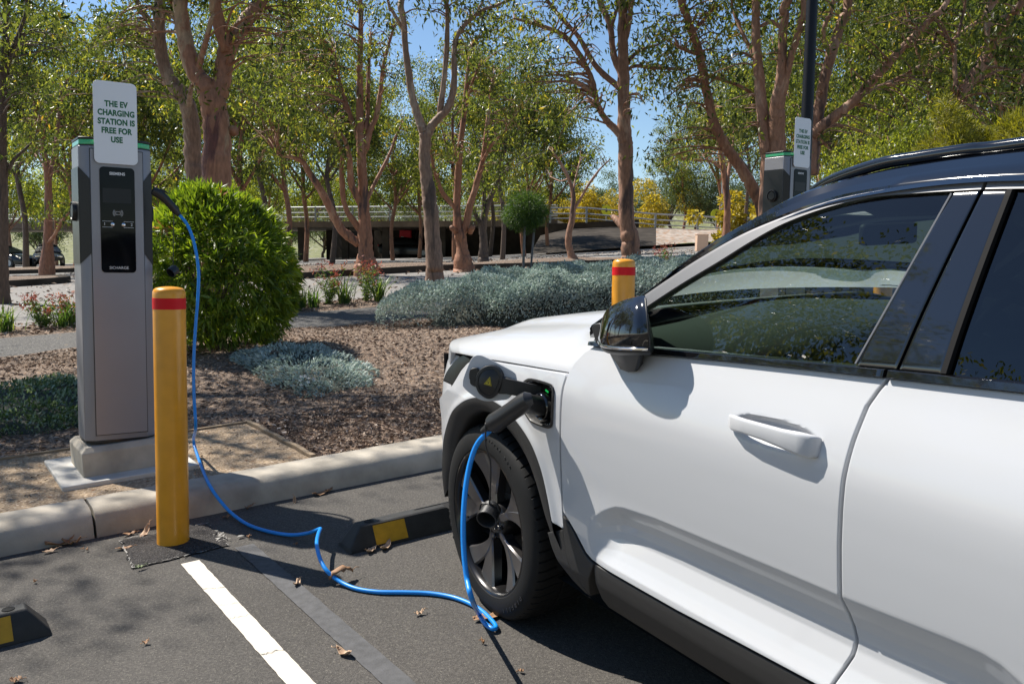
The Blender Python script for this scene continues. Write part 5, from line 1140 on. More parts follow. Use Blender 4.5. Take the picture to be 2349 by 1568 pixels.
# dark inner shell just behind the panels
b = MB()
xs = np.linspace(.52, -3.3, 50); zs = np.array([.30, .42, .55, .70, .85, .95, 1.02, 1.07, 1.085])
for side in (1, -1):
    X, Z = np.meshgrid(xs, zs, indexing="ij"); Y = np.interp(Z, zf, yf) + taper(X) - .062
    near = ((X - 0) ** 2 + (Z - .345) ** 2 < .46 ** 2) | ((X + 2.70) ** 2 + (Z - .345) ** 2 < .46 ** 2)
    Y = np.where(near, .62, Y); Z = np.where(X > -.62, np.minimum(Z, .90), Z); b.grid(np.stack([X, Y * side, Z], -1), flip=(side < 0))
for z in (.24,):
    b.add([(.6, -.8, z), (.6, .8, z), (-3.2, .8, z), (-3.2, -.8, z)], [(0, 1, 2, 3)])
b.add([(-.42, -.85, .3), (-.42, .85, .3), (-.42, .85, 1.02), (-.42, -.85, 1.02)], [(0, 1, 2, 3)]); b.add([(.52, -.80, .25), (.52, .80, .25), (.52, .80, .9), (.52, -.80, .9)], [(0, 1, 2, 3)])
b.add([(-2.3, -.85, .3), (-2.3, .85, .3), (-2.3, .85, 1.06), (-2.3, -.85, 1.06)], [(0, 1, 2, 3)])
b.build("inner_shell", m_dark, car, sharp=0)

# wheel-arch curves measured on the picture
ARCH_O = unS([(1010, 1112), (1012, 1075), (1020, 1010), (1038, 952), (1065, 922), (1100, 911), (1140, 921), (1180, 954), (1220, 1010), (1245, 1070), (1262, 1140), (1272, 1195)])
ARCH_I = np.array([un(x, y, lambda a, z: S(a, z, False) - .012) for x, y in [(1036, 1112), (1040, 1078), (1051, 1012), (1072, 963), (1095, 946), (1112, 943), (1140, 955), (1180, 1000), (1215, 1060), (1238, 1130), (1262, 1220), (1310, 1312)]])[:, [0, 2]]
ARCH_O = np.vstack([[(.418, .33), (.404, .44), (.352, .585)], ARCH_O[3:]])
ARCH_O = smooth_path(ARCH_O, 5); ARCH_I = smooth_path(ARCH_I, 5)
# front wing: from the arch up to bonnet seam and door gap
HOODSEAM = [(-.592, .986), (-.45, .979), (-.328, .973), (-.15, .963), (-.028, .955), (.09, .948), (.20, .941), (.33, .928)]
WF = unS([(1083, 827), (1072, 833), (1058, 849), (1047, 868), (1037, 884)]); WF = np.array([tuple(q) for q in WF])
out_c = np.vstack([resample([(xF(z) + .003, z) for z in np.linspace(.505, .983, 24)], 40), resample([q for q in HOODSEAM if q[0] < WF[0, 0] - .02] + [tuple(WF[0])], 60)[1:], resample([tuple(q) for q in WF] + [(.405, .74), (.40, .66), (.365, .60)], 40)[1:]])
ain = ARCH_O[::-1]; ain = np.vstack([[(-.562, .502)], ain[ain[:, 1] > .50]])
def wing_fn(s, t):
    a = resample(ain, 200); k = np.linspace(0, 1, 200); l = np.linspace(0, 1, len(out_c))
    i = np.stack([np.interp(s, k, a[:, j]) for j in (0, 1)], -1); o = np.stack([np.interp(s, l, out_c[:, j]) for j in (0, 1)], -1)
    q = i * (1 - t)[..., None] + o * t[..., None]; return q[..., 0], q[..., 1]
PORT = unS([(1200, 885), (1206, 874), (1222, 869), (1262, 880), (1269, 888), (1271, 905), (1268, 968), (1262, 979), (1250, 978), (1225, 968), (1214, 958), (1196, 925)])
pc_ = PORT.mean(0)
def inside(poly, k):
    q = pc_ + (poly - pc_) * k
    def f(x, z):
        c = False; n = len(q)
        for i in range(n):
            (x0, z0), (x1, z1) = q[i], q[(i + 1) % n]
            if (z0 > z) != (z1 > z) and x < (x1 - x0) * (z - z0) / (z1 - z0) + x0: c = not c
        return c
    return f
ARD = resample(ARCH_O, 500)
lip = lambda x, z: S(x, z, False) + .010 * np.exp(-(np.minimum(np.hypot(np.asarray(x)[..., None] - ARD[:, 0], np.asarray(z)[..., None] - ARD[:, 1]).min(-1), .3) / .022) ** 2)
for side in (1, -1):
    panel("wing", wing_fn, 150, 70, lip, m_paint, car, side, es=.003, et=.008, hole=inside(PORT, .93) if side > 0 else None)
    n = min(len(ARCH_O), len(ARCH_I))
    ao, ai = resample(ARCH_O, 70), resample(ARCH_I, 70)
    b = MB(); A = []
    for (x0, z0), (x1, z1) in zip(ao, ai):
        yo, yi = float(S(x0, z0, False)), float(S(x1, z1, False))
        A.append([(x0, side * (yo - .012), z0), (x0, side * (yo + .009), z0), (x0 * .8 + x1 * .2, side * (yo + .012), z0 * .8 + z1 * .2), (x0 * .15 + x1 * .85, side * (yi - .004), z0 * .15 + z1 * .85), (x1, side * (yi - .014), z1), (x1, side * (yi - .05), z1), (x1, side * .64, z1)])
    b.grid(np.array(A), flip=(side > 0)); b.build("wheel_arch_trim", m_clad, car, sharp=60)
    # rear arch and quarter
    b = MB(); A = []
    for th in np.linspace(-.15, math.pi + .15, 40):
        c, s_ = math.cos(th), math.sin(th); xo, zo, xi, zi = -2.70 + .47 * c, .345 + .47 * s_, -2.70 + .40 * c, .345 + .40 * s_
        yo = float(S(xo, max(zo, .2), False)); A.append([(xo, side * (yo - .012), zo), (xo, side * (yo + .010), zo), (xi, side * (yo - .01), zi), (xi, side * (yo - .05), zi), (xi, side * .64, zi)])
    b.grid(np.array(A), flip=(side > 0)); b.build("wheel_arch_trim", m_clad, car, sharp=60)
    qo = np.vstack([resample([(float(xR(z)) - .004, z) for z in np.linspace(.62, 1.16, 20)], 30), resample([(-2.56, 1.17), (-3.0, 1.19), (-3.38, 1.16)], 30)[1:], resample([(-3.38, 1.16), (-3.47, .95), (-3.45, .60)], 30)[1:]])
    qi = np.array([(-2.70 + .47 * math.cos(a), .345 + .47 * math.sin(a)) for a in np.linspace(.62, math.pi - .62, 88)])
    panel("rear_quarter", ruled(lambda t: np.stack([np.interp(t, np.linspace(0, 1, len(qi)), qi[:, j]) for j in (0, 1)], -1), lambda t: np.stack([np.interp(t, np.linspace(0, 1, len(qo)), qo[:, j]) for j in (0, 1)], -1)), 70, 30, lambda x, z: S(x, np.minimum(z, 1.15), False), m_paint, car, side)
    # sill cladding with its folded lower half, and the piece behind the front wheel
    def sill_fn(s, t):
        x = -.735 + (-2.27 + .735) * s; zt = zS(x) - .003; return x, .285 + (zt - .285) * t
    panel("sill_cladding", sill_fn, 60, 26, lambda x, z: np.interp(z, [.28, .30, .335, .385, .40, .425, .47], [.80, .868, .893, .914, .9165, .9185, .9165]), m_clad, car, side, es=.002, et=.02, sharp=25)
    lo = curve_f([(-.505, .495), (-.52, .44), (-.55, .39), (-.585, .345), (-.62, .315), (-.66, .30)]); hi = curve_f([(-.566, .500), (-.60, .520), (-.638, .503), (-.692, .458), (-.72, .448), (-.735, .445)])
    up_ = panel("arch_extension", ruled(curve_f([(-.570, .500), (-.575, .46), (-.59, .41), (-.615, .36), (-.655, .31)]), curve_f([(-.572, .545), (-.62, .517), (-.66, .480), (-.695, .455), (-.733, .444)])), 30, 22, lambda x, z: np.interp(z, [.28, .335, .385, .42, .6], [.862, .893, .914, .918, .921]), m_clad, car, side, es=.01, et=.02)
    panel("arch_extension", ruled(curve_f([(-.47, .46), (-.50, .41), (-.535, .37), (-.575, .335), (-.62, .305)]), curve_f([(-.565, .500), (-.571, .46), (-.586, .41), (-.611, .36), (-.650, .305)])), 24, 16, lambda x, z: np.interp(z, [.28, .335, .385, .42, .6], [.860, .891, .912, .915, .918]), m_clad, car, side, es=.01, et=.02)

# ---- charge port in the near wing
prt = MB(); k = len(PORT); rings = [(1.04, .0035), (1.03, .0055), (.95, .006), (.90, .0), (.86, -.045), (.80, -.060), (.35, -.062), (.01, -.062)]
pq = smooth_path(np.vstack([PORT, PORT[:1]]), 4)[:-1]
A = np.array([[(pc_[0] + (x - pc_[0]) * kx, float(S(x, z, False)) + dy, pc_[1] + (z - pc_[1]) * kx) for x, z in pq] for kx, dy in rings])
prt.grid(A, closed_v=True); port = prt.build("charge_port", m_blk, car, sharp=50)
PC = np.array([-.468, .895, .868])
AXP = [np.array([1., 0, 0]), np.array([0, 0, 1.]), np.array([0, 1.0, 0])]
b = MB(); b.lathe([(.036, -.02), (.037, .036), (.041, .040), (.044, .036), (.045, -.03)], o=PC, ax=AXP, seg=36); b.build("inlet_ring", m_blkgloss, port)
b = MB(); b.box((-.485, .917, .918), (.017, .004, .006), ax=[[.95, 0, .3], [0, 1, 0], [-.3, 0, .95]]); b.build("charge_lamp", simple("green_lamp", (.02, .4, .08), .3, emit=((.02, .7, .12), .3)), port, bevel=.002)
# open flap on its goose-neck arm
FN = np.array([-.72, .69, .06]); FN /= np.linalg.norm(FN); FC = np.array([-.335, 1.045, .905])
F0 = np.cross([0, 0, 1.], FN); F0 /= np.linalg.norm(F0); F1 = np.cross(FN, F0)
def un_plane(x, y, c=FC, n=FN):
    o = np.array([(CAM - CO) @ CF, (CAM - CO) @ CL, (CAM - CO) @ PN]); dw = ray(x, y); d = np.array([dw @ CF, dw @ CL, dw @ PN]); return o + d * (((c - o) @ n) / (d @ n))
def flap_poly(px, sub=5):
    q = np.array([un_plane(*p) for p in px]); q = smooth_path(np.vstack([q, q[:1]]), sub)[:-1]; return [((p - FC) @ F0, (p - FC) @ F1) for p in q]
fl_px = [(1061, 885), (1063, 866), (1078, 828), (1088, 816), (1099, 814), (1112, 818), (1150, 837), (1178, 853), (1185, 866), (1184, 884), (1176, 903), (1164, 915), (1146, 918), (1118, 920), (1096, 914), (1072, 897)]
b = MB(); b.prism(flap_poly(fl_px, 6), FC - FN * .004, [F0, F1, FN], .004); flap = b.build("charge_flap", m_paint, car, bevel=.0015)
cap_px = [(1093, 880), (1097, 858), (1108, 843), (1125, 836), (1142, 839), (1154, 852), (1157, 866), (1152, 885), (1143, 902), (1130, 912), (1117, 911), (1101, 899)]
cp = flap_poly(cap_px, 5); cc = np.mean(cp, 0)
b = MB(); A = np.array([[FC + F0 * (cc[0] + (p[0] - cc[0]) * k) + F1 * (cc[1] + (p[1] - cc[1]) * k) + FN * h for p in cp] for k, h in ((1.0, .0005), (1.0, .016), (.96, .020), (.80, .0215), (.78, .0195), (.74, .0195), (.70, .0215), (.01, .022))])
b.grid(A, closed_v=True); b.build("port_cap", m_blk, flap, sharp=50)
for px in ([(1078, 857), (1082, 845), (1098, 843), (1100, 858), (1092, 872), (1080, 870)], [(1080, 868), (1096, 872), (1096, 886), (1082, 880)], [(1152, 862), (1172, 866), (1175, 874), (1150, 872)], [(1146, 892), (1166, 896), (1162, 902), (1142, 900)]):
    b = MB(); q = flap_poly(px, 3); b.prism(q, FC + FN * .0005, [F0, F1, FN], .012); b.build("latch_bracket", m_blk, flap, bevel=.002)
tri_px = [(1128.5, 862), (1114.5, 878.5), (1132, 883)]; tp_ = [un_plane(*p) for p in tri_px]; tc = np.mean(tp_, 0)
def tri(k, h): return [tc + (p - tc) * k + FN * h for p in tp_]
b = MB(); b.add(tri(1.0, .0228), [(0, 1, 2)[::-1]], 0, False); b.add(tri(.82, .0232), [(0, 1, 2)[::-1]], 1, False); b.add(tri(.66, .0236), [(0, 1, 2)[::-1]], 0, False)
bolt = [(1125.6, 869.5), (1122.2, 875.6), (1125.2, 875.6), (1123.2, 880.4), (1127.6, 874.2), (1124.8, 874.2)]; bq = [un_plane(*p) + FN * .0240 for p in bolt]; b.add(bq, [tuple(range(6))], 1, False)
o = b.build("warning_triangle", [simple("warning_yellow", (.60, .48, .02), .5), m_blk], flap, sharp=0)
b = MB(); a0 = un_plane(1150, 880) + FN * .010; e = np.array([-.440, .912, .905]); md = (a0 + e) / 2 + np.array([-.012, .016, .004])
for q in smooth_path(np.array([a0, md, e]), 5): pass
A = []
pth = smooth_path(np.array([a0, md, e]), 6)
for i, q in enumerate(pth):
    t = (pth[min(i + 1, len(pth) - 1)] - pth[max(i - 1, 0)]); t /= np.linalg.norm(t); n2 = np.cross(t, [0, 0, 1.]); n2 /= np.linalg.norm(n2); h = .026 - .004 * i / len(pth)
    A.append([q + np.array([0, 0, h]) + n2 * .006, q + np.array([0, 0, -h]) + n2 * .006, q + np.array([0, 0, -h]) - n2 * .006, q + np.array([0, 0, h]) - n2 * .006])
b.grid(np.array(A), closed_v=True, smooth=False); b.build("hinge_arm", m_blk, flap, bevel=.002)

# ---- door handles: bar bridging the dish
def handle(door, cx_, cz_, side):
    b = MB(); A = []
    for x, w_, z_, y_, th in ((.130, .008, .006, .004, .006), (.124, .015, .006, .014, .010), (.104, .0175, .007, .026, .014), (.06, .0165, .008, .033, .015), (0, .0175, .007, .035, .016), (-.05, .020, .004, .035, .017), (-.095, .0245, .001, .033, .020), (-.122, .0245, -.001, .026, .020), (-.131, .021, -.001, .012, .012), (-.133, .017, -.001, .003, .006)):
        y0 = float(S(cx_ + x, cz_)) ; c = np.array([cx_ + x, 0, cz_ + z_]); r = []
        for a in np.linspace(0, 2 * np.pi, 16, endpoint=False):
            ca, sa = math.cos(a), math.sin(a); r.append((c[0], side * (y0 + y_ - th * .5 + th * .5 * np.sign(ca) * abs(ca) ** .5), c[2] + w_ * np.sign(sa) * abs(sa) ** .42))
        A.append(r)
    A = np.array(A); b.grid(A, closed_v=True, flip=(side < 0)); b.add(A[0], [tuple(range(16))]); b.add(A[-1], [tuple(range(16))]); return b.build("door_handle", m_paint, door, sharp=60)
for (d1, d2), side in zip(doors, (1, -1)): handle(d1, -1.462 + .035, .985 - .010, side); handle(d2, -2.34, 1.0, side)

# ---- glasshouse
BT = [(-.64, 1.088), (-.75, 1.092), (-.93, 1.1015), (-1.266, 1.120), (-1.668, 1.143), (-1.811, 1.150), (-1.93, 1.156), (-2.3, 1.172), (-2.62, 1.192), (-3.4, 1.215)]
zBT = interp_fn(BT, 0, 1)
WT = np.array([(-.70, 1.100), (-.78, 1.145)] + [tuple(q) for q in unG([(1490, 701), (1560, 655), (1650, 601), (1725, 554), (1800, 513), (1900, 476), (2000, 453), (2100, 444), (2183, 439)])] + [(-1.80, 1.483), (-2.2, 1.470), (-2.55, 1.44), (-3.1, 1.40), (-3.4, 1.37)])
TT = np.array([(-.645, 1.095), (-.74, 1.165)] + [tuple(q) for q in unG([(1478, 678), (1540, 636), (1600, 596), (1700, 539), (1800, 497), (1900, 462), (2000, 440), (2130, 420), (2245, 409), (2349, 404)])] + [(-2.2, 1.497), (-2.62, 1.468), (-3.1, 1.43), (-3.4, 1.39)])
WT[:, 0] = np.minimum.accumulate(WT[:, 0]); TT[:, 0] = np.minimum.accumulate(TT[:, 0])
wS, tS = smooth_path(WT, 6), smooth_path(TT, 6)
zW = lambda x: np.interp(-np.asarray(x), -wS[:, 0], wS[:, 1]); zTt = lambda x: np.interp(-np.asarray(x), -tS[:, 0], tS[:, 1])
def between(x0f, x1f, zlo, zhi):
    def fn(s, t):
        z = 1.1 + .37 * t; x = np.full_like(s, -1.)
        for _ in range(12):
            a, b_ = x0f(z), x1f(z); x = a + (b_ - a) * s; lo, hi = zlo(x), zhi(x); z = lo + (np.maximum(hi, lo + .004) - lo) * t
        return x, z
    return fn
BP = [unG([(1967, 836), (2186, 443)]), unG([(2056, 846), (2257, 420)]), unG([(2063, 847), (2264, 420)]), unG([(2159, 858), (2314, 432)]), unG([(2174, 860), (2328, 432)])]
def lin(q):
    (x0, z0), (x1, z1) = q; return lambda z: x0 + (x1 - x0) * (np.asarray(z) - z0) / (z1 - z0)
Gs = lambda x, z: G(z)
dummy = lambda c: (lambda z: np.full_like(np.asarray(z, float), c))
for (d1, d2), side in zip(doors, (1, -1)):
    g1 = panel("side_window", between(dummy(-.712), lambda z: lin(BP[0])(z) - .006, lambda x: zBT(x) - .006, lambda x: zW(x) + .006), 60, 24, Gs, m_glass, d1, side, off=-.006, skirt=.0, round_=0)
    g2 = panel("side_window", between(lambda z: lin(BP[4])(z) + .006, dummy(-2.52), lambda x: zBT(x) - .006, lambda x: zW(x) + .006), 50, 24, Gs, m_priv, d2, side, off=-.006, skirt=.0, round_=0)
    panel("window_trim", between(dummy(-.66), lambda z: np.full_like(z, -1.735), zW, zTt), 90, 6, Gs, m_trim, d1, side, off=.004, es=.001, et=.04, round_=.003)
    panel("window_trim", between(dummy(-1.742), dummy(-2.58), zW, zTt), 50, 6, Gs, m_trim, d2, side, off=.004, es=.001, et=.04, round_=.003)
    SB = lambda x, z: np.interp(z, [1.05, 1.10, 1.12, 1.2], [.890, .874, .866, .84])
    panel("belt_trim", between(dummy(-.665), lambda z: xB(np.minimum(z, 1.12)) + .004, lambda x: zT(x) + .001, zBT), 60, 8, SB, m_blkgloss, d1, side, off=.006, es=.002, et=.08, round_=.004)
    panel("belt_trim", between(lambda z: xB(np.minimum(z, 1.12)) - .004, dummy(-2.56), lambda x: zT(x) + .001, zBT), 50, 8, SB, m_blkgloss, d2, side, off=.006, es=.002, et=.08, round_=.004)
    panel("pillar_cover", between(lin(BP[0]), lin(BP[1]), lambda x: zBT(x) + .001, lambda x: zW(x) + .0), 14, 24, Gs, m_blkgloss, d1, side, off=.001, es=.02, round_=.002)
    panel("pillar_cover", between(lin(BP[2]), lin(BP[3]), lambda x: zBT(x) + .001, lambda x: zW(x) + .0), 14, 24, Gs, m_blkgloss, d2, side, off=.001, es=.02, round_=.002)
    panel("glass_run", between(lin(BP[3]), lin(BP[4]), lambda x: zBT(x) + .001, lambda x: zW(x) + .0), 8, 24, Gs, m_run, d2, side, off=.006, es=.06, round_=.005)
    edge = MB(); q = [un(x, y, lambda a, z: G(z)) for x, y in ((1964, 834), (2184, 444))]; edge.tube([np.array([p[0], side * (p[1] + .0015), p[2]]) for p in q], .0028, 6); edge.build("glass_run", m_trim, d1)

for side in (1, -1):
    panel("pillar_cover", between(dummy(-2.515), dummy(-3.34), lambda x: zBT(x) - .035, lambda x: zTt(x) + .004), 24, 16, Gs, m_blkgloss, car, side, off=.003, es=.01, round_=.002)
    b = MB(); b.grid(np.array([[(-3.33, side * float(G(z)), z) for z in np.linspace(1.17, 1.42, 10)], [(-3.12 - .26 * f, side * (.56 + .14 * f), 1.49 - .40 * f) for f in np.linspace(.8, .0, 10)]])); b.build("tail_pillar", m_blkgloss, car)
    b = MB(); b.grid(np.array([[(x, side * .835, 1.125) for x in np.linspace(-2.5, -3.36, 8)], [(x, side * .70, 1.20) for x in np.linspace(-2.5, -3.36, 8)]])); b.build("shoulder_trim", m_blk, car)
# roof side, A pillar, roof skin, screens
ED = [(-.60, .868, 1.105), (-.72, .845, 1.175)] + [tuple(car_un(x, y, l)) for x, y, l in ((1480, 671, .818), (1560, 607, .782), (1650, 547, .742), (1740, 499, .705), (1860, 438, .652), (2000, 401, .612), (2100, 380, .590), (2349, 347, .560))] + [(-2.2, .555, 1.572), (-2.7, .555, 1.545), (-3.15, .56, 1.49)]
ED = smooth_path(np.array(ED), 6)
def edge_at(x): return np.array([np.interp(-x, -ED[:, 0], ED[:, 1]), np.interp(-x, -ED[:, 0], ED[:, 2])])
for side in (1, -1):
    b = MB(); A = []
    for x in np.concatenate([np.linspace(-.655, -1.2, 34), np.linspace(-1.23, -3.12, 54)]):
        zt = float(zTt(x)); y0 = float(G(zt)); ye, ze = edge_at(x); row = []
        for t, bul in ((-.15, 0), (0, .002), (.04, .006), (.30, .012), (.33, .0085), (.62, .016), (.65, .0125), (.85, .010), (1.0, 0)):
            y, z = y0 + (ye - y0) * t, zt + (ze - zt) * t; nn = np.array([ze - zt, -(ye - y0)]); L = np.linalg.norm(nn) + 1e-6; k = min(1, L / .06)
            row.append((x, side * (y + nn[0] / L * bul * k), z + nn[1] / L * bul * k))
        A.append(row)
    b.grid(np.array(A), flip=(side < 0)); b.build("roof_side", m_paintb, car, sharp=30)
HX = -1.14
def roof_pt(x, t):
    ye, ze = edge_at(x); c = .042 * (1 - abs(t) ** 2.4); return (x, ye * t, ze + c)
b = MB(); A = np.array([[roof_pt(x, t) for t in np.linspace(-1, 1, 41)] for x in np.linspace(HX, -3.12, 60)]); b.grid(A, flip=False); b.build("roof", m_paintb, car, sharp=40)
# windscreen between the A pillars, rear screen, tailgate
b = MB(); A = []
for f in np.linspace(0, 1, 24):
    row = []
    for t in np.linspace(-1, 1, 33):
        xe = -.66 + (HX + .66) * f; ye, ze = edge_at(xe); xc = -.24 + (HX + .02 + .24) * f
        row.append((xe + (xc - xe) * (1 - t * t), ye * t * .985, ze + (.018 + .03 * f) * (1 - t * t) - .002))
    A.append(row)
b.grid(np.array(A), flip=False); b.build("windscreen", m_glass, car, sharp=0)
b = MB(); A = []
for f in np.linspace(0, 1, 10): A.append([(-3.12 - .26 * f - .06 * (1 - t * t), (.56 + .14 * f) * t, 1.49 + .04 * (1 - t * t) - .40 * f) for t in np.linspace(-1, 1, 17)])
b.grid(np.array(A)); b.build("rear_screen", m_priv, car, sharp=0)
b = MB(); A = []
for z, x, y in ((1.09, -3.38, .72), (1.0, -3.46, .76), (.9, -3.50, .78), (.7, -3.55, .80), (.55, -3.57, .82), (.40, -3.55, .82), (.28, -3.48, .80)): A.append([(x - .05 * (1 - t * t) + .10 * abs(t) ** 6, y * t, z) for t in np.linspace(-1, 1, 25)])
b.grid(np.array(A)); b.build("tailgate", m_paint, car)
for side in (1, -1):
    b = MB(); b.prism([(-.05, 1.30), (.02, 1.30), (.04, .95), (-.02, .92)], (-3.40, side * .70, 0), [np.array([1., 0, 0]), np.array([0, 0, 1.]), np.array([0, side * 1., 0])], .1); b.build("tail_lamp", simple("tail_red", (.35, .01, .012), .15), car, bevel=.01)
    # roof rails
    b = MB(); pts = [car_un(*q) for q in ((1868, 430, .598), (1900, 409, .594), (1950, 388, .588), (2030, 363, .58), (2100, 351, .572), (2220, 333, .56), (2349, 318, .552))]
    pts = np.array([(p[0], side * p[1], p[2] - .010) for p in pts] + [(-2.3, side * .545, 1.612), (-2.75, side * .545, 1.585), (-2.95, side * .545, 1.535)])
    b.tube(smooth_path(pts, 5), .0145, 10); b.build("roof_rail", m_blkgloss, car)

# ---- bonnet: clamshell with raised middle
def hood_edge(x): return np.array([np.interp(x, [-.70, -.592, -.45, -.2, 0, .2, .33, .42], [.870, .900, .905, .905, .897, .878, .852, .822]), np.interp(x, [-.70, -.592, -.45, -.2, 0, .2, .33, .42], [1.082, .990, .984, .972, .959, .947, .934, .925])])
b = MB(); A = []
NS, NT = 70, 101
for s_ in np.concatenate([[0, .002, .006], np.linspace(.02, .985, NS), [.994, .998, 1.0]]):
    row = []
    for t in np.sin(np.linspace(-np.pi / 2, np.pi / 2, NT)):
        a = abs(t); xr = -.66 + .30 * (1 - a ** 2.2) - .04 * a ** 40; xf = .40 + .46 * (1 - a ** 2.6) ** .75
        x = xr + (xf - xr) * s_; xe = -.692 + (.40 + .692) * s_; ye, ze = hood_edge(xe)
        mid = np.interp(x, [-.70, -.4, -.25, 0, .2, .36, .5, .65, .80, .86], [1.135, 1.125, 1.110, 1.080, 1.050, 1.015, .985, .950, .905, .885])
        dome = .022 * (1 - sstep(.60, .74, a)) * (1 - sstep(.45, .62, s_ if False else (x + .25) / 1.1))
        z = ze + (mid - .012 - ze) * (1 - a ** 5.0) ** .62 + dome
        edge_drop = .05 * sstep(.955, 1.0, s_) ** 2 + (.006 if s_ >= 1 else 0) + (.004 if s_ <= 0 else 0)
        row.append((x, ye * t, z - edge_drop))
    row[0] = (row[0][0], row[0][1] - 0, row[0][2]); A.append(row)
A = np.array(A); B_ = np.concatenate([A[:, :1] - np.array([0, -.02, .006]), A, A[:, -1:] - np.array([0, .02, .006])], 1)
b.grid(B_, flip=True); hood = b.build("bonnet", m_paint, car, sharp=50)
# front bumper, lamps, grille wrap round the nose
def plan(f):
    "front outline: f 0 (left flank) .. 1 (right flank)"
    t = 2 * f - 1; a = abs(t); th = np.sign(t) * a
    y = -math.sin(th * math.pi / 2) * .868 if True else 0
    x = .34 + .53 * (1 - abs(math.sin(th * math.pi / 2)) ** 3.2) ** .62
    return x, y
b = MB(); A = []
prof = [(.20, -.09), (.24, -.035), (.34, -.012), (.45, 0), (.58, .004), (.70, .0), (.80, -.012), (.87, -.03), (.915, -.05)]
for f in np.linspace(0.0, 1.0, 81):
    x, y = plan(f); a = math.atan2(y, x - .2); A.append([(x + dx * math.cos(a) * 1.0, y + dx * math.sin(a), z) for z, dx in prof])
A = np.array(A); b.grid(A[:, 3:], 0, flip=True); b.grid(A[:, :4], 1, flip=True); b.build("front_bumper", [m_paint, m_clad], car, sharp=50)
for side in (1, -1):
    lampf = ruled(WF, [(x + .13, z + .002) for x, z in WF[:4]] + [(x + .11, z) for x, z in WF[4:]])
    SL = lambda x, z: S(x, z, False)
    hl = panel("headlamp", lampf, 26, 18, SL, m_innerd, car, side, off=-.016, es=.01, et=.02, skirt=.03)
    panel("lamp_cover", lampf, 26, 18, SL, m_lampglass, hl, side, off=-.001, es=.01, et=.02, skirt=.0)
    for k in range(4):
        x0, z0 = WF[2]; x0, z0 = x0 + .045 + .012 * k, z0 + .012 - .013 * k; b = MB(); b.box((x0, side * (float(S(x0, z0, False)) - .010), z0), (.05, .006, .006)); b.build("daylight_bar", m_chrome, hl)
b = MB(); b.prism(rrect(.95, .22, .05), (.872, 0, .66), [np.array([0, 1., 0]), np.array([0, 0, 1.]), np.array([1., 0, 0])], .012); b.build("grille_panel", m_paint, car, bevel=.004)
# cowl pieces at the foot of the windscreen
b = MB(); A = [[(-.30 - .36 * t * t * abs(t), .86 * t, 1.125 - .035 * t * t + dz) for t in np.linspace(-1, 1, 25)] for dz in (.0,)] + [[(-.42 - .30 * t * t * abs(t), .85 * t, 1.10 - .02 * t * t) for t in np.linspace(-1, 1, 25)]]
b.grid(np.array(A)); b.build("cowl", m_innerd, car)
for side in (1, -1):
    b = MB(); q = [car_un(x, y, .872) for x, y in ((1357, 752), (1362, 742), (1376, 740), (1385, 760), (1385, 792), (1372, 793), (1366, 785))]; b.prism([(p[0], p[2]) for p in q], (0, side * .845, 0), [np.array([1., 0, 0]), np.array([0, 0, 1.]), np.array([0, side * 1., 0])], .028); b.build("corner_trim", m_blk, car, bevel=.004)

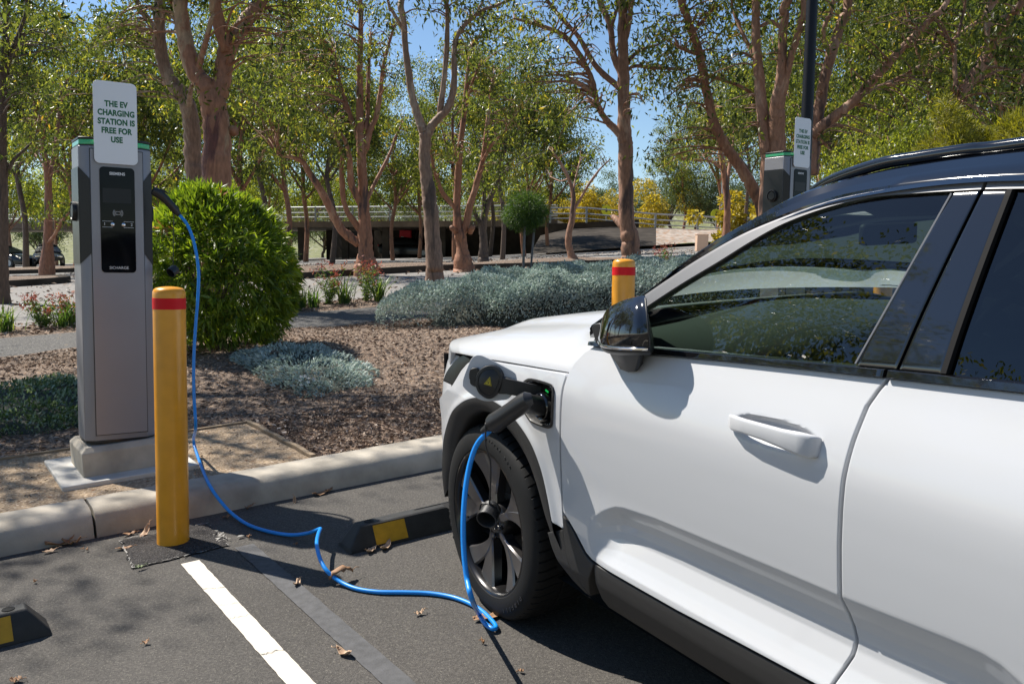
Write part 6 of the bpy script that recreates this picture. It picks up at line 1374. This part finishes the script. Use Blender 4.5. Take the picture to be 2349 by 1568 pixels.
# ---- door mirrors
def un_m(x, y, lat): return car_un(x, y, lat - .040 * min(1, max(0, (lat - .89) / .07)))
for side in (1, -1):
    parent = doors[0 if side > 0 else 1][0]
    # housing: sections from the outer front corner to the rear face
    tp_c = curve_f([un_m(*q) for q in ((1372.5, 770, .97), (1375, 758, .972), (1380, 735, .976), (1389, 714, .978), (1403, 701.4, .978), (1429, 688.8, .975), (1454, 681.7, .968), (1470, 678.3, .960), (1480, 677.5, .955))])
    bt_c = curve_f([un_m(*q) for q in ((1372.5, 778, .985), (1378, 786, .998), (1400, 790, 1.004), (1430, 791, 1.004), (1462, 791, .995), (1490, 791, .968))])
    sv, tv = np.linspace(0, 1, 48), np.linspace(0, 1, 36); A = []; TOW = np.array([-.80, .60, .05])
    for q in sv:
        lo, hi = bt_c(q), tp_c(q)
        A.append([lo + (hi - lo) * t + TOW * (.034 * (1 - (1 - q) ** 4) * (1 - max(0, (t - .25) / .75) ** 3.2) * (.72 + .28 * min(1, t / .25)) + .010 * (1 - abs(2 * t - 1) ** 2)) for t in tv])
    A = np.array(A); cM = A.reshape(-1, 3).mean(0)
    ring = np.vstack([A[:, 0], A[-1, 1:], A[-2::-1, -1], A[0, -2:0:-1]]); R_ = [ring]
    for m_, k in ((.004, .997), (.012, .985), (.035, .95), (.07, .86), (.10, .66), (.115, .35)): R_.append(cM + (ring - cM) * k + np.array([1.2, -1.0, 0.0]) * m_)
    R_ = np.array(R_); ed = np.array([A[-1, k] + TOW * .002 for k in range(0, 34, 3)]); A[..., 1] *= side; R_[..., 1] *= side; ed[:, 1] *= side
    b = MB(); b.grid(A, flip=(side < 0)); b.grid(R_, closed_v=True, flip=(side < 0)); mir = b.build("mirror_housing", m_blkgloss, parent, sharp=65)
    b = MB(); b.tube(ed, .0028, 6); b.build("mirror_edge", m_blk, parent)
    up_c = curve_f([un_m(*p) for p in ((1372.5, 780, .985), (1380, 790, .998), (1400, 795, 1.004), (1431, 797.5, 1.004), (1462, 798, .995), (1491, 798, .968))]); lw_c = curve_f([un_m(*p) for p in ((1375, 792, .975), (1383, 803, .985), (1398, 810, .992), (1431, 813.5, .992), (1462, 813.5, .985), (1492, 813, .96))])
    A = np.array([[up_c(f) + (lw_c(f) - up_c(f)) * t + TOW * ((.022 * (1 - (1 - f) ** 4)) * (1 - .5 * t ** 3) + .008 * math.sin(math.pi * t)) for t in np.linspace(-.5, 1, 12)] for f in np.linspace(0, 1, 40)])
    q = np.array([up_c(f) + TOW * (.022 * (1 - (1 - f) ** 4) + .0015) for f in np.linspace(.04, .97, 24)]); q[:, 1] *= side
    b = MB(); b.tube(q, .0042, 8); b.build("turn_signal", m_chrome, parent)
    back = A[:, -1:] + np.array([.10, -.085, .004]); A = np.concatenate([A, back], 1); A = np.concatenate([A, A[-1:] + np.array([.05, -.05, 0])], 0); A[..., 1] *= side
    b = MB(); b.grid(A, flip=(side < 0)); hp = np.vstack([R_[1:].reshape(-1, 3), A[:, 3:].reshape(-1, 3)]); hc = hp.mean(0)
    bm = bmesh.new(); [bm.verts.new(hc + (p - hc) * .965) for p in hp]; r_ = bmesh.ops.convex_hull(bm, input=bm.verts); bm.verts.index_update()
    used_ = sorted({v.index for f in bm.faces for v in f.verts}); mp_i = {v: k for k, v in enumerate(used_)}; bm.verts.ensure_lookup_table()
    b.add([bm.verts[v].co[:] for v in used_], [tuple(mp_i[v.index] for v in f.verts) for f in bm.faces]); bm.free(); b.build("mirror_rim", m_blk, parent, sharp=50)
    top = np.array([un_m(*p) for p in ((1396, 806, .985), (1430, 810, 1.0), (1472, 810, .985), (1478, 812, .90), (1430, 806, .90), (1400, 800, .90))]); bot = np.array([un_m(*p) for p in ((1421, 846, .94), (1441, 853, .935), (1461, 851, .93), (1477, 832, .895), (1450, 835, .885), (1428, 830, .885))])
    A = np.array([[t_ * (1 - f) + b_ * f for t_, b_ in zip(np.vstack([top]), np.vstack([bot]))] for f in np.linspace(0, 1, 8)]); A[..., 1] *= side
    b = MB(); b.grid(A, closed_v=True, flip=(side > 0)); b.add(A[-1], [tuple(range(6))]); b.build("mirror_foot", m_blk, parent, bevel=.006, sharp=40)

# ---- wheels
WAX = lambda side: [np.array([1., 0, 0]), np.array([0, 0, 1.]), np.array([0, side * 1., 0])]
def wheel(x, side):
    R = .3590; yo = .89 if True else .89
    o = np.array([x, side * .88, .350]); ax = WAX(side)
    # tyre: rounded carcass with cut shoulder grooves
    prof = [(.262, .004), (.272, .012), (.285, .014), (.305, .0135), (.325, .0095), (.338, .004), (.348, -.004), (.3535, -.013), (.3568, -.026), (.3585, -.046), (.3590, -.075), (.3590, -.10), (.353, -.102), (.353, -.110), (.3590, -.112), (.3590, -.15), (.3575, -.19), (.3495, -.222), (.33, -.236), (.30, -.24), (.262, -.235)]
    NP = 60; offs = (0.0, .40, .80, .83, .97); A = []
    for r, h in prof:
        row = []
        for k in range(NP):
            for m_, of in enumerate(offs):
                sh_ = .25 * (h + .04) / .04 if r > .339 else 0
                a = 2 * math.pi * (k + of + sh_) / NP; g = 0.0
                if -.080 < h < -.006 and r > .339 and m_ >= 3: g = .006
                if -.20 < h <= -.112 and r > .35 and m_ >= 3: g = .006
                row.append(o + ax[0] * (r - g) * math.cos(a) + ax[1] * (r - g) * math.sin(a) + ax[2] * h)
        A.append(row)
    w = MB(); w.grid(np.array(A), closed_v=True, flip=(side < 0)); wh = w.build("wheel", m_dark, car) if False else None
    b = MB(); b.lathe([(.272, .000), (.268, .010), (.262, .011), (.257, .006), (.254, -.006), (.248, -.03), (.240, -.075), (.235, -.13), (.235, -.21)], o=o, ax=ax, seg=96, flip=(side > 0)); wh = b.build("wheel", m_rim, car, sharp=50)
    t = w.build("tyre", m_tyre, wh, sharp=28)
    b = MB(); b.lathe([(.0, -.115), (.165, -.115), (.168, -.12), (.168, -.13)], o=o, ax=ax, seg=48); b.build("brake_disc", simple("disc_dark", (.05, .05, .05), .5, metal=.6), wh)
    b = MB(); b.prism([(-.03, .10), (.05, .09), (.09, .15), (.03, .19), (-.05, .18)], o - ax[2] * .10, ax, .03); b.build("brake_caliper", m_dark, wh, bevel=.005)
    ph0 = rad(-62)
    for k in range(5):
        for j, (tw, w0, w1, mm) in enumerate(((-.29, .022, .118, m_rimcut), (.27, .020, .090, m_rimcut))):
            a = ph0 + 2 * math.pi * k / 5; a1 = a + tw; b = MB(); A = []
            for f in np.linspace(0, 1, 9):
                r = .050 + (.258 - .050) * f; aa = a + (a1 - a) * f ** .8 + (.10 if j == 0 else -.10) * (1 - f); c = ax[0] * math.cos(aa) + ax[1] * math.sin(aa); tn = -ax[0] * math.sin(aa) + ax[1] * math.cos(aa)
                hw = (w0 + (w1 - w0) * f ** 1.3) / 2 * (1.0); h = -.020 - .012 * math.sin(f * 3.1) + .014 * f
                A.append([o + c * r - tn * hw + ax[2] * (h - .006), o + c * r - tn * hw * .8 + ax[2] * h, o + c * r + tn * hw * .8 + ax[2] * (h - .004), o + c * r + tn * hw + ax[2] * (h - .010), o + c * r + tn * hw * .7 + ax[2] * (h - .045), o + c * r - tn * hw * .7 + ax[2] * (h - .045)])
            b.grid(np.array(A), closed_v=True, flip=(side < 0), smooth=False); b.build("spoke", mm, wh, sharp=25)
        # dark web between the pair
        b = MB(); A = []
        for f in np.linspace(.05, 1, 6):
            r = .05 + .208 * f; l, rr_ = a - .26 * f ** .8 + .10 * (1 - f), a + .20 * f ** .8 - .10 * (1 - f); A.append([o + (ax[0] * math.cos(q) + ax[1] * math.sin(q)) * r + ax[2] * (-.045) for q in (l, (l + rr_) / 2, rr_)])
        if k % 1 == 0 and False: b.grid(np.array(A)); b.build("spoke_web", m_dark, wh)
    b = MB(); b.lathe([(.0, -.012), (.024, -.012), (.029, -.016), (.031, -.022), (.060, -.024), (.068, -.034), (.070, -.10)], o=o, ax=ax, seg=40, flip=(side > 0) if False else (side < 0)); b.build("hub", m_rim, wh)
    for k in range(5):
        a = ph0 + 2 * math.pi * (k + .5) / 5; b = MB(); c = o + (ax[0] * math.cos(a) + ax[1] * math.sin(a)) * .052; b.lathe([(0, -.010), (.008, -.011), (.0105, -.016), (.011, -.03)], o=c, ax=ax, seg=6, flip=(side < 0)); b.build("wheel_nut", m_blkgloss, wh)
    a = rad(-12); b = MB(); c = o + (ax[0] * math.cos(a) + ax[1] * math.sin(a)) * .225; b.tube([c + ax[2] * (-.05), c + ax[2] * (-.012) - (ax[0] * math.cos(a) + ax[1] * math.sin(a)) * .012], .0045, 8); b.build("valve", m_blk, wh)
    if side > 0 and x > -1:                              # raised marks on the sidewall
        for body, ph, sz in (("245/45 R20", 112, .020), ("PIRELLI", 236, .026), ("PIRELLI", 350, .026)):
            for i, chh in enumerate(body):
                aa = rad(ph) + (i - len(body) / 2) * sz * 1.0 / .310; rad_ = ax[0] * math.cos(aa) + ax[1] * math.sin(aa); tan_ = np.cross(rad_, ax[2]); 
                if chh != ' ': text_obj("tyre_lettering", chh, sz * 1.15, o + rad_ * .312 + ax[2] * .0118, [-tan_ * -1, rad_, ax[2]], simple("tyre_mark", (.035, .035, .036), .5) if i == 0 and sz < .021 and False else m_tyremark, wh, depth=.0012)
    return wh
m_tyremark = simple("tyre_mark", (.030, .030, .031), .45)
for x in (0, -2.70):
    for side in (1, -1): wheel(x, side)

# ---- interior seen through the glass
b = MB(); A = []
for x, z, y in ((-.36, 1.09, .80), (-.56, 1.135, .82), (-.76, 1.125, .82), (-.92, 1.085, .82), (-.98, 1.02, .82), (-.96, .90, .82), (-.90, .75, .80)): A.append([(x - .30 * t * t * max(0, (x + .98) / .62), y * t, z + .012 * math.cos(t * 5) - .02 * abs(t) ** 3) for t in np.linspace(-1, 1, 29)])
b.grid(np.array(A)); b.build("dashboard", m_inner, car, sharp=0)
b = MB(); b.box((-1.0, .02, .985), (.02, .20, .27), ax=[[.97, 0, .24], [0, 1, 0], [-.24, 0, .97]]); ds = b.build("centre_display", m_blkgloss, car, bevel=.012)
sw = MB(); th = np.linspace(0, 2 * np.pi, 41); q = np.array([-1.10, -.38, 1.0]); e1, e2 = np.array([0, 1., 0]), np.array([-.35, 0, .94]); sw.tube([q + e1 * .185 * math.cos(a) + e2 * .185 * math.sin(a) for a in th], .016, 10); stw = sw.build("steering_wheel", m_innerd, car)
b = MB(); b.box(q, (.05, .16, .12), ax=[[.94, 0, .35], e1, e2]); b.box(q, (.02, .34, .035), ax=[[.94, 0, .35], e1, e2]); b.build("wheel_hub", m_innerd, stw, bevel=.01)
b = MB(); b.box((-.98, -.38, 1.06), (.12, .34, .10)); b.build("instrument_hood", m_innerd, car, bevel=.03)
for y in (.38, -.38):
    st_ = MB(); A = []
    for x, z, w_, d in ((-1.62, .55, .24, .1), (-1.66, .75, .25, .11), (-1.72, .95, .245, .10), (-1.78, 1.12, .20, .08), (-1.80, 1.17, .12, .05)): A.append([(x + d, y - w_, z), (x + d * 1.3, y, z), (x + d, y + w_, z), (x - d, y + w_ * .9, z), (x - d, y - w_ * .9, z)])
    st_.grid(np.array(A), closed_v=True); se = st_.build("seat", m_innerd, car, subsurf=1, sharp=0)
    b = MB(); b.box((-1.80, y, 1.27), (.11, .26, .17)); b.build("headrest", m_innerd, se, bevel=.04); b = MB(); b.box((-1.35, y, .55), (.52, .50, .16)); b.build("seat_cushion", m_innerd, se, bevel=.05)
for side in (1, -1):
    b = MB(); A = [[(x, side * y, z) for x in np.linspace(-.70, -2.2, 16)] for y, z in ((.815, 1.09), (.80, 1.085), (.79, 1.04), (.78, .90), (.80, .60))]; b.grid(np.array(A)); b.build("door_lining", m_inner if True else m_innerd, car)
b = MB(); A = [[(x, t * edge_at(x)[0] * .94, roof_pt(x, t)[2] - .045) for t in np.linspace(-1, 1, 15)] for x in np.linspace(-1.20, -3.0, 18)]; b.grid(np.array(A)); b.build("headlining", m_inner, car, sharp=0)
b = MB(); A = [[(-2.25 - .12 * k, y, .55 + .6 * k) for y in np.linspace(-.7, .7, 5)] for k in (0, 1)]; b.grid(np.array(A)); b.build("rear_bench", m_innerd, car)
b = MB(); b.box((-.98, 0, 1.375), (.03, .24, .065)); b.build("rear_view_mirror", m_innerd, car, bevel=.012)
for y in (.40, -.40): b = MB(); b.box((-1.30, y * .92, 1.462), (.15, .32, .012), ax=[[.93, 0, .36], [0, 1, 0], [-.36, 0, .93]]); b.build("sun_visor", m_inner, car, bevel=.005)
# ================================================================== CABLE, FALLEN LEAVES
cab = empty("charging_cable", "bright blue charging cable running from the pillar across the ground to the car", "cable", P(1.6, 3.7, 0))
def w2l(p): return np.asarray(p) - np.array(cab.location)
hang = [on_v(x, y, 5.10 - .004 * i) for i, (x, y) in enumerate([(412, 494), (426, 512), (438, 542), (446, 580), (450, 625), (447, 680), (441, 735), (436, 790), (433, 850), (433, 910), (435, 970)])]
for i, p in enumerate(hang): hang[i] = p - PV * (.012 * i)
hang += [on_h(x, y, h) for x, y, h in ((444, 1012, .215), (455, 1050, .160), (468, 1085, .1445), (484, 1118, .125), (505, 1148, .075), (532, 1177, .028), (570, 1203, .012), (620, 1219, .012), (668, 1226, .016), (705, 1222, .045))]
hang += [on_h(x, y, h) for x, y, h in ((722, 1216.5, .075), (733, 1212.5, .095))]
low = [on_h(x, y, h) for x, y, h in ((735, 1213, .098), (731, 1222, .10), (727, 1240, .105), (728, 1258, .10), (735, 1283, .085), (748, 1306, .06), (765, 1322, .035), (785, 1336, .018), (820, 1350, .011), (870, 1357, .011), (930, 1358, .011), (985, 1360, .011), (1035, 1368, .011), (1075, 1382, .012), (1105, 1400, .012), (1128, 1422, .012), (1138, 1437, .013), (1130, 1441, .016), (1112, 1428, .022), (1096, 1402, .05))]
CN = c2w([-.377, 1.06, .795])
up = [c2w(car_un(x, y, l)) for x, y, l in ((1083, 1375, 1.19), (1071, 1325, 1.19), (1064, 1260, 1.18), (1063, 1190, 1.165), (1068, 1120, 1.14), (1079, 1060, 1.11), (1096, 1016, 1.085), (1124, 986, 1.06))]
b = MB(); path = smooth_path(np.array([w2l(p) for p in hang + low + up]), 6); b.tube(path, .0085, 12); b.build("cable_run", m_blue, cab, sharp=0)
# plug at the car: body, bent grip, end collar
def cw(p): return w2l(c2w(np.array(p)))
b = MB(); b.tube([cw(p) for p in ((-.470, .885, .868), (-.472, .935, .872), (-.478, .972, .882), (-.492, .998, .895), (-.500, 1.008, .900))], [.031, .031, .031, .030, .028], 18); b.build("plug_nose", m_blk, cab)
g0, g1 = np.array([-.512, 1.0, .905]), np.array([-.384, 1.056, .812])
q = [g0 + (g1 - g0) * f for f in (-.10, 0, .15, .4, .7, .93, 1.0)]; q[0] = q[0] + np.array([.006, -.006, -.006])
b = MB(); b.tube([cw(p) for p in q], [.017, .027, .030, .0295, .030, .032, .029], 20); pg = b.build("plug_grip", simple("grip_black", (.022, .022, .024), .36), cab)
b = MB(); d_ = (g1 - g0) / np.linalg.norm(g1 - g0); b.tube([cw(g1 + d_ * k) for k in (0, .012, .03, .05)], [.017, .0165, .0125, .0095], 14); b.build("strain_relief", m_blk, cab)
s0 = g1 + d_ * .014
loop = [s0 + np.array([.004, .006, .012]), s0 + np.array([-.004, .016, .012]), s0 + np.array([-.010, .020, -.01]), s0 + np.array([-.006, .018, -.06]), car_un(1125, 1060, 1.065), car_un(1124.5, 1120, 1.065), car_un(1123, 1158, 1.065)]
b = MB(); b.tube(smooth_path(np.array([cw(p) for p in loop]), 5), .0028, 7); b.build("cap_strap", m_blk, cab)
ccap = car_un(1122, 1178, 1.065); axc = np.array([-.55, .62, -.35]); axc /= np.linalg.norm(axc); e0 = np.cross(axc, [0, 0, 1.]); e0 /= np.linalg.norm(e0); e1 = np.cross(axc, e0)
axw = [CF * v_[0] + CL * v_[1] + PN * v_[2] for v_ in (e0, e1, axc)]
b = MB(); b.lathe([(.0, -.032), (.028, -.032), (.0315, -.028), (.0315, .018), (.0335, .020), (.0335, .028), (.030, .028), (.028, .024), (.027, -.024), (.0, -.025)], o=cw(ccap), ax=axw, seg=32); b.build("plug_cap", m_blk, cab)
for s_ in (-1, 1): b = MB(); b.tube(smooth_path(np.array([cw(car_un(1123, 1156, 1.065)), cw(ccap + e0 * s_ * .024 + np.array([0, 0, .033])), cw(ccap + e0 * s_ * .032 + np.array([0, 0, .012]))]), 4), .0028, 6); b.build("cap_strap", m_blk, cab)
# plug in the pillar's side socket
pv = 5.12
q = [on_v(x, y, pv) for x, y in ((350, 437), (357, 440), (368, 446), (380, 457), (392, 470), (403, 483), (411, 494))]
b = MB(); b.tube([w2l(p) for p in q], [.020, .024, .025, .022, .0215, .021, .012], 16); b.build("plug_grip", m_blk, cab)
q = [on_v(x, y, pv - .01) for x, y in ((352, 434), (368, 436), (380, 440), (386, 444))]; b = MB(); b.tube([w2l(p) for p in q], [.004, .006, .005, .003], 8); b.build("plug_lever", m_blk, cab)
q = [on_v(x, y, pv + .03) for x, y in ((399, 486), (398, 530), (397.5, 575), (397, 606))]; b = MB(); b.tube([w2l(p) for p in q], .0022, 6); b.build("cap_strap", m_blk, cab)
c = on_v(397, 621, pv + .03); a2 = UH * -.75 + UPW * -.55 - VH * .4; a2 /= np.linalg.norm(a2); e0 = np.cross(a2, UPW); e0 /= np.linalg.norm(e0)
b = MB(); b.lathe([(.0, -.022), (.024, -.022), (.027, -.018), (.027, .022), (.0245, .022), (.0235, -.016), (0, -.017)], o=w2l(c), ax=[e0, np.cross(a2, e0), a2], seg=28); b.build("plug_cap", m_blk, cab)

# dry leaves lying on the asphalt, each a thing
def dry_leaf(px, py, ln, ang, curl, m, label, h=.004, tilt=0.0, group="dry leaves on the asphalt", wd=.42):
    p = on_h(px, py, h); b = MB(); A = []; n = 9; ln *= .85
    r = np.random.default_rng(int(px * 7 + py))
    for i in range(n):
        t = i / (n - 1); w_ = wd * ln * .5 * math.sin(math.pi * min(1, t * .94 + .05)) ** .8; z = curl * ln * (4 * (t - .5) ** 2) + r.normal(0, .003)
        A.append([(ln * (t - .5), -w_ * 1.0, z + curl * ln * .55 + r.normal(0, .003)), (ln * (t - .5), -w_ * .5, z + curl * ln * .12), (ln * (t - .5), 0, z - .001), (ln * (t - .5), w_ * .5, z + curl * ln * .1), (ln * (t - .5), w_, z + curl * ln * .5 + r.normal(0, .003))])
    A = np.array(A); A[..., 2] -= A[..., 2].min(); b.grid(A); s = A[-1, 2]; b.tube([s, s + np.array([.18 * ln, .01, .02 * ln]), s + np.array([.30 * ln, .03 * ln, .0])], .0014, 5)
    o = b.build("dry_leaf", m, None, sharp=0); ca, sa = math.cos(ang), math.sin(ang)
    X, Yv_ = PU * ca + PV * sa, -PU * sa + PV * ca
    if tilt: X = X * math.cos(tilt) + PN * math.sin(tilt)
    Z = np.cross(X, Yv_); Mx = Matrix.Identity(4)
    for i in range(3): Mx[i][0], Mx[i][1], Mx[i][2], Mx[i][3] = X[i], Yv_[i], Z[i], p[i]
    o.matrix_world = Mx; so_ = o.modifiers.new("thick", 'SOLIDIFY'); so_.thickness = .0008; tag(o, label, "leaf", group); return o
DL = [(336, 1222, .10, .6, .18, m_dry2, "pale dry leaf propped beside the kerb, left of the bollard foot", .01, .7), (298, 1225, .075, .1, .10, m_dry, "brown leaf lying left of the bollard foot"), (284, 1258, .085, -.3, .08, m_dry, "brown leaf on the left corner of the black patch"), (322, 1300, .05, .2, .06, m_dryg, "small green leaf at the front of the black patch", .012),
 (140, 1248, .16, .25, .16, m_dry, "long curled leaf against the kerb, left of its joint"), (165, 1248, .10, -.5, .22, m_dry, "curled brown leaf beside the long leaf at the kerb"), (115, 1265, .075, .1, .10, m_dry2, "pale grey leaf on the asphalt below the curled leaves"),
 (676, 1148, .05, 1.2, .25, m_dry2, "small pale leaf standing upright near the kerb", .004, .9), (735, 1133, .11, .1, .08, m_dry, "flat reddish leaf at the kerb base"), (755, 1126, .07, .5, .16, m_dry, "greenish-brown leaf at the kerb by the reddish one"), (522, 1186, .06, .1, .08, m_dry, "dull leaf beside the hanging cable near the kerb"), (572, 1165, .06, .3, .10, m_dry, "leaf on the kerb edge right of the hanging cable"),
 (852, 1264, .085, .5, .14, m_dry2, "pale leaf at the front of the wheel stop, left one"), (885, 1256, .10, .6, .16, m_dry2, "pale leaf at the front of the wheel stop, right one"), (783, 1322, .13, .1, -.22, m_dry, "brown arched leaf lying over the blue cable", .022), (682, 1340, .065, .7, .16, m_dry2, "pale leaf in the tip of the bollard shadow"),
 (789, 1500, .085, 1.9, .18, m_dry2, "large pale leaf beside the blacked-out line near the bottom edge", .004, 0), (962, 1408, .05, .0, .10, m_dry2, "small white-pink leaf between the cable and the bottom edge"), (1120, 1416, .14, -.15, .05, m_dry, "long reddish leaf under the front tyre")]
for q in DL:
    dry_leaf(*q[:7], h=q[7] if len(q) > 7 else .004, tilt=q[8] if len(q) > 8 else 0)
for px, py, s in ((335, 1475, .028), (37, 1562, .045), (570, 1234, .022), (200, 1262, .018), (1108, 1474, .018), (680, 1250, .016), (805, 1257, .022), (838, 1262, .02), (190, 1260, .015), (80, 1335, .02), (1195, 1540, .022)):
    dry_leaf(px, py, s, random.uniform(0, 6), .2, m_dry, "tiny brown leaf scrap on the asphalt", group="leaf scraps on the asphalt", wd=.7)

# ---- lettering as plain meshes
bpy.context.view_layer.update()
dg = bpy.context.evaluated_depsgraph_get()
for o in [o for o in SC.objects if o.type == 'FONT']:
    me = bpy.data.meshes.new_from_object(o.evaluated_get(dg)); nm = o.name; par = o.parent; ml = o.matrix_local.copy()
    bpy.data.objects.remove(o); q = bpy.data.objects.new(nm, me); COL.objects.link(q); q.parent = par; q.matrix_local = ml
